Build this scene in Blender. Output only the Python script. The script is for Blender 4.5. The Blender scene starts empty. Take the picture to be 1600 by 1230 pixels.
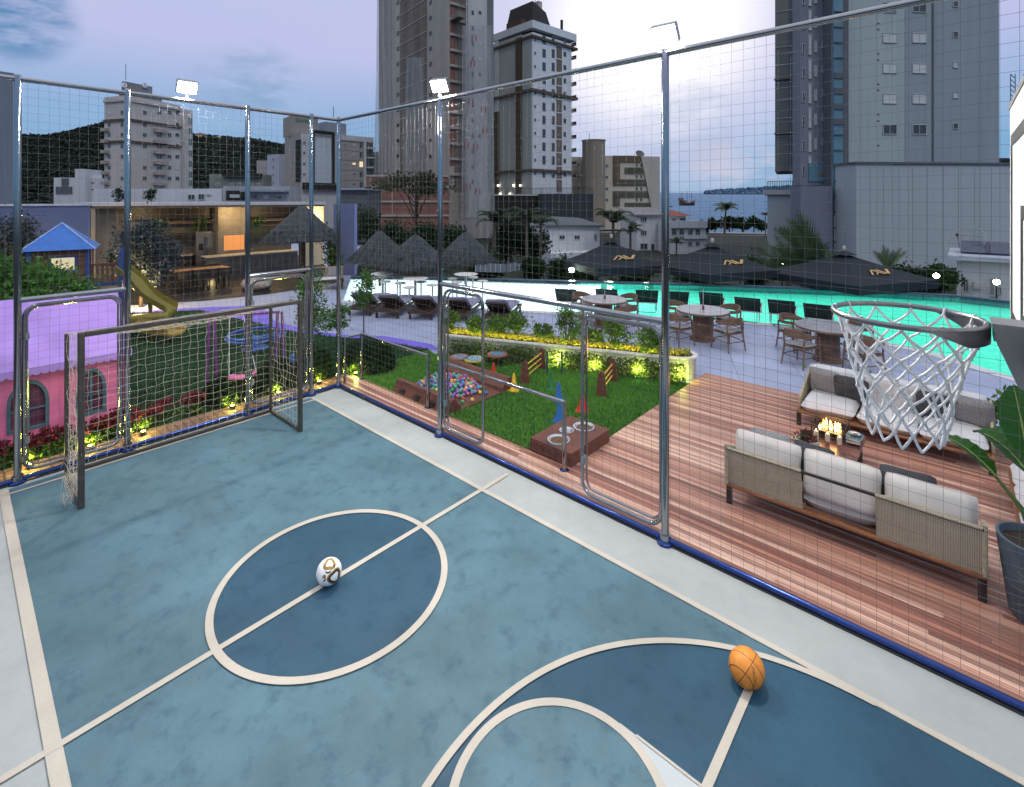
import bpy, math, random
import numpy as np
from mathutils import Vector, Matrix
random.seed(7); RNG = np.random.default_rng(11)
sc = bpy.context.scene
COL = sc.collection
PI = math.pi; R = math.radians
# ------------------------------------------------------------------ survey of the place
# court corner = origin, +X along the long fence, +Y out over the deck, metres
F, CX, HZ, EYE = 787., 800., 313., 3.5
YAW = -0.8425
VX = (-math.sin(YAW), -math.cos(YAW)); VY = (math.cos(YAW), -math.sin(YAW))
OE, ON = -3.24829, 9.43322
def W(e, n, z=0.):
    e -= OE; n -= ON
    return Vector((e*VX[0]+n*VX[1], e*VY[0]+n*VY[1], z))
CAM = W(0, 0, EYE)
def G(px, py, z=0.):
    d = F*(EYE-z)/(py-HZ)
    return W((px-CX)/F*d, d, z)
def D(px, py, d):
    return W((px-CX)/F*d, d, EYE-(py-HZ)*d/F)
def hitX(px, X):
    k = (px-CX)/F; e1 = W(k, 1.)-CAM
    t = (X-CAM.x)/e1.x
    return CAM.y+e1.y*t, t
def hitY(px, Y):
    k = (px-CX)/F; e1 = W(k, 1.)-CAM
    t = (Y-CAM.y)/e1.y
    return CAM.x+e1.x*t, t
def zat(py, d): return EYE-(py-HZ)*d/F
ANG = math.atan2(VY[0], VX[0])
# ------------------------------------------------------------------ materials
MATS = {}
def newmat(name):
    m = bpy.data.materials.new(name); m.use_nodes = True
    nt = m.node_tree; b = nt.nodes['Principled BSDF']
    return m, nt, b
def N(nt, t, **kw):
    n = nt.nodes.new(t)
    for k, v in kw.items():
        if k in n.inputs: n.inputs[k].default_value = v
        else: setattr(n, k, v)
    return n
def L(nt, a, b): nt.links.new(a, b)
def rgb(c): return (c[0], c[1], c[2], 1.)
def srgb(r, g, b):
    f = lambda c: (c/255/12.92) if c/255 <= .04045 else ((c/255+.055)/1.055)**2.4
    return (f(r), f(g), f(b))
def ramp(nt, fac, stops):
    r = nt.nodes.new('ShaderNodeValToRGB'); e = r.color_ramp.elements
    while len(e) < len(stops): e.new(.5)
    for el, (p, c) in zip(e, stops): el.position = p; el.color = rgb(c)
    L(nt, fac, r.inputs[0]); return r.outputs[0]
def mixc(nt, f, a, b, mode='MIX'):
    m = nt.nodes.new('ShaderNodeMix'); m.data_type = 'RGBA'; m.blend_type = mode
    for s, v in ((0, f), (6, a), (7, b)):
        if hasattr(v, 'links') or isinstance(v, bpy.types.NodeSocket): L(nt, v, m.inputs[s])
        else: m.inputs[s].default_value = v if s == 0 else rgb(v)
    return m.outputs[2]
def mth(nt, op, a, b=None, c=None):
    m = nt.nodes.new('ShaderNodeMath'); m.operation = op
    for i, v in enumerate((a, b, c)):
        if v is None: continue
        if isinstance(v, bpy.types.NodeSocket): L(nt, v, m.inputs[i])
        else: m.inputs[i].default_value = v
    return m.outputs[0]
def coords(nt, kind='Object', scale=(1, 1, 1)):
    t = nt.nodes.new('ShaderNodeTexCoord'); mp = nt.nodes.new('ShaderNodeMapping')
    L(nt, t.outputs[kind], mp.inputs[0]); mp.inputs['Scale'].default_value = scale
    return mp.outputs[0]
def noise(nt, vec, scale, detail=4, rough=.55):
    n = nt.nodes.new('ShaderNodeTexNoise'); L(nt, vec, n.inputs['Vector'])
    n.inputs['Scale'].default_value = scale; n.inputs['Detail'].default_value = detail; n.inputs['Roughness'].default_value = rough
    return n.outputs['Fac']
def bump(nt, b, h, s, dist=.01):
    bp = nt.nodes.new('ShaderNodeBump'); bp.inputs['Strength'].default_value = s; bp.inputs['Distance'].default_value = dist
    L(nt, h, bp.inputs['Height']); L(nt, bp.outputs[0], b.inputs['Normal'])
def M(name, c, rough=.6, metal=0., var=.18, scale=6., bmp=0., bscale=40., stretch=(1, 1, 1), spec=.4, rand=0., emit=None, es=0., fine=0.):
    """painted / plain surface with uneven tone"""
    if name in MATS: return MATS[name]
    m, nt, b = newmat(name)
    v = coords(nt, 'Object', stretch)
    n1 = noise(nt, v, scale)
    lo = tuple(x*(1-var) for x in c); hi = tuple(min(1, x*(1+var)) for x in c)
    col = ramp(nt, n1, [(.3, lo), (.7, hi)])
    if fine:
        n2 = noise(nt, v, scale*9, 3)
        col = mixc(nt, 1., col, ramp(nt, n2, [(.3, (1-fine,)*3), (.7, (1+fine*.3,)*3)]), 'MULTIPLY')
    if rand:
        oi = nt.nodes.new('ShaderNodeObjectInfo')
        k = ramp(nt, oi.outputs['Random'], [(0, (1-rand,)*3), (1, (1+rand,)*3)])
        col = mixc(nt, 1., col, k, 'MULTIPLY')
    L(nt, col, b.inputs['Base Color'])
    b.inputs['Roughness'].default_value = rough; b.inputs['Metallic'].default_value = metal
    b.inputs['Specular IOR Level'].default_value = spec
    if bmp: bump(nt, b, noise(nt, v, bscale, 3), bmp)
    if emit: b.inputs['Emission Color'].default_value = rgb(emit); b.inputs['Emission Strength'].default_value = es
    MATS[name] = m; return m
def EM(name, c, s):
    if name in MATS: return MATS[name]
    m, nt, b = newmat(name); b.inputs['Base Color'].default_value = rgb(tuple(x*.35 for x in c))
    b.inputs['Emission Color'].default_value = rgb(c); b.inputs['Emission Strength'].default_value = s
    MATS[name] = m; return m
def leafmat(name, c1, c2, trans=.35, rough=.5):
    if name in MATS: return MATS[name]
    m, nt, b = newmat(name)
    g = nt.nodes.new('ShaderNodeNewGeometry')
    w = nt.nodes.new('ShaderNodeTexWhiteNoise'); w.noise_dimensions = '1D'
    L(nt, g.outputs['Random Per Island'], w.inputs['W'])
    col = ramp(nt, w.outputs['Value'], [(0, c1), (1, c2)])
    L(nt, col, b.inputs['Base Color']); b.inputs['Roughness'].default_value = rough
    b.inputs['Specular IOR Level'].default_value = .25
    tr = nt.nodes.new('ShaderNodeBsdfTranslucent'); L(nt, col, tr.inputs[0])
    mx = nt.nodes.new('ShaderNodeMixShader'); mx.inputs[0].default_value = trans
    L(nt, b.outputs[0], mx.inputs[1]); L(nt, tr.outputs[0], mx.inputs[2])
    L(nt, mx.outputs[0], nt.nodes['Material Output'].inputs[0])
    MATS[name] = m; return m
# ------------------------------------------------------------------ mesh collector
class MB:
    def __init__(s): s.v = []; s.f = []; s.m = []
    def add(s, vs, fs, m=0):
        o = len(s.v); s.v += [tuple(p) for p in vs]
        for q in fs: s.f.append(tuple(i+o for i in q)); s.m.append(m)
        return s
    def box(s, c, d, m=0, rz=0., rx=0., ry=0.):
        x, y, z = d[0]/2, d[1]/2, d[2]/2
        ps = [Vector((a*x, b*y, e*z)) for e in (-1, 1) for b in (-1, 1) for a in (-1, 1)]
        if rz or rx or ry:
            q = Matrix.Rotation(rz, 3, 'Z') @ Matrix.Rotation(ry, 3, 'Y') @ Matrix.Rotation(rx, 3, 'X')
            ps = [q @ p for p in ps]
        c = Vector(c)
        return s.add([p+c for p in ps], [(0, 2, 3, 1), (4, 5, 7, 6), (0, 1, 5, 4), (2, 6, 7, 3), (0, 4, 6, 2), (1, 3, 7, 5)], m)
    def b2(s, a, b, m=0):
        return s.box([(a[i]+b[i])/2 for i in range(3)], [abs(b[i]-a[i]) for i in range(3)], m)
    def tube(s, pts, r, n=8, m=0, closed=False, cap=True, sx=1.):
        pts = [Vector(p) for p in pts]; k = len(pts)
        rs = r if isinstance(r, (list, tuple)) else [r]*k
        tang = []
        for i in range(k):
            a = pts[i-1] if (i > 0 or closed) else pts[i]; b = pts[(i+1) % k] if (i < k-1 or closed) else pts[i]
            t = (b-a); tang.append(t.normalized() if t.length > 1e-9 else Vector((0, 0, 1)))
        u = tang[0].cross(Vector((0, 0, 1)))
        if u.length < .05: u = tang[0].cross(Vector((0, 1, 0)))
        u.normalize(); vs = []
        for i in range(k):
            u = (u - tang[i]*u.dot(tang[i]))
            if u.length < 1e-6: u = tang[i].orthogonal()
            u.normalize(); w = tang[i].cross(u)
            for j in range(n):
                a = 2*PI*(j+.5)/n
                vs.append(pts[i]+(u*math.cos(a)*sx+w*math.sin(a))*rs[i])
        fs = []
        for i in range(k if closed else k-1):
            for j in range(n):
                p, q = i*n+j, i*n+(j+1) % n
                p2, q2 = ((i+1) % k)*n+j, ((i+1) % k)*n+(j+1) % n
                fs.append((p, q, q2, p2))
        if cap and not closed: fs += [tuple(range(n-1, -1, -1)), tuple((k-1)*n+j for j in range(n))]
        return s.add(vs, fs, m)
    def lathe(s, prof, c=(0, 0, 0), n=24, m=0, ex=1., ey=1.):
        vs = []; fs = []
        for r, z in prof:
            for j in range(n):
                a = 2*PI*j/n; vs.append((c[0]+r*math.cos(a)*ex, c[1]+r*math.sin(a)*ey, c[2]+z))
        for i in range(len(prof)-1):
            for j in range(n):
                fs.append((i*n+j, i*n+(j+1) % n, (i+1)*n+(j+1) % n, (i+1)*n+j))
        if prof[0][0] > 1e-6: fs.append(tuple(range(n-1, -1, -1)))
        if prof[-1][0] > 1e-6: fs.append(tuple((len(prof)-1)*n+j for j in range(n)))
        return s.add(vs, fs, m)
    def prism(s, poly, z0, z1, m=0):
        k = len(poly); a = sum(poly[i][0]*poly[(i+1) % k][1]-poly[(i+1) % k][0]*poly[i][1] for i in range(k))
        if a < 0: poly = poly[::-1]
        vs = [(p[0], p[1], z0) for p in poly]+[(p[0], p[1], z1) for p in poly]
        fs = [tuple(range(k-1, -1, -1)), tuple(range(k, 2*k))]+[(i, (i+1) % k, k+(i+1) % k, k+i) for i in range(k)]
        return s.add(vs, fs, m)
    def sheet(s, poly, z=0., m=0):
        k = len(poly); a = sum(poly[i][0]*poly[(i+1) % k][1]-poly[(i+1) % k][0]*poly[i][1] for i in range(k))
        if a < 0: poly = poly[::-1]
        return s.add([(p[0], p[1], p[2] if len(p) > 2 else z) for p in poly], [tuple(range(k))], m)
    def ring(s, c, r0, r1, z, a0=0, a1=2*PI, n=64, m=0):
        vs = []; fs = []
        for i in range(n+1):
            a = a0+(a1-a0)*i/n
            vs += [(c[0]+r0*math.cos(a), c[1]+r0*math.sin(a), z), (c[0]+r1*math.cos(a), c[1]+r1*math.sin(a), z)]
        for i in range(n): fs.append((2*i, 2*i+1, 2*i+3, 2*i+2))
        return s.add(vs, fs, m)
    def build(s, name, mats, parent=None, loc=None, smooth=None, bevel=0., world=False, seg=2):
        me = bpy.data.meshes.new(name)
        off = Vector((0, 0, 0))
        if loc is not None and world: off = Vector(loc)
        if parent is not None and world:
            p = parent
            while p.parent: p = p.parent
            off = p.location.copy()
        vs = s.v if off.length == 0 else [(a-off.x, b-off.y, c-off.z) for a, b, c in s.v]
        me.from_pydata(vs, [], s.f)
        if not isinstance(mats, (list, tuple)): mats = [mats]
        for m in mats: me.materials.append(m)
        me.polygons.foreach_set('material_index', s.m)
        if smooth is not None:
            me.polygons.foreach_set('use_smooth', [True]*len(me.polygons))
            me.set_sharp_from_angle(angle=R(smooth))
        me.update()
        return link(name, me, parent, loc, bevel, seg)
def link(name, me, parent=None, loc=None, bevel=0., seg=2):
    o = bpy.data.objects.new(name, me); COL.objects.link(o)
    if loc is not None: o.location = loc
    if parent is not None: o.parent = parent
    if bevel:
        b = o.modifiers.new('bevel', 'BEVEL'); b.width = bevel; b.segments = seg; b.limit_method = 'ANGLE'; b.angle_limit = R(40)
        b.harden_normals = False
    return o
def thing(name, label, cat, loc=(0, 0, 0), rz=0., group=None):
    o = bpy.data.objects.new(name, None); COL.objects.link(o); o.empty_display_size = .1
    o.location = loc; o.rotation_euler = (0, 0, rz)
    return tag(o, label, cat, group)
def tag(o, label=None, cat=None, group=None, kind=None):
    if label: o['label'] = label
    if cat: o['category'] = cat
    if group: o['group'] = group
    if kind: o['kind'] = kind
    return o
def struct(name, mb, mats, smooth=None): return tag(mb.build(name, mats, smooth=smooth), kind='structure')
KIDS = {}
def dup(root, loc, rz=0., label=None, scale=None):
    r = root.copy(); COL.objects.link(r); r.location = loc; r.rotation_euler = (0, 0, rz)
    if label: r['label'] = label
    if scale: r.scale = (scale,)*3
    for ch in list(root.children):
        if ch.type == 'LIGHT': continue
        c = ch.copy(); COL.objects.link(c); c.parent = r
        for g in ch.children:
            d = g.copy(); COL.objects.link(d); d.parent = c
    return r
def quads(name, V, mats, parent=None, mi=None, loc=None, nv=4):
    """numpy (n,nv,3) array of loose faces -> one mesh"""
    n = len(V); me = bpy.data.meshes.new(name)
    me.vertices.add(n*nv); me.vertices.foreach_set('co', V.reshape(-1).astype(np.float32))
    me.loops.add(n*nv); me.loops.foreach_set('vertex_index', np.arange(n*nv, dtype=np.int32))
    me.polygons.add(n); me.polygons.foreach_set('loop_start', np.arange(0, n*nv, nv, dtype=np.int32))
    for m in (mats if isinstance(mats, (list, tuple)) else [mats]): me.materials.append(m)
    if mi is not None: me.polygons.foreach_set('material_index', np.asarray(mi, np.int32))
    me.update(calc_edges=True); me.validate()
    return link(name, me, parent, loc)
def unit(a): return a/np.maximum(np.linalg.norm(a, axis=-1, keepdims=True), 1e-9)
def leafquads(P, size, aspect=.5, up=.3, sv=.4, outward=None):
    n = len(P); d = unit(RNG.normal(size=(n, 3)))
    if outward is not None: d = unit(d*.8+outward)
    d[:, 2] += up; d = unit(d)
    t = unit(np.cross(d, RNG.normal(size=(n, 3))))
    L_ = size*(1+sv*(RNG.random((n, 1))*2-1)); w = L_*aspect
    return np.stack([P-d*L_*.5, P+t*w*.5, P+d*L_*.5, P-t*w*.5], 1)
def clumps(n, c, r, k=14, spread=.28, hollow=.55):
    """points gathered in k uneven clumps through an ellipsoid"""
    c = np.array(c, float); r = np.array(r, float)
    cc = unit(RNG.normal(size=(k, 3)))*(hollow+(1-hollow)*RNG.random((k, 1)))
    w = RNG.random(k)+.3; w /= w.sum(); i = RNG.choice(k, n, p=w)
    s = spread*(.6+.8*RNG.random(k))
    p = cc[i]*.8+RNG.normal(size=(n, 3))*s[i][:, None]*.75
    return c+p*r, p
def foliage(name, parent, n, c, r, size, mats, k=14, spread=.28, aspect=.5, up=.3, zmin=None, hollow=.55):
    P, o = clumps(n, c, r, k, spread, hollow)
    if zmin is not None: P[:, 2] = np.maximum(P[:, 2], zmin+RNG.random(n)*size*.5)
    V = leafquads(P, size, aspect, up, outward=unit(o)*.5)
    mats = mats if isinstance(mats, (list, tuple)) else [mats]
    return quads(name, V, mats, parent, RNG.integers(0, len(mats), n))
def lamp(kind, name, loc, power, color, parent=None, size=.05, aim=None, spot=60, blend=.5):
    l = bpy.data.lights.new(name, kind); l.energy = power; l.color = color
    if kind in ('POINT', 'SPOT'): l.shadow_soft_size = size
    if kind == 'AREA': l.size = size
    if kind == 'SPOT': l.spot_size = R(spot); l.spot_blend = blend
    o = bpy.data.objects.new(name, l); COL.objects.link(o); o.location = loc
    if aim is not None:
        o.rotation_euler = (Vector(aim)-Vector(loc)).to_track_quat('-Z', 'Y').to_euler()
    if parent is not None:
        o.parent = parent; o.location = Vector(loc)-parent.location
    return o
def textmesh(name, s, size, m, parent, mat4, extrude=.002, align='CENTER'):
    cu = bpy.data.curves.new(name, 'FONT'); cu.body = s; cu.size = size; cu.align_x = align; cu.align_y = 'CENTER'; cu.extrude = extrude
    tmp = bpy.data.objects.new(name, cu); COL.objects.link(tmp)
    dg = bpy.context.evaluated_depsgraph_get()
    me = bpy.data.meshes.new_from_object(tmp.evaluated_get(dg)); bpy.data.objects.remove(tmp)
    me.transform(mat4); me.materials.clear(); me.materials.append(m); me.name = name
    return link(name, me, parent)
# ------------------------------------------------------------------ camera, sky, sun
cam = bpy.data.cameras.new('camera'); co = bpy.data.objects.new('camera', cam); COL.objects.link(co)
cam.sensor_fit = 'HORIZONTAL'; cam.sensor_width = 36; cam.lens = 36*F/1600; cam.shift_y = -(615-HZ)/1600
cam.clip_start = .05; cam.clip_end = 20000
co.location = CAM; co.rotation_euler = (R(90), 0, ANG)
sc.camera = co
sc.render.engine = 'CYCLES'
sc.cycles.use_denoising = True; sc.cycles.max_bounces = 7; sc.cycles.diffuse_bounces = 3; sc.cycles.glossy_bounces = 3
sc.cycles.transparent_max_bounces = 16; sc.cycles.sample_clamp_indirect = 4; sc.cycles.caustics_reflective = False; sc.cycles.caustics_refractive = False
sc.view_settings.view_transform = 'Standard'; sc.view_settings.look = 'None'; sc.view_settings.exposure = 0; sc.view_settings.gamma = 1
def pdir(px, py):
    return (D(px, py, 100.)-CAM).normalized()
w = bpy.data.worlds.new('World'); sc.world = w; w.use_nodes = True
nt = w.node_tree; bg = nt.nodes['Background']
tc = nt.nodes.new('ShaderNodeTexCoord'); vec = tc.outputs['Generated']
sep = nt.nodes.new('ShaderNodeSeparateXYZ'); L(nt, vec, sep.inputs[0])
skyc = ramp(nt, sep.outputs['Z'], [(0., srgb(120, 168, 202)), (.06, srgb(124, 172, 210)), (.15, srgb(146, 180, 220)), (.26, srgb(190, 195, 234)), (.42, srgb(190, 199, 233)), (.62, (.80, .86, 1.0)), (1., (1., 1., 1.))])
def spot(px, py, deg0, deg1):
    d = pdir(px, py); vm = nt.nodes.new('ShaderNodeVectorMath'); vm.operation = 'DOT_PRODUCT'
    L(nt, vec, vm.inputs[0]); vm.inputs[1].default_value = d
    mr = nt.nodes.new('ShaderNodeMapRange'); mr.interpolation_type = 'SMOOTHERSTEP'
    L(nt, vm.outputs['Value'], mr.inputs[0]); mr.inputs[1].default_value = math.cos(R(deg1)); mr.inputs[2].default_value = math.cos(R(deg0))
    return mr.outputs[0]
vmap = nt.nodes.new('ShaderNodeMapping'); L(nt, vec, vmap.inputs[0]); vmap.inputs['Scale'].default_value = (1, 1, 3.2)
cn = noise(nt, vmap.outputs[0], 3.1, 8, .58)
cn2 = noise(nt, vmap.outputs[0], 9.0, 8, .6)
# broad pale veil, with the right floodlamp's white glare painted into the sky colour
veil = ramp(nt, cn, [(.45, (0, 0, 0)), (.75, (.16, .16, .16))])
skyc = mixc(nt, veil, skyc, srgb(206, 206, 234))
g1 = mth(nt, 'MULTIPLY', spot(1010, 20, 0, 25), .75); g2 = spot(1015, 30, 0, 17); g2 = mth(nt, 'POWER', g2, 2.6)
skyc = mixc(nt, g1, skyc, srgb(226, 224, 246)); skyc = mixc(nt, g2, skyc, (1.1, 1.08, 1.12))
def cloud(px, py, r0, r1, lo, hi, col, amt, src):
    global skyc
    s = spot(px, py, r0, r1)
    f = mth(nt, 'MULTIPLY', s, ramp(nt, src, [(lo, (0, 0, 0)), (hi, (1, 1, 1))]))
    skyc = mixc(nt, mth(nt, 'MULTIPLY', f, amt), skyc, col)
cloud(25, 22, 1.2, 4.6, .30, .52, srgb(92, 140, 186), .95, cn2)
cloud(400, 160, .5, 7, .45, .62, srgb(140, 170, 206), .8, cn2)
cloud(560, 215, .5, 5, .42, .6, srgb(150, 178, 212), .7, cn2)
cloud(1115, 255, .3, 3.2, .36, .52, srgb(206, 206, 226), .95, cn2)
cloud(1180, 268, .3, 3.6, .40, .52, srgb(196, 202, 226), .9, cn2)
cloud(1080, 205, 1, 7, .42, .58, srgb(178, 190, 220), .5, cn2)
# unseen upper dome set brighter than the visible sky to light the ground
up = nt.nodes.new('ShaderNodeMapRange'); up.interpolation_type = 'SMOOTHSTEP'; L(nt, sep.outputs['Z'], up.inputs[0]); up.inputs[1].default_value = .42; up.inputs[2].default_value = .75; up.inputs[3].default_value = 1.; up.inputs[4].default_value = 1.0
skyc = mixc(nt, 1., skyc, (1, 1, 1), 'MULTIPLY')
vs_ = nt.nodes.new('ShaderNodeVectorMath'); vs_.operation = 'SCALE'; L(nt, skyc, vs_.inputs[0]); L(nt, up.outputs[0], vs_.inputs['Scale']); skyc = vs_.outputs[0]
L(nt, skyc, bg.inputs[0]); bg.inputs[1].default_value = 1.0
sun = bpy.data.lights.new('sun', 'SUN'); sun.energy = .6; sun.angle = R(9); sun.color = (1, .95, .88)
so = bpy.data.objects.new('sun', sun); COL.objects.link(so)
sd = Vector((-.85, .43, -1.25)); so.rotation_euler = sd.to_track_quat('-Z', 'Y').to_euler(); so.location = (20, -10, 30)
# ------------------------------------------------------------------ court surface
def courtmat(name, c, dark, amt=.5):
    m, nt, b = newmat(name); v = coords(nt, 'Object')
    n1 = noise(nt, v, 1.1, 6, .62); n2 = noise(nt, v, 5., 6, .65); n3 = noise(nt, v, 34., 5, .7)
    col = ramp(nt, n1, [(.32, tuple(x*(1-.22*amt) for x in c)), (.55, c), (.75, tuple(min(1, x*(1+.22*amt)) for x in c))])
    col = mixc(nt, ramp(nt, n2, [(.52, (0, 0, 0)), (.72, (amt*.7,)*3)]), col, dark)
    col = mixc(nt, ramp(nt, n3, [(.62, (0, 0, 0)), (.75, (amt*.55,)*3)]), col, dark)
    v2 = coords(nt, 'Object', (1.2, 4.5, 1)); n4 = noise(nt, v2, 7, 5, .7)
    col = mixc(nt, ramp(nt, n4, [(.66, (0, 0, 0)), (.74, (amt*.4,)*3)]), col, tuple(min(1, x*1.5) for x in c))
    sc1 = noise(nt, coords(nt, 'Object', (9, 1.3, 1)), 3.5, 4, .6); sc2 = noise(nt, coords(nt, 'Object', (1.1, 8, 1)), 4.1, 4, .6)
    for s_ in (sc1, sc2): col = mixc(nt, ramp(nt, s_, [(.665, (0, 0, 0)), (.74, (amt*.65,)*3)]), col, dark)
    n5 = noise(nt, v, 150, 3, .7); col = mixc(nt, 1., col, ramp(nt, n5, [(.3, (.90,)*3), (.7, (1.06,)*3)]), 'MULTIPLY')
    L(nt, col, b.inputs['Base Color'])
    L(nt, ramp(nt, n2, [(.3, (.45,)*3), (.7, (.68,)*3)]), b.inputs['Roughness'])
    b.inputs['Specular IOR Level'].default_value = .22
    bump(nt, b, n3, .12, .004); MATS[name] = m; return m
m_conc = courtmat('court concrete', (.335, .36, .365), (.27, .305, .32), .6)
m_lblue = courtmat('light blue court paint', (.076, .150, .192), (.036, .082, .118), 1.1)
m_dblue = courtmat('deep blue court paint', (.023, .072, .118), (.013, .045, .080), .9)
m_line = courtmat('cream line paint', (.46, .425, .37), (.38, .36, .32), .6)
XM, YS, YN = 4.385, -4.385, -.605
mb = MB(); mb.b2((-.12, -7.5, -.35), (12.5, .06, 0.)); struct('court_floor', mb, m_conc)
mb = MB(); mb.sheet([(.10, YS), (9.3, YS), (9.3, YN), (.10, YN)], .002); struct('court_surface', mb, m_lblue)
mb = MB()
mb.sheet([(XM+1.0*math.cos(2*PI*i/72), -2.49+1.0*math.sin(2*PI*i/72)) for i in range(72)], .004)
arc = [(8.26+1.96*math.cos(a), -2.57+1.96*math.sin(a)) for a in [PI/2+i*PI/60*1.0 for i in range(61)]]
arc = [(x, max(YS+.001, min(YN-.001, y))) for x, y in arc]
mb.sheet([(9.3, YN-.001)]+arc+[(9.3, YS+.001)], .004)
struct('court_dark_zones', mb, m_dblue)
mb = MB(); mb.sheet([(7.0, -3.25), (7.57, -3.25), (7.57, -1.885), (7.0, -1.885)], .006); struct('court_key', mb, courtmat('grey key paint', (.42, .46, .48), (.36, .42, .45), .3))
mb = MB(); mb.sheet([(6.99+.62*math.cos(2*PI*i/60), -2.55+.62*math.sin(2*PI*i/60)) for i in range(60)], .008); struct('court_free_throw_circle', mb, m_lblue)
mb = MB(); z = .0125; hw = .027
mb.ring((XM, -2.49), .97, 1.03, z, n=96)
mb.ring((8.26, -2.57), 1.95, 2.0, z, PI/2, PI*1.38, n=80)
mb.ring((6.99, -2.55), .60, .655, z, n=80)
mb.sheet([(XM-hw, YS-.9), (XM+hw, YS-.9), (XM+hw, -.12), (XM-hw, -.12)], z-.0015)
mb.sheet([(.12, YS-.085), (9.3, YS-.085), (9.3, YS), (.12, YS)], z-.003)
mb.sheet([(.12, YN), (9.3, YN), (9.3, YN+.055), (.12, YN+.055)], z-.003)
mb.sheet([(.235, YS), (.275, YS), (.275, YN), (.235, YN)], z-.003)
mb.sheet([(7.545, -1.9), (7.6, -1.9), (7.6, -1.0), (7.545, -1.0)], z-.0015)
mb.sheet([(7.12, -1.895), (7.545, -1.895), (7.545, -1.878), (7.12, -1.878)], z-.0015)
struct('court_markings', mb, m_line)
# ------------------------------------------------------------------ fence
m_chrome = M('brushed steel tube', (.34, .35, .37), .12, 1., .06, 14, .04, 60)
m_base = M('sky tinted steel', (.03, .06, .22), .2, .7, .1, 10)  # blue sky reflection painted into the bottom rail and base plate colour
m_net = M('white netting cord', (.13, .13, .14), .7, 0, .1, 20)
m_plate = M('grey zinc plate', (.30, .32, .35), .35, .8, .15, 20)
H = 5.0
def rrect(a0, a1, z0, z1, r, n=7):
    pts = []
    for cx, cz, s in ((a1-r, z1-r, 0), (a0+r, z1-r, 1), (a0+r, z0+r, 2), (a1-r, z0+r, 3)):
        for i in range(n+1):
            a = (s+i/n)*PI/2; pts.append((cx+r*math.cos(a), cz+r*math.sin(a)))
    return pts
def fence(name, label, axis, posts, a0, a1, mids, gates, s):
    """axis 0 runs along X at y=0, axis 1 along Y at x=0; s = outward sign of the small offsets"""
    P = (lambda a, z, o=0.: (a, o*s, z)) if axis == 0 else (lambda a, z, o=0.: (o*s, a, z))
    t = thing(name, label, 'fence', P(posts[0], 0))
    for a in posts:
        mb = MB(); mb.tube([P(a, 0), P(a, .1)], .055, 16); mb.tube([P(a, .1), P(a, H+.04)], .038, 16); mb.lathe([(.038, 0), (.028, .02), (0, .025)], P(a, H+.04), 16)
        p = mb.build('post', m_chrome, t, world=True, smooth=40)
        MB().lathe([(.085, .004), (.085, .03), (.064, .04)], P(a, 0), 20).build('base_plate', m_base, p, world=True, smooth=40)
    MB().tube([P(a0, H), P(a1, H)], .032, 14).build('top_rail', m_chrome, t, world=True, smooth=40)
    MB().tube([P(a0, .05), P(a1, .05)], .027, 14).build('bottom_rail', m_base, t, world=True, smooth=40)
    MB().box(P((a0+a1)/2, .011), ((a1-a0) if axis == 0 else .05, .05 if axis == 0 else (a1-a0), .018)).build('sill', M('dark rubber sill', (.035, .035, .04), .7), t, world=True)
    for b0, b1 in mids:
        MB().tube([P(b0, 2.26), P(b1, 2.26)], .034, 14).build('middle_rail', m_chrome, t, world=True, smooth=40)
    for g0, g1 in gates:
        mb = MB()
        mb.tube([P(x, zz, .03) for x, zz in rrect(g0, g1, .12, 2.18, .14)], .021, 10, closed=True)
        g = mb.build('gate', m_chrome, t, world=True, smooth=40)
        mb = MB(); mb.tube([P(x, zz, .075) for x, zz in rrect(g0+.03, g1-.03, .15, 2.15, .12)], .013, 8, closed=True); mb.build('stop_bar', m_chrome, g, world=True, smooth=40)
        for zz in (.5, 1.8): MB().tube([P(g0+.02, zz-.04, .03), P(g0+.02, zz+.04, .03)], .033, 10).build('hinge', m_plate, g, world=True)
    mb = MB(); th = .00135
    n = int(round((a1-a0)/.1))
    for i in range(n+1):
        a = a0+(a1-a0)*i/n+RNG.normal()*.003
        mb.tube([P(a, .09, .006), P(a+RNG.normal()*.004, 2.5, .006+RNG.normal()*.006), P(a, H-.03, .006)], th, 4, cap=False)
    for j in range(1, 49):
        z = .09+j*.1; k = 10
        mb.tube([P(a0+(a1-a0)*i/k, z-.008*math.sin(PI*((i*1.)%2)/2), .004) for i in range(k+1)], th, 4, cap=False)
    mb.build('netting', m_net, t, world=True)
    return t
fA = fence('court_fence', 'tall steel and netting fence between court and pool deck', 0, [0, 2.92, 6.45, 9.98], 0, 12., [(2.92, 6.45)], [(2.98, 3.79), (5.42, 6.39)], 1)
fB = fence('court_fence', 'tall steel and netting fence behind the small goal', 1, [-.53, -1.61, -3.2, -4.3, -5.4], -7., -.03, [(-1.61, -.53), (-4.3, -3.2)], [(-1.55, -.59), (-4.24, -3.26)], -1)
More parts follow.
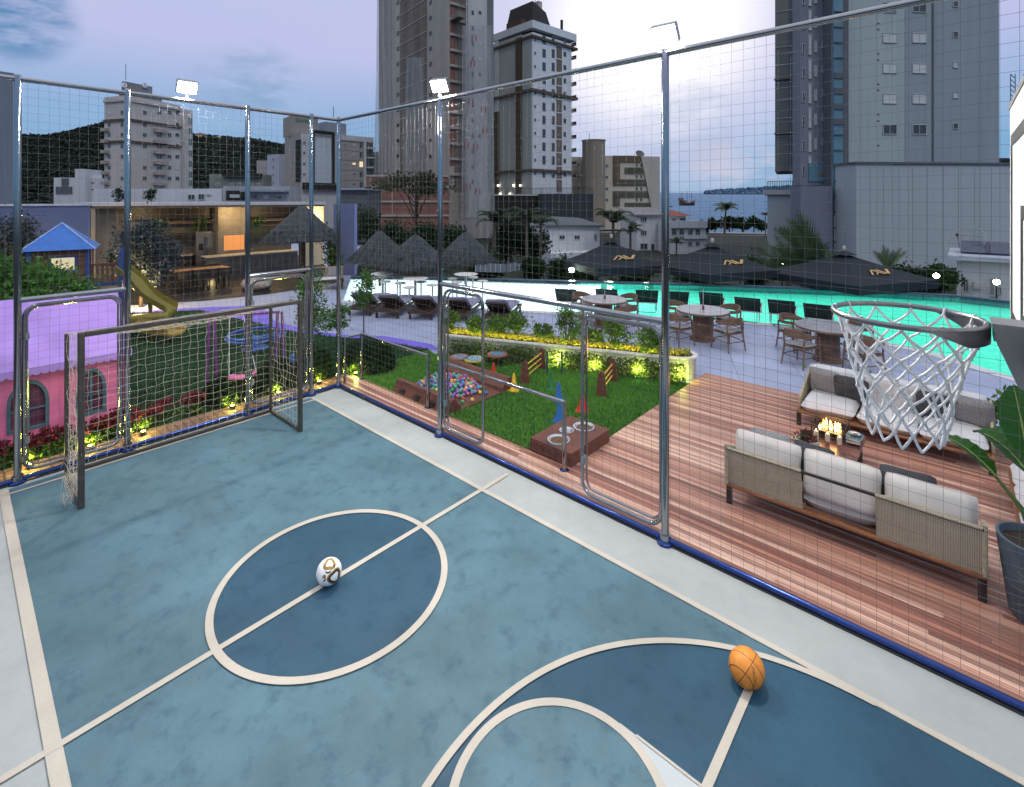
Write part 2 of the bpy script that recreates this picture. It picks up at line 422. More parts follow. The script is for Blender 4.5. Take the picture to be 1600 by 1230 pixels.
# low rails on the deck
def low_rail(x0, x1, y, label, rt=False):
    t = thing('guard_rail', label, 'guard rail', (x0, y, 0), group='low steel rails beside the fence')
    mb = MB(); mb.tube([(x0, y, .9), (x1, y, .9)], .026, 12)
    if rt: mb.tube([(x0, y, .9), (x0-.02, y-.34, .9)], .022, 10)
    mb.build('top_rail', m_chrome, t, world=True, smooth=40)
    for x in (x0+.01, x1-.01):
        p = MB().tube([(x, y, 0), (x, y, .9)], .030, 12).build('post', m_chrome, t, world=True, smooth=40)
        MB().lathe([(.065, .012), (.065, .03), (.03, .04)], (x, y, .0), 16).build('base_plate', m_base, p, world=True, smooth=40)
    if rt: MB().tube([(x0-.02, y-.34, 0), (x0-.02, y-.34, .9)], .026, 12).build('post', m_chrome, t, world=True, smooth=40)
low_rail(.0, 2.05, .48, 'low steel guard rail by the rounded hedge near the fence corner', True)
low_rail(2.52, 4.90, .41, 'low steel guard rail between ball pit and wooden bowl box')
# ------------------------------------------------------------------ floodlights on the fence
m_flood = EM('floodlight lens', (1, .97, .88), 60.)
m_black = M('black enamel', (.02, .02, .022), .4, .2)
for (x, y, aim, lab, big) in ((0, hitX(292, 0)[0], (1.6, -2.6, 0), 'floodlight above the goal fence, left of the three lit', 1.), (2.92, 0, (3.4, -1.2, 0), 'floodlight on the steel post in front of the construction tower', 1.), (6.45, 0, (6.5, -.7, 0), 'brightest floodlight on the tall post beside the beige flats', .95)):
    z0 = H+.04; t = thing('floodlight', lab, 'floodlight', (x, y, z0), group='floodlights on top of the fence')
    d = (Vector(aim)-Vector((x, y, z0))).normalized(); rz = math.atan2(d.y, d.x); tilt = R(35)
    MB().tube([(0, 0, -.02), (0, 0, .09)], .016, 10).build('bracket', m_plate, t)
    q = Matrix.Rotation(rz, 4, 'Z') @ Matrix.Rotation(tilt, 4, 'Y')
    mb = MB(); mb.box((0, 0, 0), (.07*big, .27*big, .20*big))
    for i in range(7): mb.box((-.05*big, (-.11+.037*i)*big, 0), (.04*big, .008, .18*big))
    mb.v = [tuple(q @ Vector(p)+Vector((0, 0, .17*big))) for p in mb.v]; mb.build('housing', m_plate, t, bevel=.006)
    mb = MB(); mb.box((.04*big, 0, 0), (.012, .24*big, .17*big)); mb.v = [tuple(q @ Vector(p)+Vector((0, 0, .17*big))) for p in mb.v]; mb.build('lens', m_flood, t)
    lp = q @ Vector((.09*big, 0, 0))+Vector((x, y, z0+.17*big))
    lamp('SPOT', 'flood lamp', lp, 760*big*(.5 if x == 0 else 1.), (1, .955, .87), t, .10, aim, 176, .35)
# ------------------------------------------------------------------ goal
m_goal = M('dark bronze goal paint', (.080, .072, .066), .38, .5, .2, 12)
m_cord = M('tan net cord', (.55, .49, .40), .8, 0, .15, 30)
gx, gy0, gy1, gh, bx, bh = 1.24, -3.865, -1.325, 2.0, .20, 1.80
t = thing('football_goal', 'small bronze football goal with tan net standing at the court end', 'goal', (gx, (gy0+gy1)/2, 0))
gw = .062
for y in (gy0, gy1):
    MB().box((gx, y, gh/2), (gw, gw, gh)).build('post', m_goal, t, world=True, bevel=.012)
    MB().box((bx, y, bh/2), (.045, .045, bh)).build('back_post', m_goal, t, world=True, bevel=.01)
    MB().box(((gx+bx)/2, y, .03), (gx-bx-gw/2-.03, .045, .045)).build('ground_bar', m_goal, t, world=True, bevel=.01)
MB().box((gx, (gy0+gy1)/2, gh-gw/2+.003), (gw+.006, gy1-gy0-gw, gw)).build('crossbar', m_goal, t, world=True, bevel=.012)
MB().box((bx, (gy0+gy1)/2, .03), (.045, gy1-gy0-.05, .045)).build('back_bar', m_goal, t, world=True, bevel=.01)
mb = MB(); cr = .0019
def netpatch(P, nu, nv, sag=0.):
    def p(u, v):
        a = Vector(P[0]).lerp(Vector(P[1]), u); b = Vector(P[3]).lerp(Vector(P[2]), u)
        q = a.lerp(b, v); q.z -= sag*4*u*(1-u)*math.sin(PI*v)
        q += Vector((RNG.normal(), RNG.normal(), RNG.normal()))*.009; return q
    g = [[p(i/nu, j/nv) for j in range(nv+1)] for i in range(nu+1)]
    for i in range(nu+1): mb.tube(g[i], cr, 4, cap=False)
    for j in range(nv+1): mb.tube([g[i][j] for i in range(nu+1)], cr, 4, cap=False)
tz = gh-.01
netpatch([(gx, gy0, tz), (gx, gy1, tz), (bx, gy1, bh), (bx, gy0, bh)], 24, 9, .13)
netpatch([(bx, gy0, bh), (bx, gy1, bh), (bx-.05, gy1, .03), (bx-.05, gy0, .03)], 24, 17, -.02)
for y in (gy0, gy1):
    netpatch([(gx, y, tz), (bx, y, bh), (bx, y, .03), (gx, y, .03)], 9, 17, 0)
for k in range(26):   # slack net gathered at the near foot
    a = RNG.random()*6.28; z0 = abs(RNG.normal())*.25
    c = Vector((gx-.12-.2*RNG.random(), gy0-.04-.06*RNG.random(), z0+.03)); rr = .04+.05*RNG.random()
    mb.tube([c+Vector((math.cos(a+t_)*rr, math.sin(a+t_)*rr*.7, .05*math.sin(3*t_+a))) for t_ in np.linspace(0, 5.2, 9)], cr, 4, cap=False)
mb.build('net', m_cord, t, world=True)
# ------------------------------------------------------------------ balls
def sph(r, c=(0, 0, 0), nu=48, nv=36):
    return [(r*math.sin(PI*j/nv), c[2]-r*math.cos(PI*j/nv)) for j in range(nv+1)]
m_ballw = M('white glossy ball skin', (.82, .82, .80), .28, 0, .03, 5, .02, 60)
m_gold = M('gold ball print', (.30, .19, .05), .35, .2, .1, 8); m_prt = M('black ball print', (.02, .018, .015), .4)
def sphloop(mb, d, up, rad, ang, shape, w, m, r, a0=0, a1=2*PI, n=40):
    d = Vector(d).normalized(); u = d.cross(Vector(up)).normalized(); v = u.cross(d)
    pts = []
    for i in range(n+1):
        a = a0+(a1-a0)*i/n; rr = rad*(1+shape*math.cos(3*a+ang))
        p = (d*math.cos(rr)+(u*math.cos(a)+v*math.sin(a))*math.sin(rr)); pts.append(p)
    vs = []
    for i, p in enumerate(pts):
        q = pts[min(i+1, n)]-pts[max(i-1, 0)]; s = q.cross(p).normalized()
        ww = w*(1 if a1-a0 > 6 else .25+.75*math.sin(PI*i/n))
        for k in (-1, 1): vs.append((p+s*k*ww/r).normalized()*(r*1.013))
    mb.add(vs, [(2*i, 2*i+1, 2*i+3, 2*i+2) for i in range(n)], m)
bl = Vector((4.40, -2.56, .114)); rb = .11
t = thing('football', 'white football with gold and black loops on the centre spot', 'ball', bl)
MB().lathe(sph(rb), n=64).build('ball_skin', m_ballw, t, smooth=60)
mb = MB(); tocam = (CAM-bl).normalized()
rt_ = Vector((0, 0, 1)).cross(tocam).normalized(); upv = tocam.cross(rt_)
dd = lambda a, b: tocam+rt_*(-a)+upv*b
def cd(a, b): return (tocam - rt_*0 + rt_*a + upv*b)
sphloop(mb, cd(.05, .62), upv, .38, 1.2, .14, .012, 0, rb)
sphloop(mb, cd(.62, -.62), upv, .44, .4, .12, .012, 1, rb); sphloop(mb, cd(.62, -.62), upv, .54, .4, .12, .006, 0, rb)
sphloop(mb, cd(-.05, .18), upv, .25, 0, .0, .006, 1, rb, PI*1.1, PI*1.9)
sphloop(mb, cd(.75, .35), upv, .22, 0, .1, .005, 1, rb, -.6, 1.)
sphloop(mb, cd(-.42, -.32), upv, .07, 0, .2, .008, 0, rb)
sphloop(mb, cd(-.35, -.95), upv, .22, 0, .1, .006, 1, rb, .4, 2.0)
mb.build('printed_loops', [m_gold, m_prt], t)
bb = Vector((7.545, -1.03, .121)); rk = .12
m_bask = M('pebbled orange leather', (.68, .245, .035), .42, 0, .10, 30, .10, 500, rand=0)
t = thing('basketball', 'orange basketball at the end of the key line', 'ball', bb)
MB().lathe(sph(rk), n=48).build('ball_skin', m_bask, t, smooth=60)
mb = MB(); m_seam = M('dark seam rubber', (.035, .025, .02), .6)
rotq = Matrix.Rotation(R(28), 3, 'Y') @ Matrix.Rotation(R(20), 3, 'X')
for ax in (0, 1, 2):
    vs = []
    for i in range(65):
        a = 2*PI*i/64
        for o in (-.0020, .0020):
            p = Vector((math.cos(a), math.sin(a), o/rk)) if ax == 0 else Vector((math.cos(a), o/rk, math.sin(a))) if ax == 1 else Vector((o/rk, math.cos(a), math.sin(a)))
            if ax == 2: pass
            vs.append(rotq @ p.normalized()*rk*1.003)
    mb.add(vs, [(2*i, 2*i+1, 2*i+3, 2*i+2) for i in range(64)])
for sg in (-1, 1):
    c = rotq @ Vector((0, sg, 0)); sphloop(mb, c, rotq @ Vector((0, 0, 1)), .80, 0, 0.0, .002, 0, rk)
mb.build('seams', m_seam, t)
tk = (CAM-bb).normalized(); rk_ = Vector((0, 0, 1)).cross(tk).normalized(); uk_ = tk.cross(rk_); ct = (tk+rk_*.50-uk_*.42).normalized(); e1 = (-uk_*.93+rk_*.30); e1 = (e1-ct*e1.dot(ct)).normalized(); e2 = ct.cross(e1)
tx = textmesh('printed_lettering', 'SPALDING', .030, m_seam, t, Matrix(((e1.x, e2.x, ct.x, 0), (e1.y, e2.y, ct.y, 0), (e1.z, e2.z, ct.z, 0), (0, 0, 0, 1))) , .0)
for v_ in tx.data.vertices: v_.co = (ct+v_.co/rk).normalized()*rk*1.004
# ------------------------------------------------------------------ basketball hoop
hx, hy, hz_ = 8.546, -2.5, 3.07
m_rim = M('gunmetal rim', (.22, .22, .24), .3, .85, .1, 20)
m_board = M('white board panel', (.80, .80, .80), .4, 0, .03, 3)
m_bgrey = M('grey board edging', (.16, .16, .165), .45, .3)
t = thing('basketball_hoop', 'grey rimmed basketball hoop with white net at right edge', 'basketball hoop', (9.9, hy, 0))
mb = MB(); rr = .225
mb.tube([(hx+rr*math.cos(a), hy+rr*math.sin(a), hz_) for a in np.linspace(0, 2*PI, 72, endpoint=False)], .0105, 10, closed=True)
rim = mb.build('rim', m_rim, t, world=True, smooth=50)
mb = MB(); n = 40
for i in range(n+1):
    a = R(-70)+R(140)*i/n; hgt = .055*min(1, 4*min(i, n-i)/n+.15)
    for q, z in ((.226, -.004), (.226, -hgt), (.234, -hgt), (.234, -.004)): mb.v.append((hx+q*math.cos(a), hy+q*math.sin(a), hz_+z))
for i in range(n):
    for k in range(4): mb.f.append((4*i+k, 4*i+(k+1) % 4, 4*i+4+(k+1) % 4, 4*i+4+k)); mb.m.append(0)
mb.build('rim_skirt', m_rim, rim, world=True, smooth=40)
m_netw = M('white net cord', (.86, .86, .85), .8, 0, .06, 50, .3, 300)
mb = MB(); rows = 8; npt = 12
def nr(k):
    t_ = k/rows; return (.215*(1-t_)**1.35+.112*(1-(1-t_)**1.35), hz_-.018-.435*t_)
def nxy(k, a):
    r_, z = nr(k); return Vector((hx+r_*math.cos(a)+.004*RNG.normal(), hy+r_*math.sin(a)+.004*RNG.normal(), z+.004*RNG.normal()))
nodes = [[nxy(k, 2*PI*(i+.5*(k % 2))/npt) for i in range(npt)] for k in range(rows+1)]
for k in range(rows):
    for i in range(npt):
        j = i if k % 2 == 0 else i+1
        for tgt in (nodes[k+1][(i if k % 2 == 0 else (i+1) % npt)], nodes[k+1][(i-1) % npt if k % 2 == 0 else i]):
            a, b = nodes[k][i], tgt; mid = a.lerp(b, .5)+Vector((0, 0, -.005))
            mb.tube([a, mid, b], .0047, 6)
    for i in range(npt):
        if k > 0:
            c = nodes[k][i]; mb.lathe([(0, -.009), (.008, -.004), (.008, .004), (0, .009)], c, 7)
for i in range(npt):
    a = 2*PI*i/npt; c = nodes[0][i]
    p = Vector((hx+.222*math.cos(a), hy+.222*math.sin(a), hz_))
    mb.tube([c, p+Vector((0, 0, .014))], .0047, 6)
mb.build('net', m_netw, t, world=True, smooth=60)
bX, bY0, bY1, bz0, bz1 = 8.872, -3.4, -1.60, 2.86, 3.92
mb = MB(); mb.b2((bX, bY0, bz0), (bX+.03, bY1, bz1), 0)
bd = mb.build('backboard', [m_board], t, world=True)
mb = MB()
for a, b in (((bX-.004, bY0-.02, bz0-.025), (bX+.035, bY1+.02, bz0)), ((bX-.004, bY0-.02, bz1), (bX+.035, bY1+.02, bz1+.025)), ((bX-.004, bY0-.02, bz0), (bX+.035, bY0, bz1)), ((bX+.004, bY1, bz0), (bX+.035, bY1+.012, bz1))): mb.b2(a, b)
mb.build('board_edging', m_bgrey, bd, world=True)
mb = MB(); x = bX-.0035
def frame_yz(y0, y1, z0, z1, w):
    for a, b in (((x, y0, z0), (bX, y1, z0+w)), ((x, y0, z1-w), (bX, y1, z1)), ((x, y0, z0+w), (bX, y0+w, z1-w)), ((x, y1-w, z0+w), (bX, y1, z1-w))): mb.b2(a, b)
frame_yz(bY0+.10, bY1-.10, bz0+.10, bz1-.13, .05); frame_yz(hy-.30, hy+.30, bz0+.17, bz0+.62, .05)
mb.build('board_lines', M('charcoal board print', (.035, .035, .038), .5), bd, world=True)
mb = MB()
for yy in (-.06, .06):
    pr = [(hx+.235, hz_+.012), (bX-.004, hz_+.012), (bX-.004, hz_-.19), (bX-.03, hz_-.18), (hx+.245, hz_-.045)]
    mb.add([(a, hy+yy-.003, b) for a, b in pr]+[(a, hy+yy+.003, b) for a, b in pr], [(0, 1, 2, 3, 4), (9, 8, 7, 6, 5)]+[(i, 5+i, 5+(i+1) % 5, (i+1) % 5) for i in range(5)])
mb.b2((hx+.232, hy-.065, hz_+.012), (bX-.004, hy+.065, hz_+.02)); mb.b2((hx+.238, hy-.058, hz_-.04), (hx+.243, hy+.058, hz_+.010))
pr = [(bX-.03, hz_-.18), (hx+.245, hz_-.045)]
mb.add([(pr[0][0], hy-.057, pr[0][1]), (pr[1][0], hy-.057, pr[1][1]), (pr[1][0], hy+.057, pr[1][1]), (pr[0][0], hy+.057, pr[0][1])], [(0, 1, 2, 3)])
mb.build('bracket', M('grey powder coat', (.27, .275, .285), .4, .5, .05), t, world=True)
mb = MB(); mb.tube([(9.9, hy, 0), (9.9, hy, 3.2), (9.6, hy, 3.45), (bX+.04, hy, 3.45)], .07, 14)
for dz in (-.4, .3): mb.tube([(9.85, hy, 3.2), (bX+.04, hy+.5*dz, 3.4+dz)], .025, 8)
mb.build('support_post', m_bgrey, t, world=True, smooth=40)
# ------------------------------------------------------------------ podium ground sheets
def tilemat(name, c, size, joint, rot=0., var=.12, rough=.45):
    m, nt, b = newmat(name); t = nt.nodes.new('ShaderNodeTexCoord'); mp = nt.nodes.new('ShaderNodeMapping'); L(nt, t.outputs['Object'], mp.inputs[0])
    mp.inputs['Rotation'].default_value = (0, 0, rot)
    br = nt.nodes.new('ShaderNodeTexBrick'); L(nt, mp.outputs[0], br.inputs['Vector']); br.offset = 0; br.squash = 1
    br.inputs['Scale'].default_value = 1; br.inputs['Brick Width'].default_value = size; br.inputs['Row Height'].default_value = size; br.inputs['Mortar Size'].default_value = joint
    br.inputs['Color1'].default_value = rgb(tuple(x*(1-var*.5) for x in c)); br.inputs['Color2'].default_value = rgb(tuple(x*(1+var*.5) for x in c)); br.inputs['Mortar'].default_value = rgb(tuple(x*.45 for x in c))
    n1 = noise(nt, mp.outputs[0], 1.6, 7, .65); n2 = noise(nt, mp.outputs[0], 18, 5, .7)
    col = mixc(nt, 1., br.outputs[0], ramp(nt, n1, [(.3, (1-var*1.3,)*3), (.7, (1.,)*3)]), 'MULTIPLY')
    col = mixc(nt, 1., col, ramp(nt, n2, [(.35, (1-var,)*3), (.65, (1.,)*3)]), 'MULTIPLY')
    L(nt, col, b.inputs['Base Color']); L(nt, ramp(nt, n1, [(.3, (rough-.12,)*3), (.7, (rough+.15,)*3)]), b.inputs['Roughness'])
    bump(nt, b, br.outputs['Fac'], -.25, .004); MATS[name] = m; return m
m_tile = tilemat('pale stone tile', (.40, .46, .66), 1.2, .006, R(-24), .14)
NEAR = [(-7.38, 4.28), (-1.96, 7.07), (1.2, 8.95), (4.1, 10.38), (4.75, 10.68), (5.4, 10.82), (6.16, 10.78), (7.3, 10.50), (8.2, 10.2), (8.75, 9.75), (9.27, 9.29), (10.5, 8.5), (16, 7.2)]
FAR = [(16, 18.2), (10, 19.3), (8.67, 19.5), (5.28, 18.3), (.81, 15.83), (-3.58, 13.0), (-8.33, 9.94), (-11.89, 7.26)]
mb = MB(); mb.prism([(-34, -16), (-.121, -16), (-.121, .061), (18, .061), (18, 6.8)]+NEAR[::-1]+[(-11.89, 7.26), (-14, 8.6), (-34, 22)], -.5, 0.); struct('pool_deck', mb, m_tile)
# timber deck: boards along the fence
def plankmat(name, cols, stretch=(.30, 24, 24), rough=.36, streak=.74):
    m, nt, b = newmat(name); g = nt.nodes.new('ShaderNodeNewGeometry')
    wn = nt.nodes.new('ShaderNodeTexWhiteNoise'); wn.noise_dimensions = '1D'; L(nt, g.outputs['Random Per Island'], wn.inputs['W'])
    base = ramp(nt, wn.outputs['Value'], [(i/(len(cols)-1), c) for i, c in enumerate(cols)])
    v = coords(nt, 'Object', stretch); off = nt.nodes.new('ShaderNodeVectorMath'); off.operation = 'ADD'; L(nt, v, off.inputs[0])
    cb = nt.nodes.new('ShaderNodeCombineXYZ'); L(nt, mth(nt, 'MULTIPLY', wn.outputs['Value'], 37.), cb.inputs[0]); L(nt, cb.outputs[0], off.inputs[1])
    n1 = noise(nt, off.outputs[0], 2.2, 7, .68); n2 = noise(nt, off.outputs[0], 9, 5, .7)
    col = mixc(nt, 1., base, ramp(nt, n1, [(.3, (1-streak,)*3), (.5, (.95,)*3), (.72, (1.55, 1.45, 1.36))]), 'MULTIPLY')  # grain streaks; the brightest stop also paints in pale lamp highlights
    col = mixc(nt, 1., col, ramp(nt, n2, [(.35, (.72,)*3), (.6, (1.08,)*3)]), 'MULTIPLY')
    L(nt, col, b.inputs['Base Color']); L(nt, ramp(nt, n1, [(.3, (rough-.1,)*3), (.7, (rough+.2,)*3)]), b.inputs['Roughness']); b.inputs['Specular IOR Level'].default_value = .3
    bump(nt, b, n1, .25, .004); MATS[name] = m; return m
m_deck = plankmat('deck timber', [(.42, .19, .14), (.64, .37, .28), (.23, .098, .078), (.52, .265, .195), (.78, .54, .43), (.31, .135, .105), (.58, .33, .25), (.26, .115, .092)])
mb = MB(); y = .065; bw = .056
while y < 5.25:
    x0 = -.25 if y < .46 else 4.86
    x1 = 13.
    x = x0-RNG.random()*.0
    lo = -.3 if y < .46 else 4.86
    xs = lo; 
    while xs < x1:
        ln = 3.2+3.*RNG.random(); xe = min(x1, xs+ln)
        mb.b2((xs+.0015, y, .006), (xe-.0015, y+bw-.0045, .030+.0015*RNG.random())); xs = xe
    y += bw
tag(mb.build('wood_deck', m_deck), kind='structure')
mb = MB(); mb.sheet([(-.3, .062), (13, .062), (13, 5.26), (4.855, 5.26), (4.855, .47), (-.3, .47)], .0045); struct('deck_base', mb, M('dark deck joists', (.02, .015, .012), .9))
# lawns
LAWN = [(-.55, -12), (-.55, .475), (4.85, .475), (4.87, 4.55), (4.6, 4.45), (-.2, 2.47), (-.66, 2.62), (-2.15, 2.25), (-4.19, 1.3), (-6.02, 1.02), (-9.3, .45), (-10.45, -1.05), (-11., -4), (-11., -12)]
m_soil = M('turf soil', (.018, .045, .012), .95, 0, .4, 5, fine=.4)
mb = MB(); mb.sheet(LAWN, .006); struct('lawn', mb, m_soil)
def inside(P, poly):
    x, y = P[:, 0], P[:, 1]; r = np.zeros(len(P), bool); k = len(poly)
    for i in range(k):
        (x1, y1), (x2, y2) = poly[i], poly[(i+1) % k]
        c = ((y1 > y) != (y2 > y)) & (x < (x2-x1)*(y-y1)/((y2-y1) if y2 != y1 else 1e-9)+x1); r ^= c
    return r
def grass(name, label, poly, box, n, h, mats):
    P = np.stack([box[0]+(box[1]-box[0])*RNG.random(n), box[2]+(box[3]-box[2])*RNG.random(n)], 1); P = P[inside(P, poly)]; n = len(P)
    dn = (np.sin(P[:, 0]*2.1+1)+np.sin(P[:, 1]*2.7)+np.sin((P[:, 0]+P[:, 1])*1.3))/3
    hh = h*(.75+.5*RNG.random(n)+.15*dn); a = RNG.random(n)*2*PI; w = .006+.004*RNG.random(n)
    d = np.stack([np.cos(a), np.sin(a), 0*a], 1); lean = np.stack([np.cos(a+1.6), np.sin(a+1.6), 0*a], 1)*(hh*(.2+.6*RNG.random(n)))[:, None]
    B = np.stack([P[:, 0], P[:, 1], np.full(n, .006)], 1)
    V = np.stack([B-d*w[:, None], B+d*w[:, None], B+lean+np.array([0, 0, 1.])*hh[:, None]], 1)
    o = quads(name, V, mats, None, (RNG.random(n)+dn*.45 > .5).astype(int), nv=3); tag(o, label, None, None, 'stuff'); o['category'] = 'grass'; return o
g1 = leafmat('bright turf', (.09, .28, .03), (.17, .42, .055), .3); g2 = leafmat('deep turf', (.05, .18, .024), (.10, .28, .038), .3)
g3 = leafmat('blue green turf', (.010, .065, .034), (.018, .10, .045), .3); g4 = leafmat('darker turf', (.02, .09, .026), (.035, .135, .036), .3)  # two darker turf tones, mixed over the lawn behind the goal
grass('grass', 'short bright green turf around the ball pit and cones', LAWN, (-.5, 4.9, .47, 4.6), 110000, .040, [g2, g1])
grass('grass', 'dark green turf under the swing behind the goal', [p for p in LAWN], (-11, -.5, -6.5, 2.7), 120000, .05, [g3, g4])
# violet rubber path
m_viol = M('violet rubber path', (.17, .12, .62), .7, 0, .12, 8, .1, 60)
edge = [(-.5, 2.66), (-.66, 2.62), (-2.15, 2.25), (-4.19, 1.3), (-6.02, 1.02), (-9.3, .45), (-10.45, -1.05), (-11., -4), (-11., -12)]
outer = [(-.30, 2.74), (-.9, 2.95), (-2.3, 2.62), (-3.4, 1.92), (-4.3, 1.62), (-6.1, 1.42), (-7.3, 1.7), (-8.6, 2.05), (-9.7, .75), (-10.85, -1.0), (-11.4, -4), (-11.4, -12)]
mb = MB(); mb.sheet(edge+outer[::-1], .010); struct('path', mb, m_viol)
mb = MB(); mb.sheet([(-13.9, -3.8), (-12.0, -.9), (-10.9, 1.1), (-10.5, 3.2), (-11.0, 6.0), (-20, 10), (-24, 10), (-24, -14), (-13.9, -14)], .006)
struct('kitchen_floor', mb, plankmat('dark floor planks', [(.020, .018, .017), (.028, .024, .022), (.024, .02, .019)], (.6, 6, 6), .4, .3))
# brick edging outside the goal fence
m_pav = tilemat('terracotta pavers', (.36, .20, .14), .11, .012, 0, .4, .7)
mb = MB(); mb.sheet([(-.54, -12), (-.122, -12), (-.122, .062), (-.30, .062), (-.30, .35), (-.54, .35)], .014); struct('paver_strip', mb, m_pav)
# ------------------------------------------------------------------ pool
def poolwater():
    m = bpy.data.materials.new('pool water'); m.use_nodes = True; nt = m.node_tree; nt.nodes.remove(nt.nodes['Principled BSDF'])
    tr = N(nt, 'ShaderNodeBsdfRefraction', Color=(.86, .99, .97, 1), IOR=1.33, Roughness=.0); gl = N(nt, 'ShaderNodeBsdfGlossy', Roughness=.04)
    fr = N(nt, 'ShaderNodeFresnel', IOR=1.33); v = coords(nt, 'Object', (1, 1, 1)); n1 = noise(nt, v, 3.2, 3, .5)
    bp = N(nt, 'ShaderNodeBump', Strength=.4, Distance=.05); L(nt, n1, bp.inputs['Height'])
    L(nt, bp.outputs[0], gl.inputs['Normal']); L(nt, bp.outputs[0], tr.inputs['Normal']); L(nt, bp.outputs[0], fr.inputs['Normal'])
    mx = nt.nodes.new('ShaderNodeMixShader'); L(nt, mth(nt, 'MULTIPLY', fr.outputs[0], .6), mx.inputs[0]); L(nt, tr.outputs[0], mx.inputs[1]); L(nt, gl.outputs[0], mx.inputs[2])
    L(nt, mx.outputs[0], nt.nodes['Material Output'].inputs[0]); return m
POOL = NEAR+FAR
m_shelf = tilemat('white pool shelf tile', (.78, .82, .82), .3, .008, R(-30), .06, .4); m_pt = tilemat('turquoise pool tile', (.16, .70, .64), .15, .006, R(-30), .12, .35)
def cut(poly, px, py, nx, ny, keep):
    out = []; k = len(poly); s = lambda p: ((p[0]-px)*nx+(p[1]-py)*ny)*keep
    for i in range(k):
        a, b = poly[i], poly[(i+1) % k]
        if s(a) >= 0: out.append(a)
        if s(a)*s(b) < 0: t_ = s(a)/(s(a)-s(b)); out.append((a[0]+(b[0]-a[0])*t_, a[1]+(b[1]-a[1])*t_))
    return out
sx_, sy_, nx_, ny_ = -1.2, 11., .86, .50
shelf = cut(POOL, sx_, sy_, nx_, ny_, -1); deep = cut(POOL, sx_, sy_, nx_, ny_, 1)
mb = MB(); mb.sheet(shelf, -.22); struct('pool_shelf_floor', mb, m_shelf)
mb = MB(); mb.sheet(deep, -1.05); struct('pool_floor', mb, m_pt)
mb = MB()
for poly, zb in ((shelf, -.22), (deep, -1.05)):
    for i in range(len(poly)):
        a, b = poly[i], poly[(i+1) % len(poly)]
        mb.add([(a[0], a[1], zb), (b[0], b[1], zb), (b[0], b[1], -.02 if zb > -1 or True else 0), (a[0], a[1], -.02)], [(0, 1, 2, 3)])
# only outside walls and the step between the two floors
mb2 = MB()
def onedge(a, b):
    m_ = ((a[0]+b[0])/2-sx_)*nx_+((a[1]+b[1])/2-sy_)*ny_
    return abs(m_) < 1e-3
for poly, zb in ((shelf, -.22), (deep, -1.05)):
    for i in range(len(poly)):
        a, b = poly[i], poly[(i+1) % len(poly)]
        if onedge(a, b):
            if zb < -1: mb2.add([(a[0], a[1], zb), (b[0], b[1], zb), (b[0], b[1], -.22), (a[0], a[1], -.22)], [(0, 1, 2, 3)])
        else: mb2.add([(a[0], a[1], zb), (b[0], b[1], zb), (b[0], b[1], .0), (a[0], a[1], .0)], [(0, 1, 2, 3)])
struct('pool_walls', mb2, m_pt)
mb = MB(); mb.sheet(POOL, -.035); struct('water', mb, poolwater())
# overflow beam along the far side
mb = MB()
for i in range(len(FAR)-1):
    a, b = Vector(FAR[i]).to_3d(), Vector(FAR[i+1]).to_3d(); d = (b-a).normalized(); n_ = Vector((d.y, -d.x, 0))
    if n_.y < 0: n_ = -n_
    p = [a, b, b+n_*.32, a+n_*.32]
    mb.add([(q.x, q.y, zz) for zz in (-3.2, .035) for q in p], [(4, 5, 6, 7), (0, 1, 5, 4), (2, 3, 7, 6), (1, 2, 6, 5), (3, 0, 4, 7)])
struct('pool_overflow_wall', mb, M('dark blue pool edge stone', (.06, .10, .17), .35, 0, .25, 3))
mb = MB()
for i in range(len(NEAR)-1):
    a, b = Vector(NEAR[i]).to_3d(), Vector(NEAR[i+1]).to_3d(); d = (b-a).normalized(); n_ = Vector((d.y, -d.x, 0))
    p = [a-n_*.03, b-n_*.03, b+n_*.28, a+n_*.28]; mb.add([(q.x, q.y, .009) for q in p], [(0, 1, 2, 3)])
struct('pool_coping', mb, M('white coping stone', (.60, .62, .64), .5, 0, .1, 4))
def pool_lamp(x, y, z, pw, c, sz):
    l = lamp('AREA', 'underwater lamp', (x, y, z), pw, c, None, sz, (x, y, z-1)); l.data.shape = 'SQUARE'; l.rotation_euler = (0, 0, 0); return l
def lampgrid(poly, st, z, pw, c):
    cx = sum(a for a, b in poly)/len(poly); cy = sum(b for a, b in poly)/len(poly); big = [(cx+(a-cx)*1.07, cy+(b-cy)*1.10) for a, b in poly]
    q = R(30); A = Vector((math.cos(q), math.sin(q), 0)); B = Vector((-math.sin(q), math.cos(q), 0))
    for i in range(-12, 14):
        for j in range(-10, 12):
            p = Vector((-1, 11, z))+A*(i*st)+B*(j*st)
            if p.x < 12.5 and inside(np.array([[p.x, p.y]]), big)[0]: pool_lamp(p.x, p.y, z, pw*st*st, c, st*1.02).rotation_euler = (0, 0, q)
lampgrid(deep, 2.3, -.10, 6.6, (.36, 1., .80)); lampgrid(shelf, 1.75, -.06, 9.5, (.86, .97, 1.))
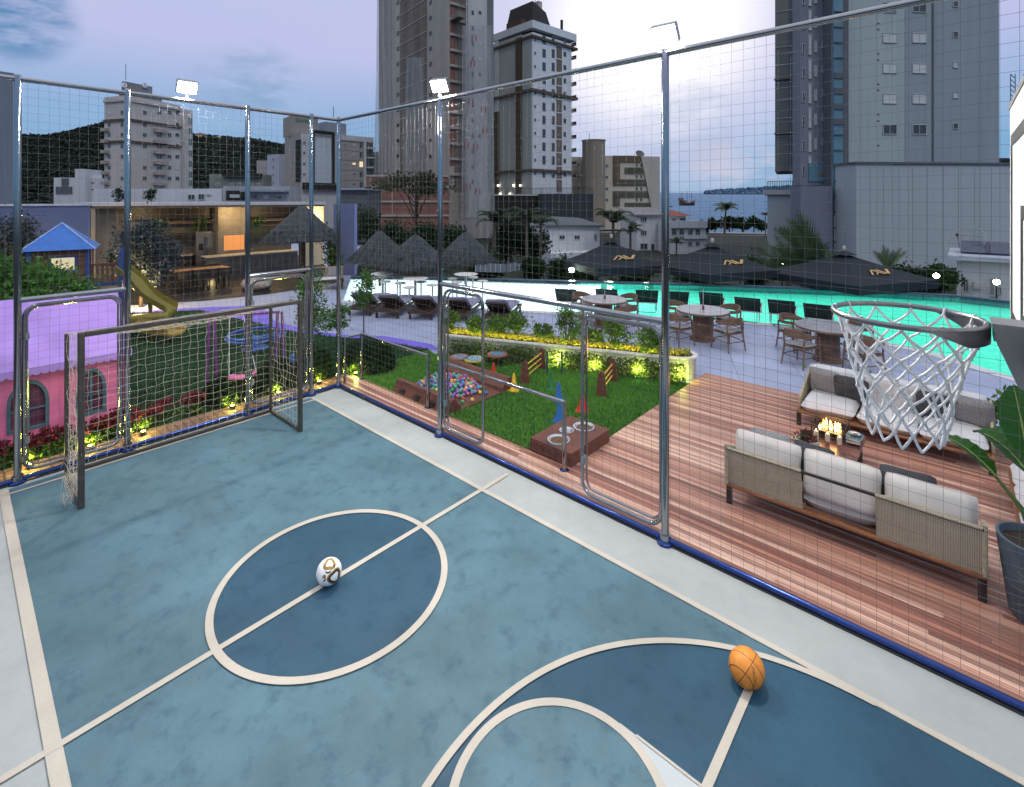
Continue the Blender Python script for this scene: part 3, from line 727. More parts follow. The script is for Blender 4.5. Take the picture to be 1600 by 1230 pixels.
# ------------------------------------------------------------------ planter with hedge
pa = R(22.2); po = Vector((-.28, 2.55, 0)); PX = Vector((math.cos(pa), math.sin(pa), 0)); PY = Vector((-math.sin(pa), math.cos(pa), 0))
def pl(x, y, z=0.): return po+PX*x+PY*y+Vector((0, 0, z))
def stad(x0, x1, y0, y1, n=8):
    r = (y1-y0)/2; cy = (y0+y1)/2
    return [(x1-r+r*math.cos(a), cy+r*math.sin(a)) for a in np.linspace(-PI/2, PI/2, n)]+[(x0+r+r*math.cos(a), cy+r*math.sin(a)) for a in np.linspace(PI/2, 3*PI/2, n)]
m_stone = M('pale planter stone', (.42, .41, .39), .7, 0, .2, 10, .3, 40)
t = thing('stone_planter', 'long rounded stone planter with lit rim beside the play lawn', 'planter', po, pa)
o_, i_ = stad(0, 5.62, 0, .58), stad(.05, 5.57, .05, .53); k = len(o_)
def ringprism(mb, o, i, z0, z1, m=0):
    k = len(o); mb.add([(p[0], p[1], z) for z in (z0, z1) for q in (o, i) for p in q], sum([[(a, (a+1) % k, 2*k+(a+1) % k, 2*k+a), (k+(a+1) % k, k+a, 3*k+a, 3*k+(a+1) % k), (2*k+a, 2*k+(a+1) % k, 3*k+(a+1) % k, 3*k+a)] for a in range(k)], []), m)
mb = MB(); ringprism(mb, o_, i_, 0, .42); mb.build('wall', m_stone, t)
mb = MB(); ringprism(mb, stad(-.03, 5.65, -.03, .61), stad(.06, 5.56, .06, .52), .421, .455); mb.build('coping', M('white planter coping', (.62, .61, .58), .5, 0, .1, 6), t)
mb = MB(); mb.sheet(stad(.05, 5.57, .05, .53), .40); mb.build('soil', M('planter soil', (.03, .022, .015), .9), t)
m_led = EM('warm led strip', (1., .82, .18), 90.)
mb = MB(); mb.b2((.3, .068, .425), (5.32, .082, .437)); mb.build('led_strip', m_led, t)
lf_hedge = [leafmat('hedge leaf', (.10, .19, .022), (.17, .27, .035)), leafmat('hedge leaf dark', (.05, .11, .018), (.09, .16, .025))]
lf_yel = [leafmat('yellow green ground cover', (.30, .29, .02), (.50, .44, .05)), leafmat('hedge leaf', 0, 0)]
n = 5200; P = np.stack([.1+5.4*RNG.random(n), .15+.32*RNG.random(n), .44+.10*RNG.random(n)], 1)
o = quads('ground_cover', leafquads(P, .045, .5, .9), lf_yel, None, (RNG.random(n) > .8).astype(int), po); o.rotation_euler = (0, 0, pa); tag(o, 'yellow green ground cover filling the lit planter', 'ground cover', None, 'stuff')
n = 9000; P = np.stack([.42+5.0*RNG.random(n), -.10-.12*RNG.random(n)**1.5*np.ones(n), .02+.38*RNG.random(n)], 1); P[:, 1] -= .05*np.sin(P[:, 0]*5)*(1-P[:, 2])
o = quads('hedge', leafquads(P, .05, .55, .3, outward=np.array([[0, -.7, .3]])), lf_hedge, None, RNG.integers(0, 2, n), po); o.rotation_euler = (0, 0, pa); tag(o, 'low clipped hedge along the lit front of the stone planter', 'hedge')
lf_sh = [leafmat('garden shrub leaf', (.07, .17, .024), (.15, .28, .04)), leafmat('garden shrub leaf dark', (.035, .095, .018), (.07, .15, .026))]
lf_pk = leafmat('pink bloom', (.35, .06, .13), (.5, .10, .2))
PLANTS = [(.25, .30, .55, 'bushy green shrub at the left end of the lit planter'), (.85, .28, .50, 'dense green shrub second along the lit planter'), (1.35, .30, .45, 'rounded green shrub third along the lit planter'), (1.85, .34, .62, 'tall leafy shrub left of the white table umbrella pole'), (2.5, .26, .42, 'dark low shrub in the middle of the lit planter'), (3.0, .34, .78, 'tallest leafy shrub in the lit planter'), (3.55, .24, .44, 'low shrub with pink blooms in the planter'), (4.0, .32, .66, 'open leafy shrub behind the tubular gate'), (4.75, .42, .55, 'wide shrub nearest the right end of the planter')]
for i, (x, rr, h, lab) in enumerate(PLANTS):
    b = pl(x, .3, .41); t = thing('planter_shrub', lab, 'shrub', b, 0, 'shrubs in the lit planter')
    mb = MB()
    for k in range(7):
        a = RNG.random()*6.28; q = rr*(.3+.5*RNG.random()); mb.tube([(0, 0, 0), (q*.4*math.cos(a), q*.4*math.sin(a), h*.5), (q*math.cos(a), q*math.sin(a), h*(.75+.25*RNG.random()))], [.008, .006, .002], 5)
    mb.build('stem', M('shrub bark', (.05, .035, .02), .8), t)
    foliage('crown', t, int(900*rr/.3), (0, 0, h*.55), (rr, rr, h*.52), .075, lf_sh+([lf_pk] if i in (6, 8) and False else []), 16, .26, .45, .4, hollow=.4)
# ------------------------------------------------------------------ garden spotlights
m_spotb = M('white spike light', (.65, .65, .62), .5); m_spotl = EM('yellow garden lamp', (.85, 1., .18), 14.)
SP = [(763, 561, 'garden spotlight beside the round play stools'), (796, 564, 'garden spotlight right of the round play stools'), (872, 575, 'garden spotlight behind the far blue cone'), (928, 583, 'garden spotlight between the two wooden hurdles'), (996, 591, 'garden spotlight right of the nearer wooden hurdle'), (1066, 600, 'garden spotlight at the timber deck end of the hedge')]
for px, py, lab in SP:
    p = G(px, py); p.z = .01; t = thing('garden_spotlight', lab, 'garden light', p, 0, 'spike lights facing the planter hedge')
    ax = (PY*.8+Vector((0, 0, .5))).normalized()
    MB().tube([(0, 0, 0), (0, 0, .05)], .008, 8).build('spike', m_spotb, t)
    c = Vector((0, 0, .07)); MB().tube([c-ax*.035, c+ax*.035], .026, 12).build('head', m_spotb, t, smooth=40)
    MB().tube([c+ax*.0355, c+ax*.038], .021, 12).build('lens', m_spotl, t)
    lamp('POINT', 'garden lamp', p+c+Vector((0, 0, .10)), 13., (.86, 1., .10), t, .05)
q = pl(2.1, -.14, .03); 
def uplight(p, lab, pw=9., col=(1., .95, .16), grp='ground uplights in the garden bed'):
    t = thing('ground_uplight', lab, 'garden light', p, 0, grp)
    MB().lathe([(.038, 0), (.038, .05), (.03, .055)], n=16).build('body', m_black, t, smooth=40)
    MB().lathe([(.0, .058), (.029, .0575)], n=16).build('lens', m_spotl, t)
    lamp('POINT', 'uplight lamp', Vector(p)+Vector((0, 0, .10)), pw, col, t, .025); return t
# ------------------------------------------------------------------ play lawn toys
m_brown = plankmat('red brown composite', [(.13, .05, .035), (.17, .066, .045), (.15, .058, .04)], (1, 8, 8), .5, .35)
t = thing('ball_pit', 'wooden ball pit with two sloping sides full of coloured balls', 'ball pit', (1.75, 1.2, 0))
def wedge(pr, x0, x1, name, par):
    mb = MB(); k = len(pr); mb.add([(x0, y, z) for y, z in pr]+[(x1, y, z) for y, z in pr], [tuple(range(k-1, -1, -1)), tuple(range(k, 2*k))]+[(i, (i+1) % k, k+(i+1) % k, k+i) for i in range(k)]); return mb.build(name, m_brown, par, world=True, bevel=.004)
wedge([(.50, .008), (.80, .008), (.80, .08), (.68, .23), (.60, .23)], 1.0, 2.50, 'front_side', t)
wedge([(1.80, .008), (2.12, .008), (2.03, .25), (1.95, .25), (1.80, .09)], .92, 2.52, 'back_side', t)
mb = MB(); mb.b2((.95, .802, .008), (2.52, 1.798, .04)); mb.build('floor_panel', m_brown, t, world=True)
for i in range(3): MB().b2((1.2+i*.42, .497, .06), (1.32+i*.42, .56, .12)).build('air_hole', m_black, t, world=True)
BC = [('red', (.48, .055, .06)), ('blue', (.06, .15, .48)), ('yellow', (.75, .50, .11)), ('green', (.09, .38, .19)), ('teal', (.08, .34, .40)), ('pink', (.55, .17, .27)), ('purple', (.24, .14, .42))]
br = .034; pts = []
for tr_ in range(6000):
    x = 1.05+1.2*RNG.random(); y = .86+.88*RNG.random()
    e = ((x-1.62)/.62)**2+((y-1.3)/.5)**2
    if e > 1 and RNG.random() > .025: continue
    lay = 0 if e > .75 else int(RNG.random()*(1+2.2*(1-e)))
    p = (x, y, .04+br+lay*br*1.55)
    if all((p[0]-q[0])**2+(p[1]-q[1])**2+(p[2]-q[2])**2 > (1.80*br)**2 for q in pts): pts.append(p)
    if len(pts) >= 280: break
for x, y in ((2.38, .95), (2.44, 1.12), (2.30, 1.45), (2.4, 1.5), (2.28, 1.05)): pts.append((x, y, .04+br))
protos = []
for nm, c in BC:
    mb = MB(); mb.lathe(sph(br, nv=10), n=14)
    o = mb.build('plastic_ball', M(nm+' ball plastic', c, .35, 0, .05, 8), None, smooth=60); protos.append(o)
used = set()
for p in pts:
    i = int(RNG.integers(0, len(BC)))
    if i not in used: o = protos[i]; used.add(i)
    else: o = protos[i].copy(); COL.objects.link(o)
    o.location = p; tag(o, '%s plastic ball in the heap inside the wooden ball pit' % BC[i][0], 'ball', '%s plastic balls in the ball pit' % BC[i][0])
def cone(px, py, h, c, lab):
    p = G(px, py); p.z = .012; t = thing('marker_cone', lab, 'cone', p, RNG.random(), 'coloured cones on the play lawn')
    m = M(lab.split()[0]+' cone plastic', c, .42, 0, .06, 6)
    MB().lathe([(h*.27, .018), (h*.20, .05*h/.3), (h*.07, h*.92), (h*.05, h), (0, h)], n=24).build('cone_body', m, t, smooth=35)
    MB().box((0, 0, .009), (h*.66, h*.66, .016)).build('base', m, t, bevel=.004)
    MB().lathe([(h*.151, h*.45), (h*.128, h*.58)], n=24).build('band', M(lab.split()[0]+' cone band', tuple(x*.75 for x in c), .4), t, smooth=35)
cone(803, 611, .31, (.80, .50, .03), 'yellow cone standing alone on the play lawn'); cone(771, 592, .30, (.62, .03, .02), 'red cone half hidden behind the ball pit wall')
cone(910, 643, .33, (.70, .025, .02), 'red cone behind the bowl box, beside the gate'); cone(873, 628, .33, (.02, .13, .42), 'blue cone farther from the bowl box')
cone(874, 660, .33, (.02, .13, .42), 'blue cone nearer to the bowl box'); cone(861, 609, .30, (.02, .16, .05), 'green cone in the shade near the far hurdle')
def hurdle(px0, px1, lab):
    a, b = G(*px0), G(*px1); c = (a+b)/2; d = (b-a); rz = math.atan2(d.y, d.x); w_ = d.length; c.z = .01
    t = thing('agility_hurdle', lab, 'hurdle', c, rz, 'wooden hurdles on the play lawn')
    for s in (-1, 1):
        x = s*w_/2; MB().prism([(-.1, 0), (.1, 0), (.0, .46), (-.10, .46)], -.025, .025)
        mb = MB(); pr = [(-.10, 0), (.10, 0), (.06, .40), (.0, .45), (-.05, .42)]
        mb.add([(x-.022, y, z) for y, z in pr]+[(x+.022, y, z) for y, z in pr], [(4, 3, 2, 1, 0), (5, 6, 7, 8, 9)]+[(i, (i+1) % 5, 5+(i+1) % 5, 5+i) for i in range(5)])
        mb.build('side_board', m_brown, t, bevel=.004)
    for z in (.12, .23, .34): MB().tube([(-w_/2+.023, 0, z), (w_/2-.023, 0, z)], .012, 10).build('bar', M('yellow hurdle bar', (.66, .43, .07), .4), t, smooth=40)
hurdle((820, 601), (846, 578), 'wooden hurdle with yellow bars beside the planter spotlights'); hurdle((940, 621), (957, 597), 'wooden hurdle with yellow bars, nearer the timber deck')
for px, py, c1, c2, lab in ((718, 578, (.20, .085, .06), (.16, .19, .24), 'round play stool with red brown rim by planter'), (741, 581, (.42, .34, .06), (.16, .30, .42), 'round play stool with yellow and blue top'), (777, 573, (.30, .09, .05), (.10, .20, .30), 'round play stool with blue centre on brown post')):
    p = G(px, py); p.z = .01; t = thing('play_stool', lab, 'stool', p, 0, 'round play stools on the lawn')
    MB().tube([(0, 0, 0), (0, 0, .225)], .035, 12).build('post', m_brown, t, smooth=40)
    MB().lathe([(.20, .225), (.215, .24), (.21, .262)], n=32).build('seat', M(lab.split()[5]+'%d rim' % px, c1, .5), t, smooth=40)
    MB().lathe([(.155, .2625), (.15, .270), (0, .272)], n=32).build('seat_centre', M('stool centre %d' % px, c2, .4, 0, .5, 14), t, smooth=40)
for px, py, lab in ((855, 586, 'thin teal weave pole left of the far blue cone'), (878, 586, 'thin teal weave pole right of the far hurdle')):
    p = G(px, py); p.z = .01; t = thing('weave_pole', lab, 'pole', p, 0, 'teal weave poles on the lawn')
    MB().tube([(0, 0, 0), (0, 0, .45)], .018, 10).build('pole', M('dark teal plastic', (.015, .08, .10), .45), t); MB().lathe([(.06, 0), (.06, .012), (.02, .02)], n=16).build('foot', m_black, t)
t = thing('bowl_box', 'low red brown box with three steel pet bowls', 'pet feeder', (4.58, .95, 0))
MB().b2((4.24, .50, .008), (4.93, 1.46, .21)).build('box_body', m_brown, t, world=True, bevel=.008)
m_steel = M('bright steel bowl', (.62, .63, .65), .18, 1., .05); m_kib = M('brown kibble', (.12, .065, .03), .8, 0, .6, 80, .8, 120)
for x, y, r_, kb in ((4.58, .70, .135, 1), (4.50, 1.0, .085, 0), (4.62, 1.26, .135, 1)):
    b = MB().lathe([(r_+.025, .2105), (r_+.022, .226), (r_, .230), (r_-.012, .222), (r_-.03, .2115)], (x, y, 0), 36).build('bowl', m_steel, t, world=True, smooth=50)
    MB().lathe([(r_-.028, .2135), (0, .219 if kb else .2115)], (x, y, 0), 30).build('bowl_filling', m_kib if kb else M('clear water in bowl', (.3, .36, .4), .05), b, world=True, smooth=60)
# ------------------------------------------------------------------ lounge sofas
m_cush = M('cream upholstery', (.60, .56, .52), .85, 0, .06, 4, .25, 160)
m_cushw = M('pale grey upholstery', (.55, .55, .57), .85, 0, .08, 5, .25, 160)
m_char = M('charcoal cushion cloth', (.055, .058, .065), .9, 0, .2, 8, .3, 150)
m_gry = M('grey melange cushion', (.24, .24, .25), .9, 0, .3, 60, .3, 150)
m_teak = plankmat('teak rail', [(.26, .115, .055), (.32, .145, .07)], (2, 20, 20), .45, .3)
m_leg = M('dark bronze leg', (.05, .042, .038), .4, .5)
def wicker():
    m, nt, b = newmat('woven rope'); v = coords(nt, 'Object')
    w1 = nt.nodes.new('ShaderNodeTexWave'); L(nt, v, w1.inputs['Vector']); w1.bands_direction = 'X'; w1.inputs['Scale'].default_value = 28; w1.inputs['Distortion'].default_value = 1.2; w1.inputs['Detail'].default_value = 3
    w2 = nt.nodes.new('ShaderNodeTexWave'); L(nt, v, w2.inputs['Vector']); w2.bands_direction = 'Z'; w2.inputs['Scale'].default_value = 34; w2.inputs['Distortion'].default_value = 1.5
    f = mth(nt, 'MULTIPLY', w1.outputs['Fac'], w2.outputs['Fac']); n1 = noise(nt, v, 60, 3)
    col = ramp(nt, mth(nt, 'ADD', f, mth(nt, 'MULTIPLY', n1, .3)), [(.1, (.22, .185, .12)), (.5, (.52, .46, .33)), (.95, (.72, .66, .50))])
    L(nt, col, b.inputs['Base Color']); b.inputs['Roughness'].default_value = .8; bump(nt, b, f, .6, .006); return m
m_wick = wicker()
def pillowmesh(mb, c, w, d, h, rx=0, rz=0, puff=.5, nx=10, ny=10, m=0):
    """soft cushion: superellipse-like slab w (x) by d (y) by h (z), rotated"""
    q = Matrix.Rotation(rz, 3, 'Z') @ Matrix.Rotation(rx, 3, 'X'); vs = []; fs = []
    for s in (1, -1):
        for j in range(ny+1):
            for i in range(nx+1):
                u, v = 2*i/nx-1, 2*j/ny-1
                e = max(0, (1-abs(u)**3.2))**.42*max(0, (1-abs(v)**3.2))**.42
                z = s*h/2*((1-puff)*min(1, e*1.6)+puff*e) if 0 < i < nx and 0 < j < ny else 0
                k = 1-.05*(1-abs(u))*(abs(v))
                vs.append(q @ Vector((u*w/2*(1-.03*(1-v*v)-.06*abs(v)**7), v*d/2*(1-.03*(1-u*u)-.08*abs(u)**7), z*(1+.05*math.sin(3.1*u+9*c[0]+2.3*v))+.012*math.sin(2.2*u+5*c[0])*(v*v)))+Vector(c))
    n1 = (nx+1)*(ny+1)
    for s in (0, 1):
        for j in range(ny):
            for i in range(nx):
                a = s*n1+j*(nx+1)+i; f_ = (a, a+1, a+nx+2, a+nx+1); fs.append(f_ if s == 0 else f_[::-1])
    mb.add(vs, fs, m)
def sofa(label, loc, rz, Ln, dep=.86, backs=(), cush=m_cush, scat=()):
    """origin: rear left leg; +x along the back, +y towards the front"""
    t = thing('garden_sofa', label, 'sofa', loc, rz, 'rope sofas on the timber deck')
    for x in (.03, Ln-.03):
        for y in (.03, dep-.05): MB().box((x, y, .10), (.06, .04, .20)).build('leg', m_leg, t, bevel=.005)
    mb = MB(); mb.b2((0, 0, .20), (Ln, .035, .232)); mb.b2((0, dep-.035, .20), (Ln, dep, .232)); mb.b2((0, .036, .20), (.035, dep-.036, .232)); mb.b2((Ln-.035, .036, .20), (Ln, dep-.036, .232)); mb.b2((.04, .04, .205), (Ln-.04, dep-.04, .225)); mb.build('seat_frame', m_teak, t, bevel=.006)
    # woven back and arms
    for a, b in backs:
        mb = MB(); n = 20; yb = lambda s: .02-.07*s
        for s0 in range(6):
            z0, z1 = .234+.42*s0/6, .234+.42*(s0+1)/6; y0, y1 = yb(s0/6), yb((s0+1)/6)
            mb.add([(a, y0, z0), (b, y0, z0), (b, y1, z1), (a, y1, z1), (a, y0+.03, z0), (b, y0+.03, z0), (b, y1+.03, z1), (a, y1+.03, z1)], [(0, 1, 2, 3), (7, 6, 5, 4), (0, 3, 7, 4), (2, 1, 5, 6)])
        mb.tube([(a, yb(1)+.015, .655), (b, yb(1)+.015, .655)], .02, 8)
        mb.build('woven_back', m_wick, t, smooth=50)
    MB().b2((.0, -.052, .640), (Ln, -.030, .664)).build('back_rail', m_leg, t)
    for x in (-.005, Ln-.03):
        mb = MB(); mb.add([(xx, y, z) for xx in (x, x+.035) for y, z in ((-.03, .234), (dep*.80, .234), (dep*.80, .40), (.28, .56), (-.055, .70))], [(0, 1, 2, 3, 4), (9, 8, 7, 6, 5)]+[(i, 5+i, 5+(i+1) % 5, (i+1) % 5) for i in range(5)]); mb.build('woven_arm', m_wick, t, bevel=.010)
    n = 3; cw = (Ln-.08)/n
    for i in range(n):
        mb = MB(); pillowmesh(mb, (.04+cw*(i+.5), dep*.52+.02, .315), cw-.006, dep*.90, .21, 0, 0, .5, 14, 14); mb.build('seat_cushion', cush, t, smooth=80)
        mb = MB(); pillowmesh(mb, (.04+cw*(i+.5), .165, .585), cw-.008, .48, .23, R(80), 0, .5, 16, 14); mb.build('back_cushion', cush, t, smooth=80)
    for (x, y, z, w_, h, rx, rzz, m, lab) in scat:
        mb = MB(); pillowmesh(mb, (0, 0, 0), w_, h, .15, R(rx), R(rzz), .7)
        o = mb.build('scatter_cushion', m, None, smooth=80); q = Matrix.Rotation(rz, 3, 'Z') @ Vector((x, y, z)); o.location = Vector(loc)+q; o.rotation_euler = (0, 0, rz)
        tag(o, lab, 'cushion', 'scatter cushions on the sofas')
    return t
sofa('cream rope sofa with its back to the court fence', (6.69, 1.06, .03), 0, 2.18, .86, ((.03, .77), (1.40, 2.15)), m_cush,
     ((.38, .30, .62, .44, .42, 66, 6, m_gry, 'grey woven cushion leaning in the near sofa corner'), (.80, .32, .60, .42, .42, 62, -6, m_char, 'dark cushion peeping over the near sofa, left one'), (1.62, .32, .61, .46, .42, 64, 4, m_char, 'dark cushion peeping over the near sofa, right one')))
sofa('pale rope sofa across the fire table, facing the court', (9.02, 4.72, .03), PI, 2.22, .88, ((.03, 2.19),), m_cushw,
     ((1.92, .30, .60, .46, .44, 66, -8, m_gry, 'grey cushion at the left end of the far sofa'), (1.58, .36, .58, .46, .44, 62, 6, m_char, 'charcoal cushion beside the grey one on far sofa'), (.58, .34, .58, .46, .44, 64, 3, m_char, 'charcoal cushion right of the net on far sofa'), (.22, .32, .60, .50, .46, 66, -8, m_gry, 'large grey cushion at right end of far sofa')))
sofa('pale rope sofa end-on at right edge behind the banana plant', (9.98, 1.75, .03), PI/2, 1.9, .86, ((.03, 1.87),), m_cushw)
# fire table
t = thing('fire_table', 'low red brown stone table holding a gas fire', 'coffee table', (7.46, 2.62, .03))
m_ft = M('red brown polished stone', (.16, .075, .06), .22, 0, .45, 9, .05, 40)
MB().b2((7.18, 2.02, .31), (7.76, 3.28, .35)).build('table_top', m_ft, t, world=True, bevel=.006)
for x in (7.24, 7.70):
    for y in (2.12, 3.18): MB().b2((x-.025, y-.04, .03), (x+.025, y+.04, .3095)).build('leg', m_leg, t, world=True)
t = thing('glass_fire', 'gas fire with flames behind glass on the stone table', 'fire', (7.40, 2.98, .38))
mb = MB()
for x in (-.19, .19):
    for y in (-.17, .17): mb.box((x, y, .085), (.012, .012, .17))
for z in (.015, .165):
    for x in (-.19, .19): mb.box((x, 0, z), (.0124, .33, .0124))
    for y in (-.17, .17): mb.box((0, y, z), (.37, .0124, .0124))
for y in (-.09, 0, .09): mb.box((0, y, .170), (.37, .010, .010))
mb.build('frame', m_leg, t); MB().box((0, 0, .035), (.30, .26, .05)).build('burner', m_black, t)
m_fl = EM('flame', (1., .42, .06), 9.); m_fl2 = EM('flame core', (1., .70, .25), 16.)
mb = MB()
for k in range(16):
    x = -.12+.24*RNG.random(); y = -.09+.18*RNG.random(); h = .05+.08*RNG.random(); mb.lathe([(.008, 0), (.014, h*.3), (.008, h*.7), (0, h)], (x, y, .06), 7, int(RNG.random() > .5))
mb.build('flames', [m_fl, m_fl2], t, smooth=80); lamp('POINT', 'fire glow', (7.40, 2.98, .62), 9, (1, .45, .12), t, .06)
for i, y in enumerate((-.10, 0., .10)):
    p = Vector((7.28+.13*i, 2.72, .38)); c = thing('candle', ['left', 'middle', 'right'][i]+' pillar candle before the gas fire', 'candle', p, 0, 'candles beside the fire')
    MB().lathe([(.028, 0), (.028, .09), (.02, .095), (.0, .09)], n=16).build('wax', M('ivory wax', (.62, .52, .40), .5), c, smooth=40); MB().lathe([(.004, .095), (.006, .108), (0, .12)], n=8).build('flame', m_fl2, c)
t = thing('concrete_bowl', 'ribbed concrete bowl of dark red succulents on stone table', 'plant bowl', (7.245, 2.36, .38))
pr = [(.06, 0), (.12, .02), (.145, .06), (.135, .10), (.12, .105), (.11, .085), (0, .085)]
mb = MB(); mb.lathe(pr, n=40)
mb.v = [(x*(1+.03*math.cos(20*math.atan2(y, x))*(1 if .01 < z < .1 else 0)), y*(1+.03*math.cos(20*math.atan2(y, x))*(1 if .01 < z < .1 else 0)), z) for x, y, z in mb.v]
mb.build('bowl', M('pale ribbed concrete', (.45, .40, .33), .8, 0, .15, 14), t, smooth=40)
foliage('succulents', t, 420, (0, 0, .13), (.115, .115, .075), .05, [leafmat('dark red succulent', (.16, .03, .035), (.26, .06, .06)), leafmat('olive succulent', (.07, .08, .03), (.10, .12, .04))], 14, .3, .5, .8)
for i, (dx, dz, rz_, c, lab) in enumerate(((0, 0, .1, (.12, .045, .03), 'brown book at the bottom of the small stack'), (.01, .036, -.08, (.06, .14, .17), 'teal book on top of the small stack'))):
    t = thing('book', lab, 'book', (7.66+dx, 2.95, .381+dz), rz_)
    MB().box((0, 0, .0165), (.158, .228, .030)).build('pages', M('paper block', (.6, .58, .52), .8), t)
    mb = MB(); mb.box((0, 0, .0015), (.165, .235, .003)); mb.box((0, 0, .0335), (.165, .235, .003)); mb.box((-.081, 0, .0175), (.003, .235, .028)); mb.build('cover', M('book cover %d' % i, c, .4, 0, .3, 20), t)
t = thing('silver_tray', 'small grey tray lying on the teal book', 'tray', (7.67, 2.96, .4535)); MB().lathe([(.05, 0), (.07, .012), (.072, .02), (.066, .014), (0, .008)], n=24).build('dish', m_steel, t, smooth=50); MB().box((0, 0, .022), (.06, .03, .02), rz=.5).build('soap_block', M('cream soap', (.6, .58, .5), .6), t, bevel=.004)
# planting behind the far sofa
def bush(name, label, loc, r, h, n, leaf, mats, cat='shrub', group=None, extra=None, k=16, aspect=.5):
    t = thing(name, label, cat, loc, 0, group); mb = MB()
    for i in range(6):
        a = RNG.random()*6.28; q = r*(.3+.5*RNG.random()); mb.tube([(0, 0, 0), (q*.35*math.cos(a), q*.35*math.sin(a), h*.5), (q*math.cos(a), q*math.sin(a), h*.85)], [.012*h/.6, .008*h/.6, .003], 5)
    mb.build('stem', M('shrub bark', (.05, .035, .02), .8), t)
    foliage('foliage', t, n, (0, 0, h*.55), (r, r, h*.5), leaf, mats, k, .27, aspect, .4, hollow=.4)
    if extra: foliage('blooms', t, 26, (0, 0, h*.75), (r, r, h*.35), .06, extra, 10, .2, .9, .9)
    return t
bush('flowering_shrub', 'green shrub with pink blooms behind the left of far sofa', (7.2, 5.15, 0), .42, .62, 900, .08, lf_sh, 'shrub', 'shrubs behind the far sofa', lf_pk)
bush('flowering_shrub', 'green shrub with pink blooms seen through the basket net', (7.95, 5.2, 0), .40, .60, 900, .08, lf_sh, 'shrub', 'shrubs behind the far sofa', lf_pk)
bush('flowering_shrub', 'low shrub with yellow and red blooms behind far sofa', (8.55, 5.1, 0), .26, .55, 500, .06, lf_sh, 'shrub', 'shrubs behind the far sofa', leafmat('red bloom', (.4, .05, .03), (.5, .25, .03)))
bush('leafy_shrub', 'tall dark green shrub at the right end of far sofa', (9.35, 5.0, 0), .52, .95, 1700, .09, lf_sh, 'shrub', 'shrubs behind the far sofa')
# banana plant in pot
m_pot = M('slate blue pot', (.075, .105, .135), .55, 0, .15, 5, .1, 60)
t = thing('potted_banana_plant', 'big-leafed banana plant in a tall slate blue pot', 'potted plant', (9.17, 1.12, .03))
MB().lathe([(.15, 0), (.17, .03), (.245, .62), (.25, .655), (.23, .66), (.215, .60), (0, .60)], n=40).build('pot', m_pot, t, smooth=40)
mb = MB(); mb.lathe([(.214, .603), (0, .61)], n=24); mb.build('soil', M('planter soil', 0), t)
m_ban = leafmat('banana leaf', (.025, .10, .016), (.04, .13, .022), .3, .35); m_stalk = M('banana stalk', (.10, .17, .04), .5, 0, .2, 10)
def banleaf(base, tip, W_, droop, bend, name='leaf'):
    base, tip = Vector(base), Vector(tip); mid0 = Vector((base.x*.4, base.y*.4, base.z*.55+.28))
    MB().tube([(0, 0, .6), (0+base.x*.35, base.y*.35, .6+(base.z-.6)*.55), base], [.024, .02, .012], 8).build('stalk', m_stalk, t, smooth=50)
    d = tip-base; side = d.cross(Vector((0, 0, 1))).normalized(); vs = []; fs = []; n = 22; m_ = 4
    for i in range(n+1):
        s = i/n; c = base+d*s+Vector((0, 0, bend*4*s*(1-s)-droop*s*s)); w_ = W_*(math.sin(PI*min(1, s**.7*.98+.02))**.75)*(1+.05*math.sin(s*31+base.x*9))
        for j in range(-m_, m_+1):
            q = j/m_; vs.append(c+side*q*w_+Vector((0, 0, abs(q)*w_*.42+.008*math.sin(s*44+q*2))))
    for i in range(n):
        for j in range(2*m_): a = i*(2*m_+1)+j; fs.append((a, a+1, a+2*m_+2, a+2*m_+1))
    mb = MB(); mb.add(vs, fs); o = mb.build(name, m_ban, t, smooth=80)
    mb = MB(); mb.tube([base+d*s+Vector((0, 0, bend*4*s*(1-s)-droop*s*s+.004)) for s in np.linspace(0, .97, 14)], [.012*(1-.8*s) for s in np.linspace(0, 1, 14)], 6); mb.build('midrib', M('banana midrib', (.20, .28, .07), .5), o, smooth=50)
LB = lambda px, py, d: tuple(D(px, py, d)-t.location)
banleaf(LB(1556, 745, 4.25), LB(1461, 670, 4.7), .10, .05, .05)
banleaf(LB(1604, 738, 4.15), LB(1520, 664, 4.5), .20, .06, .06)
banleaf(LB(1606, 715, 4.10), LB(1583, 598, 4.25), .17, .02, .02)
banleaf((.15, .1, 1.35), (.62, .3, 1.7), .16, .10, .06)
banleaf((.1, -.12, 1.2), (.42, -.5, 1.6), .15, .1, .06)
t2 = thing('spiky_plant', 'small yellow green spiky plant beside the slate pot', 'plant', (9.30, .62, .03))
MB().lathe([(.10, 0), (.14, .02), (.17, .42), (.15, .42), (.13, .38), (0, .38)], n=28).build('pot', m_pot, t2, smooth=40)
V = []
for k in range(120):
    a = RNG.random()*2*PI; e = .2+1.2*RNG.random(); d = np.array([math.cos(a)*math.cos(e), math.sin(a)*math.cos(e), math.sin(e)]); p = np.cross(d, [0, 0, 1.]); p /= np.linalg.norm(p)
    b = np.array([0, 0, .40]); l = .26+.14*RNG.random(); V.append([b-p*.006, b+p*.006, b+d*l-np.array([0, 0, .03])])
quads('spikes', np.array(V), leafmat('yellow green spike', (.30, .34, .05), (.48, .46, .10)), t2, nv=3)
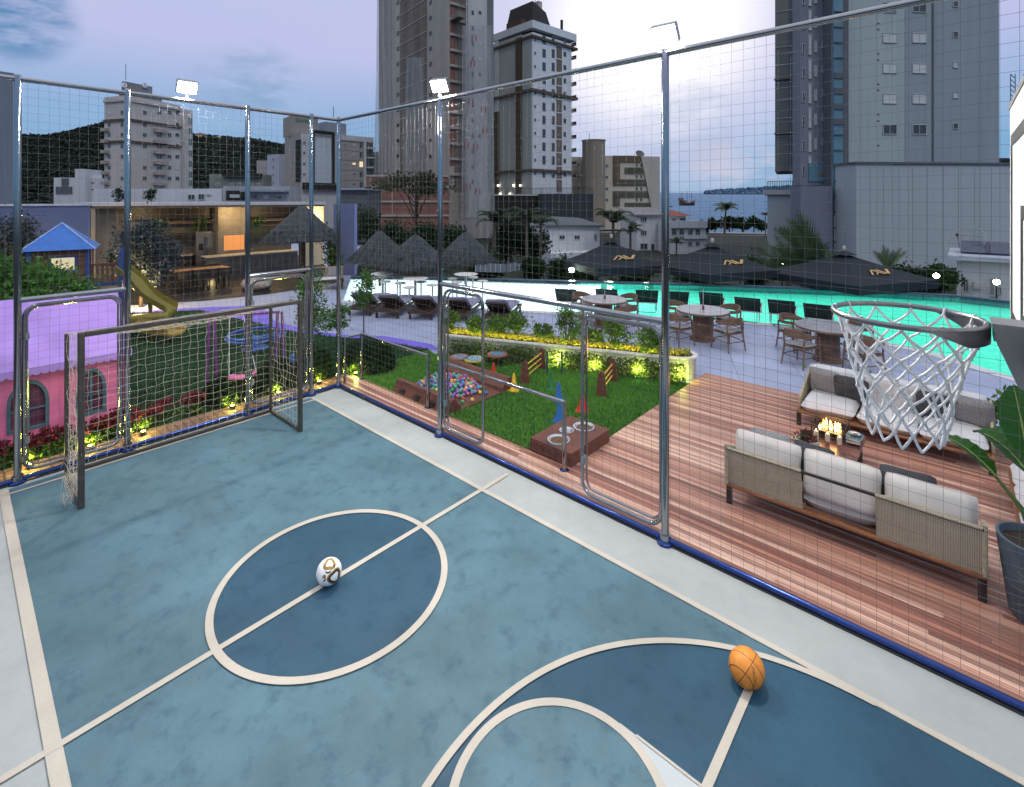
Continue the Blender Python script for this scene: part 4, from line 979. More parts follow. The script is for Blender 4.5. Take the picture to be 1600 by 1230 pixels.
# ------------------------------------------------------------------ dining sets by the pool
m_wood = plankmat('warm chair wood', [(.15, .09, .062), (.19, .115, .08)], (3, 3, 12), .5, .3)
m_top = M('grey stone table top', (.30, .30, .34), .3, 0, .25, 7)
m_rope = M('grey rope weave', (.26, .26, .28), .85, 0, .25, 60, .4, 200)
def make_chair(lab):
    t = thing('garden_armchair', lab, 'chair', (0, 0, 0), 0, 'wooden armchairs around the round tables')
    for sx2 in (-1, 1):
        MB().tube([(sx2*.27, .25, 0), (sx2*.25, .22, .42), (sx2*.26, .20, .63)], [.014, .02, .018], 8).build('leg', m_wood, t, smooth=50)
        MB().tube([(sx2*.25, -.28, 0), (sx2*.22, -.22, .42), (sx2*.24, -.22, .66)], [.014, .02, .018], 8).build('leg', m_wood, t, smooth=50)
    mb = MB(); mb.tube([(.25, .22, .24), (-.25, .22, .24)], .011, 6); mb.tube([(.24, -.25, .22), (-.24, -.25, .22)], .011, 6); mb.tube([(.25, .22, .24), (.24, -.25, .22)], .011, 6); mb.tube([(-.25, .22, .24), (-.24, -.25, .22)], .011, 6); mb.build('stretcher', m_wood, t, smooth=50)
    MB().box((0, 0, .41), (.50, .47, .035)).build('seat_frame', m_wood, t, bevel=.01)
    mb = MB(); pillowmesh(mb, (0, 0, .455), .47, .45, .07, 0, 0, .3); mb.build('seat', m_rope, t, smooth=80)
    mb = MB(); pts = [(.29*math.cos(a), -.02+.28*math.sin(a)*(1 if math.sin(a) < 0 else .9), .66+.05*max(0, -math.sin(a))) for a in np.linspace(R(50), R(-230), 26)]
    n = len(pts); vs = []
    for i, p in enumerate(pts):
        hgt = .035+.05*max(0, -math.sin(np.linspace(R(50), R(-230), n)[i])); q = Vector((p[0], p[1]+.02, 0)).normalized()
        for o, z in ((-.016, -hgt), (.016, -hgt), (.020, hgt), (-.012, hgt)): vs.append((p[0]+q.x*o, p[1]+q.y*o, p[2]+z))
    mb.add(vs, [(4*i+k, 4*i+(k+1) % 4, 4*i+4+(k+1) % 4, 4*i+4+k) for i in range(n-1) for k in range(4)]+[(3, 2, 1, 0), (4*n-4, 4*n-3, 4*n-2, 4*n-1)]); mb.build('backrest', m_wood, t, smooth=35)
    return t
def make_table(lab):
    t = thing('round_table', lab, 'table', (0, 0, 0), 0, 'round stone tables by the pool')
    MB().lathe([(.30, .705), (.62, .715), (.635, .73), (.62, .755), (0, .758)], n=48).build('tabletop', m_top, t, smooth=35)
    MB().lathe([(.638, .708), (.646, .73), (.638, .748), (.622, .7485)], n=48).build('table_rim', m_wood, t, smooth=35)
    MB().lathe([(.30, .005), (.30, .03), (.24, .05), (.23, .70)], n=28).build('pedestal', m_wood, t, smooth=35)
    return t
TB = [((1.28, 7.30), 'round table left of the tall fence post, with a pole'), ((3.85, 7.75), 'round table in the middle, with slim pole'), ((6.52, 7.95), 'round table behind the basketball net')]
tb0 = ch0 = None
for i, ((x, y), lab) in enumerate(TB):
    if tb0 is None: tb0 = make_table(lab); tb0.location = (x, y, 0)
    else: dup(tb0, (x, y, 0), .3*i, lab)
    nm = ['left', 'middle', 'netted'][i]
    for j, a in enumerate((-100, -20, 75, 165)):
        a = R(a+[0, -8, -14][i]); cx, cy = x+.86*math.cos(a), y+.86*math.sin(a)
        lb = 'wooden armchair at the %s round table, %s side' % (['leftmost', 'middle', 'right-hand'][i], ['court', 'right', 'pool', 'left'][j])
        if ch0 is None: ch0 = make_chair(lb); ch0.location = (cx, cy, 0); ch0.rotation_euler = (0, 0, a+PI/2)
        else: dup(ch0, (cx, cy, 0), a+PI/2, lb)
    if i < 2:
        p = thing('parasol_pole', ['slim parasol pole through the leftmost round table', 'slim parasol pole through the middle round table'][i], 'pole', (x+.02, y, .759), 0, 'parasol poles in the tables')
        MB().tube([(0, 0, 0), (0, 0, .52)], .010, 8).build('pole', M('pale metal pole', (.5, .5, .5), .4, .4), p); MB().lathe([(.03, 0), (.03, .09), (.022, .10)], n=14).build('collar', m_brown, p, smooth=40)
# black loungers backed to us along the pool
m_sling = M('black sling fabric', (.012, .012, .014), .7, 0, .2, 50, .3, 200); m_wf = M('white lounger frame', (.6, .6, .6), .4)
def make_lounger(lab):
    t = thing('pool_lounger', lab, 'lounger', (0, 0, 0), 0, 'black loungers along the pool edge')
    mb = MB()
    for x in (-.32, .32): mb.tube([(x, .35, .26), (x, 1.75, .26)], .018, 8)
    for y in (.36, 1.05, 1.74): mb.tube([(-.32, y, .26), (.32, y, .26)], .015, 8)
    mb.build('frame', m_wf, t, smooth=50)
    for x in (-.30, .30):
        for y in (.42, 1.66): MB().tube([(x, y, .005), (x, y, .25)], .016, 8).build('leg', m_wf, t, smooth=50)
    MB().box((0, 1.06, .272), (.62, 1.36, .02)).build('seat_sling', m_sling, t)
    mb = MB(); mb.add([(-.34, .06, .70), (.34, .06, .70), (.33, .42, .25), (-.33, .42, .25), (-.34, .085, .715), (.34, .085, .715), (.33, .445, .265), (-.33, .445, .265)], [(0, 3, 2, 1), (4, 5, 6, 7), (0, 1, 5, 4), (3, 7, 6, 2), (0, 4, 7, 3), (1, 2, 6, 5)]); mb.build('backrest', m_sling, t, bevel=.008)
    mb = MB(); mb.tube([(-.25, .30, .40), (-.25, .10, .02), (.25, .10, .02), (.25, .30, .40)], .012, 8); mb.build('prop', m_leg, t, smooth=50)
    return t
BLK = [(883, 488, 'leftmost black lounger backed to the court'), (947, 488, 'black lounger hidden partly by the leftmost round table'), (1011, 490, 'black lounger just left of the tall fence post'), (1059, 493, 'black lounger just right of the tall fence post'), (1110, 495, 'black lounger behind the middle table pole'), (1167, 505, 'black lounger alone right of the middle table'), (1220, 510, 'black lounger left of the netted round table'), (1277, 518, 'rightmost black lounger, behind the netted round table')]
l0 = None
for i, (px, py, lab) in enumerate(BLK):
    p = G(px, py); rz = R(28)-R(3*i)*(i > 3)
    if l0 is None: l0 = make_lounger(lab); l0.location = p; l0.rotation_euler = (0, 0, rz)
    else: dup(l0, p, rz, lab)
# cushioned loungers on the left
m_lil = M('lilac grey mattress', (.23, .23, .33), .85, 0, .1, 6, .2, 120); m_dk = plankmat('dark lounger wood', [(.05, .03, .022), (.075, .045, .03)], (3, 12, 12), .5, .3)
def make_daybed(lab):
    t = thing('sun_lounger', lab, 'lounger', (0, 0, 0), 0, 'padded wooden sun loungers')
    mb = MB()
    for x in (-.33, .33): mb.box((x, .98, .22), (.06, 1.96, .07))
    for y in (.03, .68, 1.93): mb.box((0, y, .22), (.60, .06, .06))
    for i in range(8): mb.box((0, .10+.07*i, .235), (.6, .05, .02))
    mb.build('frame', m_dk, t)
    for x in (-.33, .33):
        for y in (.12, 1.82): MB().box((x, y, .0925), (.055, .055, .185)).build('leg', m_dk, t)
    mb = MB(); pillowmesh(mb, (0, 1.33, .315), .66, 1.24, .13, 0, 0, .2, 10, 14); mb.build('mattress', m_lil, t, smooth=80)
    mb = MB(); pillowmesh(mb, (0, .45, .50), .66, .72, .13, R(-32), 0, .25, 10, 12); mb.build('back_mattress', m_lil, t, smooth=80)
    mb = MB(); mb.box((0, .43, .42), (.62, .72, .025), rx=R(-32)); mb.build('back_panel', m_dk, t)
    mb = MB(); mb.tube([(-.24, .25, .50), (-.24, .12, .25), (.24, .12, .25), (.24, .25, .50)], .014, 6); mb.build('prop', m_dk, t)
    return t
d0 = None
for i, (x, y, rz, lab) in enumerate(((-4.85, 3.35, 33, 'lilac padded lounger nearest the kitchen side'), (-3.95, 3.72, 33, 'lilac padded lounger second from the left, by the bistro set'), (-3.05, 4.25, 31, 'lilac padded lounger just left of the fence post'), (-2.1, 4.75, 30, 'lilac padded lounger behind the first gate'), (-1.0, 5.25, 28, 'rightmost lilac padded lounger behind the planter shrubs'))):
    if d0 is None: d0 = make_daybed(lab); d0.location = (x, y, 0); d0.rotation_euler = (0, 0, R(rz))
    else: dup(d0, (x, y, 0), R(rz), lab)
# bistro sets in the shallows with thatched parasols
m_alu = M('pale aluminium', (.45, .50, .50), .3, .7, .1); m_disc = M('white bistro top', (.66, .66, .64), .45, 0, .06)
def thatch():
    m, nt, b = newmat('thatch'); v = coords(nt, 'Object', (1, 1, 1.5)); n1 = noise(nt, v, 26, 6, .7); n2 = noise(nt, v, 3, 4)
    w_ = nt.nodes.new('ShaderNodeTexWave'); L(nt, v, w_.inputs['Vector']); w_.bands_direction = 'Z'; w_.inputs['Scale'].default_value = 5; w_.inputs['Distortion'].default_value = 6; w_.inputs['Detail'].default_value = 5; w_.inputs['Detail Scale'].default_value = 3
    col = ramp(nt, mth(nt, 'MULTIPLY', n1, mth(nt, 'ADD', w_.outputs['Fac'], .4)), [(.15, (.018, .024, .030)), (.5, (.055, .070, .082)), (.85, (.115, .13, .14))])
    L(nt, mixc(nt, 1., col, ramp(nt, n2, [(.3, (.7,)*3), (.7, (1.1,)*3)]), 'MULTIPLY'), b.inputs['Base Color']); b.inputs['Roughness'].default_value = .95; bump(nt, b, n1, .8, .05); return m
m_thatch = thatch(); m_th2 = leafmat('thatch straw', (.014, .02, .026), (.10, .115, .125), .1, .9)
def thatched(lab, loc, r, z0, z1, post=.05, group='thatched parasols by the pool', lump=False):
    t = thing('thatched_parasol', lab, 'parasol', loc, 0, group)
    MB().tube([(0, 0, 0), (0, 0, z1-.05)], post, 12).build('post', m_dk, t, smooth=50)
    mb = MB(); pr = [(r*.99, z0-.10), (r, z0), (r*.80, z0+(z1-z0)*.24), (r*.55, z0+(z1-z0)*.50), (r*.28, z0+(z1-z0)*.78), (r*.10, z1-.03), (0, z1+.02)]
    mb.lathe(pr, n=40); mb.lathe([(r*.97, z0-.08), (0, z1-.25)], n=40)
    mb.v = [(x*(1+.03*RNG.normal()*.5), y*(1+.03*RNG.normal()*.5), z+.012*RNG.normal()) for x, y, z in mb.v]; mb.build('roof', m_thatch, t, smooth=60)
    n = int(5200*r); a = RNG.random(n)*2*PI; s = RNG.random(n)**.6; rr = r*s*1.0; zz = z0+(z1-z0)*(1-s)**.95
    d = np.stack([np.cos(a), np.sin(a), -((z1-z0)/r)*np.ones(n)-.15*RNG.random(n)], 1); d = unit(d+.15*RNG.normal(size=(n, 3))); P = np.stack([rr*np.cos(a), rr*np.sin(a), zz+.015], 1)
    p = unit(np.cross(d, np.array([[0, 0, 1.]]))); w_ = .016; l = (.16+.22*RNG.random((n, 1)))
    quads('straw', np.stack([P-p*w_, P+p*w_, P+d*l], 1), m_th2, t, nv=3); return t
BS = [((-6.63, 5.42), .88, [(-7.15, 5.3), (-7.1, 5.75), (-6.5, 5.95), (-6.15, 5.2)], 'left'), ((-4.88, 5.51), .80, [(-5.5, 5.35), (-4.6, 5.05), (-4.4, 5.85), (-5.2, 6.0)], 'middle'), ((-4.34, 7.3), .86, [(-4.92, 7.2), (-4.2, 6.75), (-3.75, 7.55), (-4.6, 7.9)], 'right')]
st0 = bt0 = None
for i, ((x, y), h, sts, nm) in enumerate(BS):
    zb = -.20; lab = 'white high bistro table, %s one of the three in the shallows' % nm
    if bt0 is None:
        bt0 = thing('bistro_table', lab, 'table', (x, y, zb), 0, 'high bistro tables standing in the shallow pool')
        MB().lathe([(.40, .02), (.42, .03), (.41, .045), (0, .05)], (0, 0, h+.18), 36).build('tabletop', m_disc, bt0, smooth=40)
        MB().tube([(0, 0, .02), (0, 0, h+.20)], .045, 14).build('column', m_alu, bt0, smooth=50); MB().lathe([(.16, 0), (.16, .02), (.05, .03)], n=24).build('foot', m_alu, bt0, smooth=40)
    else: dup(bt0, (x, y, zb), 0, lab)
    for j, (sx3, sy3) in enumerate(sts):
        lab = 'round white stool %s of the %s bistro table' % (['left', 'nearest side', 'right', 'far side'][j] if i else ['left', 'far left', 'far side', 'right'][j], nm)
        if st0 is None:
            st0 = thing('bistro_stool', lab, 'stool', (sx3, sy3, zb), 0, 'stools of the bistro tables')
            MB().lathe([(.16, .86), (.19, .875), (.185, .90), (0, .905)], n=28).build('seat', m_disc, st0, smooth=40); MB().tube([(0, 0, .02), (0, 0, .862)], .026, 12).build('column', m_alu, st0, smooth=50); MB().lathe([(.12, 0), (.12, .02), (.03, .03)], n=20).build('foot', m_alu, st0, smooth=40)
        else: dup(st0, (sx3, sy3, zb), 0, lab)
for px, py, d, rpx, lab in ((593.5, 361, 21.0, 46, 'thatched parasol above the left bistro table'), (649, 367, 18.2, 52, 'thatched parasol above the middle bistro table, lowest'), (727, 363, 21.5, 46, 'thatched parasol above the right bistro table')):
    p = D(px, py, d); za = p.z; p.z = -.2; r = rpx*d/F; thatched(lab, p, r, za+.2-(42 if rpx < 50 else 44)*d/F, za+.2)
# ------------------------------------------------------------------ pink playhouse
m_pink = M('pink painted boards', (.72, .17, .33), .6, 0, .08, 3, .1, 40); m_purp = M('lilac play roof', (.34, .21, .60), .55, 0, .16, 1.5, .1, 20)
m_tfr = M('teal window frame', (.075, .14, .17), .5)
wx = -1.08; y1 = -3.02; y0 = -6.6; eave = 1.10; ridge = 1.99; wx2 = -3.0
t = thing('playhouse', 'pink playhouse with scalloped lilac roof and arched windows', 'playhouse', (wx, (y0+y1)/2, 0))
WIN = []
for pxs in ((10, 77), (128, 166)):
    a, b = hitX(pxs[0], wx), hitX(pxs[1], wx); WIN.append((a[0], b[0]))
WIN.append((WIN[0][0]-1.25, WIN[0][0]-.62))
WIN[1] = (WIN[1][1]-(WIN[0][1]-WIN[0][0])*.82, WIN[1][1])
zb, zs, zt = .27, .65, .97   # sill, spring line, crown
def archpts(a, b, z0, z1, zt, n=12):
    c = (a+b)/2; r = (b-a)/2
    return [(b, z0)]+[(c+r*math.cos(t_), z1+(zt-z1)*math.sin(t_)) for t_ in np.linspace(0, PI, n)]+[(a, z0)]
mb = MB(); ys = sorted(WIN); pieces = [y0]
def wallquad(ya, yb, za, zb_): mb.b2((wx-.05, ya, za), (wx, yb, zb_))
prev = y0
for a, b in ys:
    wallquad(prev, a, 0, 1.14); wallquad(a, b, 0, zb)
    top = archpts(a, b, zs, zs, zt)[1:-1]
    poly = [(a, 1.14), (b, 1.14)]+top
    k = len(poly); mb.add([(wx, y, z) for y, z in poly]+[(wx-.05, y, z) for y, z in poly], [tuple(range(k)), tuple(range(2*k-1, k-1, -1))]+[(i, k+i, k+(i+1) % k, (i+1) % k) for i in range(k)])
    prev = b
wallquad(prev, y1, 0, 1.14)
mb.b2((wx2, y1-.05, 0), (wx-.0505, y1-.0005, 1.14)); mb.b2((wx2-.05, y0, 0), (wx2, y1, 1.14))
mb.add([(wx-.02, y1-.001, 1.14), ((wx+wx2)/2, y1-.001, ridge-.05), (wx2, y1-.001, 1.14)], [(0, 1, 2)])
mb.build('wall', m_pink, t, world=True)
for a, b in WIN:
    o = archpts(a, b, zb, zs, zt); i_ = archpts(a+.04, b-.04, zb+.04, zs, zt-.045); k = len(o); mb = MB()
    mb.add([(x, y, z) for x in (wx+.012, wx-.03) for q in (o, i_) for y, z in q], sum([[(j, (j+1) % k, k+(j+1) % k, k+j), (2*k+j, 3*k+j, 3*k+(j+1) % k, 2*k+(j+1) % k), (k+j, k+(j+1) % k, 3*k+(j+1) % k, 3*k+j), (j, 2*k+j, 2*k+(j+1) % k, (j+1) % k)] for j in range(k)], []))
    c = (a+b)/2; f = mb.build('window', m_tfr, t, world=True)
    mb = MB(); mb.b2((wx-.02, c-.014, zb+.04), (wx+.004, c+.014, zt-.05)); mb.b2((wx-.018, a+.04, zb+.28), (wx+.002, b-.04, zb+.305)); mb.build('glazing_bars', m_tfr, f, world=True)
    mb = MB(); mb.add([(wx-.026, y, z) for y, z in i_], [tuple(range(len(i_)))]); mb.build('pane', M('dim playhouse glass', (.10, .035, .06), .08, 0, .5, 3), f, world=True)
mb = MB(); xe = wx+.13; n = 40; xm = (wx+wx2)/2
nr_ = 14
for i in range(nr_):
    s0, s1 = i/nr_, (i+1)/nr_; zz = lambda s: eave+.06+(ridge-eave-.06)*s+.006
    mb.add([(xe+(xm-xe)*s0, y0, zz(s0)), (xe+(xm-xe)*s0, y1+.06, zz(s0)), (xe+(xm-xe)*s1, y1+.06, zz(s1)), (xe+(xm-xe)*s1, y0, zz(s1))], [(0, 1, 2, 3)])
mb.add([(wx2-.13, y0, eave+.06), (wx2-.13, y1+.06, eave+.06), (xm, y1+.06, ridge), (xm, y0, ridge)], [(3, 2, 1, 0)])
mb.build('roof', m_purp, t, world=True)
mb = MB(); ns = 42; sc_ = (y1+.06-y0)/ns
for i in range(ns):
    c = y0+sc_*(i+.5); pts = [(c-sc_/2, eave+.07)]+[(c+sc_/2*math.cos(a), eave-sc_*.52*math.sin(a)) for a in np.linspace(PI, 0, 9)]+[(c+sc_/2, eave+.07)]
    k = len(pts); mb.add([(xe+.002, y, z) for y, z in pts]+[(xe-.018, y, z) for y, z in pts], [tuple(range(k)), tuple(range(2*k-1, k-1, -1))]+[(j, k+j, k+(j+1) % k, (j+1) % k) for j in range(k)])
mb.build('scalloped_trim', m_purp, t, world=True)
mb = MB(); mb.b2((xe-.05, y1+.03, eave+.03), (xe-.0, y1+.062, eave+.075)); mb.build('fascia', m_purp, t, world=True)
# red leaved bed along the fence
lf_red = [leafmat('dark red leaf', (.13, .014, .022), (.28, .03, .045)), leafmat('maroon leaf', (.06, .010, .016), (.14, .02, .028))]
lf_low = [leafmat('dark ground leaf', (.014, .045, .012), (.03, .075, .02)), leafmat('hedge leaf', 0, 0)]
k = 0
RS = [(-4.75, 'near the left frame edge'), (-4.45, 'left of the second fence post'), (-4.12, 'right of the second fence post'), (-3.88, 'just left of the goal post'), (-3.62, 'behind the near goal post'), (-3.40, 'right of the near goal post'), (-3.18, 'at the playhouse corner'), (-2.98, 'by the paver path end'), (-2.70, 'on the lawn edge past the path'), (-2.22, 'last before the dark hedge')]
for i, (y, w_) in enumerate(RS):
    x = -.70+.1*RNG.normal()*.5; b = (x, y, .01); t = thing('red_leaf_shrub', 'dark red leaved shrub '+w_, 'shrub', b, 0, 'red leaved shrubs along the goal fence'); mb = MB()
    for q in range(5):
        a = RNG.random()*6.28; mb.tube([(0, 0, 0), (.06*math.cos(a), .06*math.sin(a), .2), (.14*math.cos(a), .14*math.sin(a), .24+.06*RNG.random())], [.007, .005, .002], 5)
    mb.build('stem', M('shrub bark', 0), t); foliage('red_leaves', t, 260, (0, 0, .245), (.17, .20, .09), .06, lf_red, 8, .3, .55, .5); foliage('lower_leaves', t, 240, (0, .0, .09), (.2, .2, .09), .05, lf_low, 8, .3, .5, .5, zmin=.02)
n = 6000; P = np.stack([-.62-.30*RNG.random(n)**.8, -6+3.1*RNG.random(n), .02+.15*RNG.random(n)], 1); o = quads('ground_cover', leafquads(P, .05, .5, .6), lf_low, None, RNG.integers(0, 2, n)); tag(o, 'low dark planting between the pavers and the pink playhouse', 'ground cover', None, 'stuff')
def hedgeblock(name, lab, poly_c, r, n, leaf=.05, cat='hedge', mats=None):
    t = thing(name, lab, cat, poly_c); MB().tube([(0, 0, 0), (0, 0, r[2])], .02, 6).build('stem', M('shrub bark', 0), t)
    P = unit(RNG.normal(size=(n, 3))); P = np.sign(P)*np.abs(P)**.75*(.82+.2*RNG.random((n, 1))); P[:, 2] = np.abs(P[:, 2]); P = P*np.array(r)
    quads('foliage', leafquads(P, leaf, .5, .3, outward=unit(P)*.8), mats or lf_dk, t, RNG.integers(0, 2, n)); return t
lf_dk = [leafmat('dark hedge leaf', (.014, .04, .012), (.035, .075, .02)), leafmat('dark hedge leaf b', (.008, .025, .01), (.02, .045, .014))]
hedgeblock('dark_hedge', 'clipped dark hedge behind the goal net, left block', (-.82, -1.62, .01), (.26, .40, .46), 5200); hedgeblock('dark_hedge', 'clipped dark hedge behind the far goal post', (-.80, -.82, .01), (.26, .38, .52), 5200)
hedgeblock('dark_hedge', 'dark hedge between the slim tree and the fence corner', (-.72, -.12, .01), (.24, .36, .60), 4600); hedgeblock('round_hedge', 'big rounded dark hedge behind the low guard rail', (-.52, .98, .01), (.62, .42, .58), 9000)
for px, py, lab in ((48, 733, 'glowing ground uplight under the red shrubs at left'), (141, 704, 'glowing ground uplight behind the near goal post'), (224, 681, 'glowing ground uplight beside the paver path'), (363, 640, 'glowing ground uplight in front of the goal hedge'), (435, 619, 'glowing ground uplight behind the far goal post'), (499, 601, 'glowing ground uplight just left of the fence corner'), (556, 588, 'glowing ground uplight right of the fence corner')):
    p = G(px, py); p.z = .015; uplight(p, lab, 6.)
    tt = thing('leafy_tuft', 'lime green tuft lit by the '+lab.replace('glowing ground ', ''), 'plant', (p.x-.13, p.y, .015), 0, 'lit tufts along the goal fence'); mb = MB()
    for q in range(4): mb.tube([(0, 0, 0), (.07*math.cos(q*1.6), .09*math.sin(q*1.6), .12)], [.005, .002], 5)
    mb.build('stem', M('shrub bark', 0), tt); foliage('foliage', tt, 110, (0, 0, .10), (.12, .15, .08), .05, [leafmat('lime tuft leaf', (.12, .22, .03), (.22, .34, .05))], 6, .35, .5, .7)
# ------------------------------------------------------------------ trees helper
def tree(name, lab, base, h, cr, cz, leaf, n, mats, tr=.05, cat='tree', group=None, k=26, spread=.24, limbs=7, lean=(0, 0), trunkm=None, hollow=.5, aspect=.5, crown_h=None):
    t = thing(name, lab, cat, base, 0, group); tm = trunkm or M('grey brown bark', (.07, .05, .038), .9, 0, .4, 12, .5, 30); mb = MB()
    top = Vector((lean[0], lean[1], cz)); mb.tube([(0, 0, 0), (lean[0]*.3, lean[1]*.3, cz*.4), (lean[0]*.7, lean[1]*.7, cz*.75), top], [tr, tr*.8, tr*.6, tr*.35], 8)
    for i in range(limbs):
        a = 2*PI*i/limbs+RNG.random(); s = .45+.45*RNG.random(); b = Vector((lean[0]*s, lean[1]*s, cz*s)); e = top+Vector((cr*.7*math.cos(a), cr*.7*math.sin(a), (crown_h or cr)*(RNG.random()*.9-.3)))
        m_ = b.lerp(e, .5)+Vector((0, 0, .12*cr)); mb.tube([b, m_, e], [tr*.4, tr*.25, tr*.08], 6)
    mb.build('trunk', tm, t, smooth=50)
    foliage('crown', t, n, (lean[0], lean[1], cz), (cr, cr, crown_h or cr), leaf, mats, k, spread, aspect, .3, hollow=hollow); return t
lf_lg = [leafmat('fresh green leaf', (.05, .16, .025), (.11, .26, .045)), leafmat('mid green leaf', (.03, .095, .02), (.06, .15, .03))]
lf_olv = [leafmat('blue grey olive leaf', (.06, .085, .10), (.12, .155, .16)), leafmat('dark olive leaf', (.02, .032, .038), (.045, .06, .065))]
tree('slim_tree', 'slim light green tree at the far end of the goal', (-1.05, .02, .01), 1.9, .40, 1.35, .06, 2600, lf_lg, .018, limbs=9, crown_h=.85, k=30, hollow=.3)
tree('slim_tree', 'small slim tree leaning out beside the corner post', (-1.35, .75, .01), 1.7, .38, 1.02, .065, 900, lf_lg, .014, limbs=7, crown_h=.38, k=14)
tree('slim_tree', 'slim green tree on the pool side of corner post', (-2.2, 1.9, .01), 2.0, .40, 1.30, .07, 1200, lf_lg, .018, limbs=7, crown_h=.55, k=16)
# climbing mass above playhouse
p = D(40, 455, 10.2); tree('leafy_bush', 'big bright green bush overhanging the lilac roof', (p.x, p.y, .01), 2.4, 1.15, 1.62, .09, 8200, lf_lg, .06, 'bush', crown_h=.60, k=44, hollow=.55)
p = D(-20, 430, 10.0); tree('leafy_bush', 'bright green bush cut by the left frame edge', (p.x, p.y, .01), 2.6, .95, 1.85, .09, 4500, lf_lg, .06, 'bush', crown_h=.55, k=30)
def littree(px, pyb, d, top, rpx, lab, n=3800):
    p = D(px, pyb, d); p.z = .01; zt = zat(top, d); cr = rpx*d/F
    t = tree('olive_tree', lab, p, zt, cr, zt-cr*1.0, .10, n, lf_olv, .06, 'tree', 'uplit olive trees by the kitchen', k=34, crown_h=cr*1.15, lean=(-.1, .1))
    lamp('POINT', 'tree uplamp', p+Vector((.55, -.35, .75)), 260, (1., .66, .26), t, .05); return t
littree(220, 458, 16.5, 350, 52, 'olive tree lit from below beside the olive green slide', 13000); littree(4, 452, 16.0, 340, 42, 'warm lit olive tree at the left frame edge', 9000)
# ------------------------------------------------------------------ play tower and slide
dt = 14.2; m_blue = M('blue roof boards', (.035, .16, .55), .5, 0, .1, 4); m_navy = M('navy post paint', (.03, .07, .24), .5); m_ply = plankmat('brown play boards', [(.12, .058, .04), (.16, .08, .052)], (1, 1, 10), .6, .4)
c = D(97, 440, dt); c.z = 0; zr = zat(349, dt); ze = zat(388, dt); zd = zat(442, dt)
t = thing('play_tower', 'wooden play tower with blue roof and slatted balcony', 'play tower', c, ANG+R(36)); hw_ = .60
mb = MB(); a_ = hw_+.18; mb.add([(-a_, -a_, ze), (a_, -a_, ze), (a_, a_, ze), (-a_, a_, ze), (0, 0, zr)], [(0, 1, 4), (1, 2, 4), (2, 3, 4), (3, 0, 4), (3, 2, 1, 0)]); rf = mb.build('roof', m_blue, t)
mb = MB()
for i in range(4): q = [(-a_, -a_), (a_, -a_), (a_, a_), (-a_, a_)][i]; mb.tube([(q[0], q[1], ze), (0, 0, zr+.01)], .022, 6)
mb.build('ridge_trim', M('pale blue trim', (.3, .45, .75), .5), rf)
for x in (-hw_, hw_):
    for y in (-hw_, hw_): MB().b2((x-.05, y-.05, 0), (x+.05, y+.05, ze)).build('post', m_navy, t)
mb = MB(); w0, w1, zw0, zw1 = -.16, .32, zd+.38, ze-.22; yy = -hw_
mb.b2((-hw_+.05, yy-.02, zd+.0), (w0, yy+.02, ze-.01)); mb.b2((w1, yy-.02, zd), (hw_-.05, yy+.02, ze-.01)); mb.b2((w0, yy-.02, zd), (w1, yy+.02, zw0)); mb.b2((w0, yy-.02, zw1), (w1, yy+.02, ze-.01))
mb.build('wall', m_ply, t); MB().b2((-hw_-.02, -hw_+.05, zd), (-hw_+.02, hw_-.05, ze-.01)).build('side_wall', m_ply, t); MB().b2((hw_-.02, .2, zd), (hw_+.02, hw_-.05, ze-.01)).build('side_wall', m_ply, t)
w_ = MB(); 
for a, b in (((w0-.06, yy-.035, zw0-.05), (w1+.06, yy-.021, zw0)), ((w0-.06, yy-.035, zw1), (w1+.06, yy-.021, zw1+.05)), ((w0-.06, yy-.035, zw0), (w0, yy-.021, zw1)), ((w1, yy-.035, zw0), (w1+.06, yy-.021, zw1))): w_.b2(a, b)
w_.build('window', m_navy, t)
MB().b2((-hw_+.1, hw_-.06, zd+.3), (hw_-.1, hw_-.02, ze-.1)).build('inner_wall', EM('glowing cream interior', (1., .86, .55), .7), t)  # inner wall emits its own glow in place of an interior lamp
mb = MB(); mb.b2((-hw_, -hw_+.022, zd-.08), (hw_+.72, hw_, zd)); mb.build('deck', m_ply, t)
mb = MB()
for i in range(6): x = hw_+.10+i*.11; mb.b2((x-.03, -hw_-.0, zd), (x+.03, -hw_+.02, zd+.48))
mb.b2((hw_+.05, -hw_-.015, zd+.48), (hw_+.70, -hw_+.035, zd+.54)); mb.build('balcony_railing', m_ply, t)
for y in (-hw_+.0, hw_): MB().b2((hw_+.68, y-.05, 0), (hw_+.77, y+.05, zd+.9)).build('post', m_navy, t)
mb = MB(); mb.b2((hw_+.05, -hw_-.02, zd-.10), (hw_+.67, -hw_+.02, zd-.005)); mb.build('edge_beam', m_navy, t)
for x in (-.5, .4): MB().b2((x-.1, -.1, 0), (x+.1, .1, zd-.085)).build('support_post', m_ply, t)
m_sl = M('olive yellow plastic', (.17, .15, .02), .4, 0, .08, 3)
def chute(pts, w_, name, par, m):
    pts = [Vector(p) for p in pts]; mb = MB(); vs = []; pr = [(-1, .17), (-.92, .19), (-.80, .05), (-.4, 0), (.4, 0), (.80, .05), (.92, .19), (1, .17), (.86, .0), (.4, -.04), (-.4, -.04), (-.86, .0)]; k = len(pr)
    for i, p in enumerate(pts):
        d = (pts[min(i+1, len(pts)-1)]-pts[max(i-1, 0)]); d.z = 0; d.normalize(); s = Vector((d.y, -d.x, 0))
        for a, b in pr: vs.append(p+s*a*w_+Vector((0, 0, b)))
    mb.add(vs, [(i*k+j, i*k+(j+1) % k, (i+1)*k+(j+1) % k, (i+1)*k+j) for i in range(len(pts)-1) for j in range(k)]+[tuple(range(k)), tuple(range(len(pts)*k-1, (len(pts)-1)*k-1, -1))]); return mb.build(name, m, par, world=False, smooth=45)
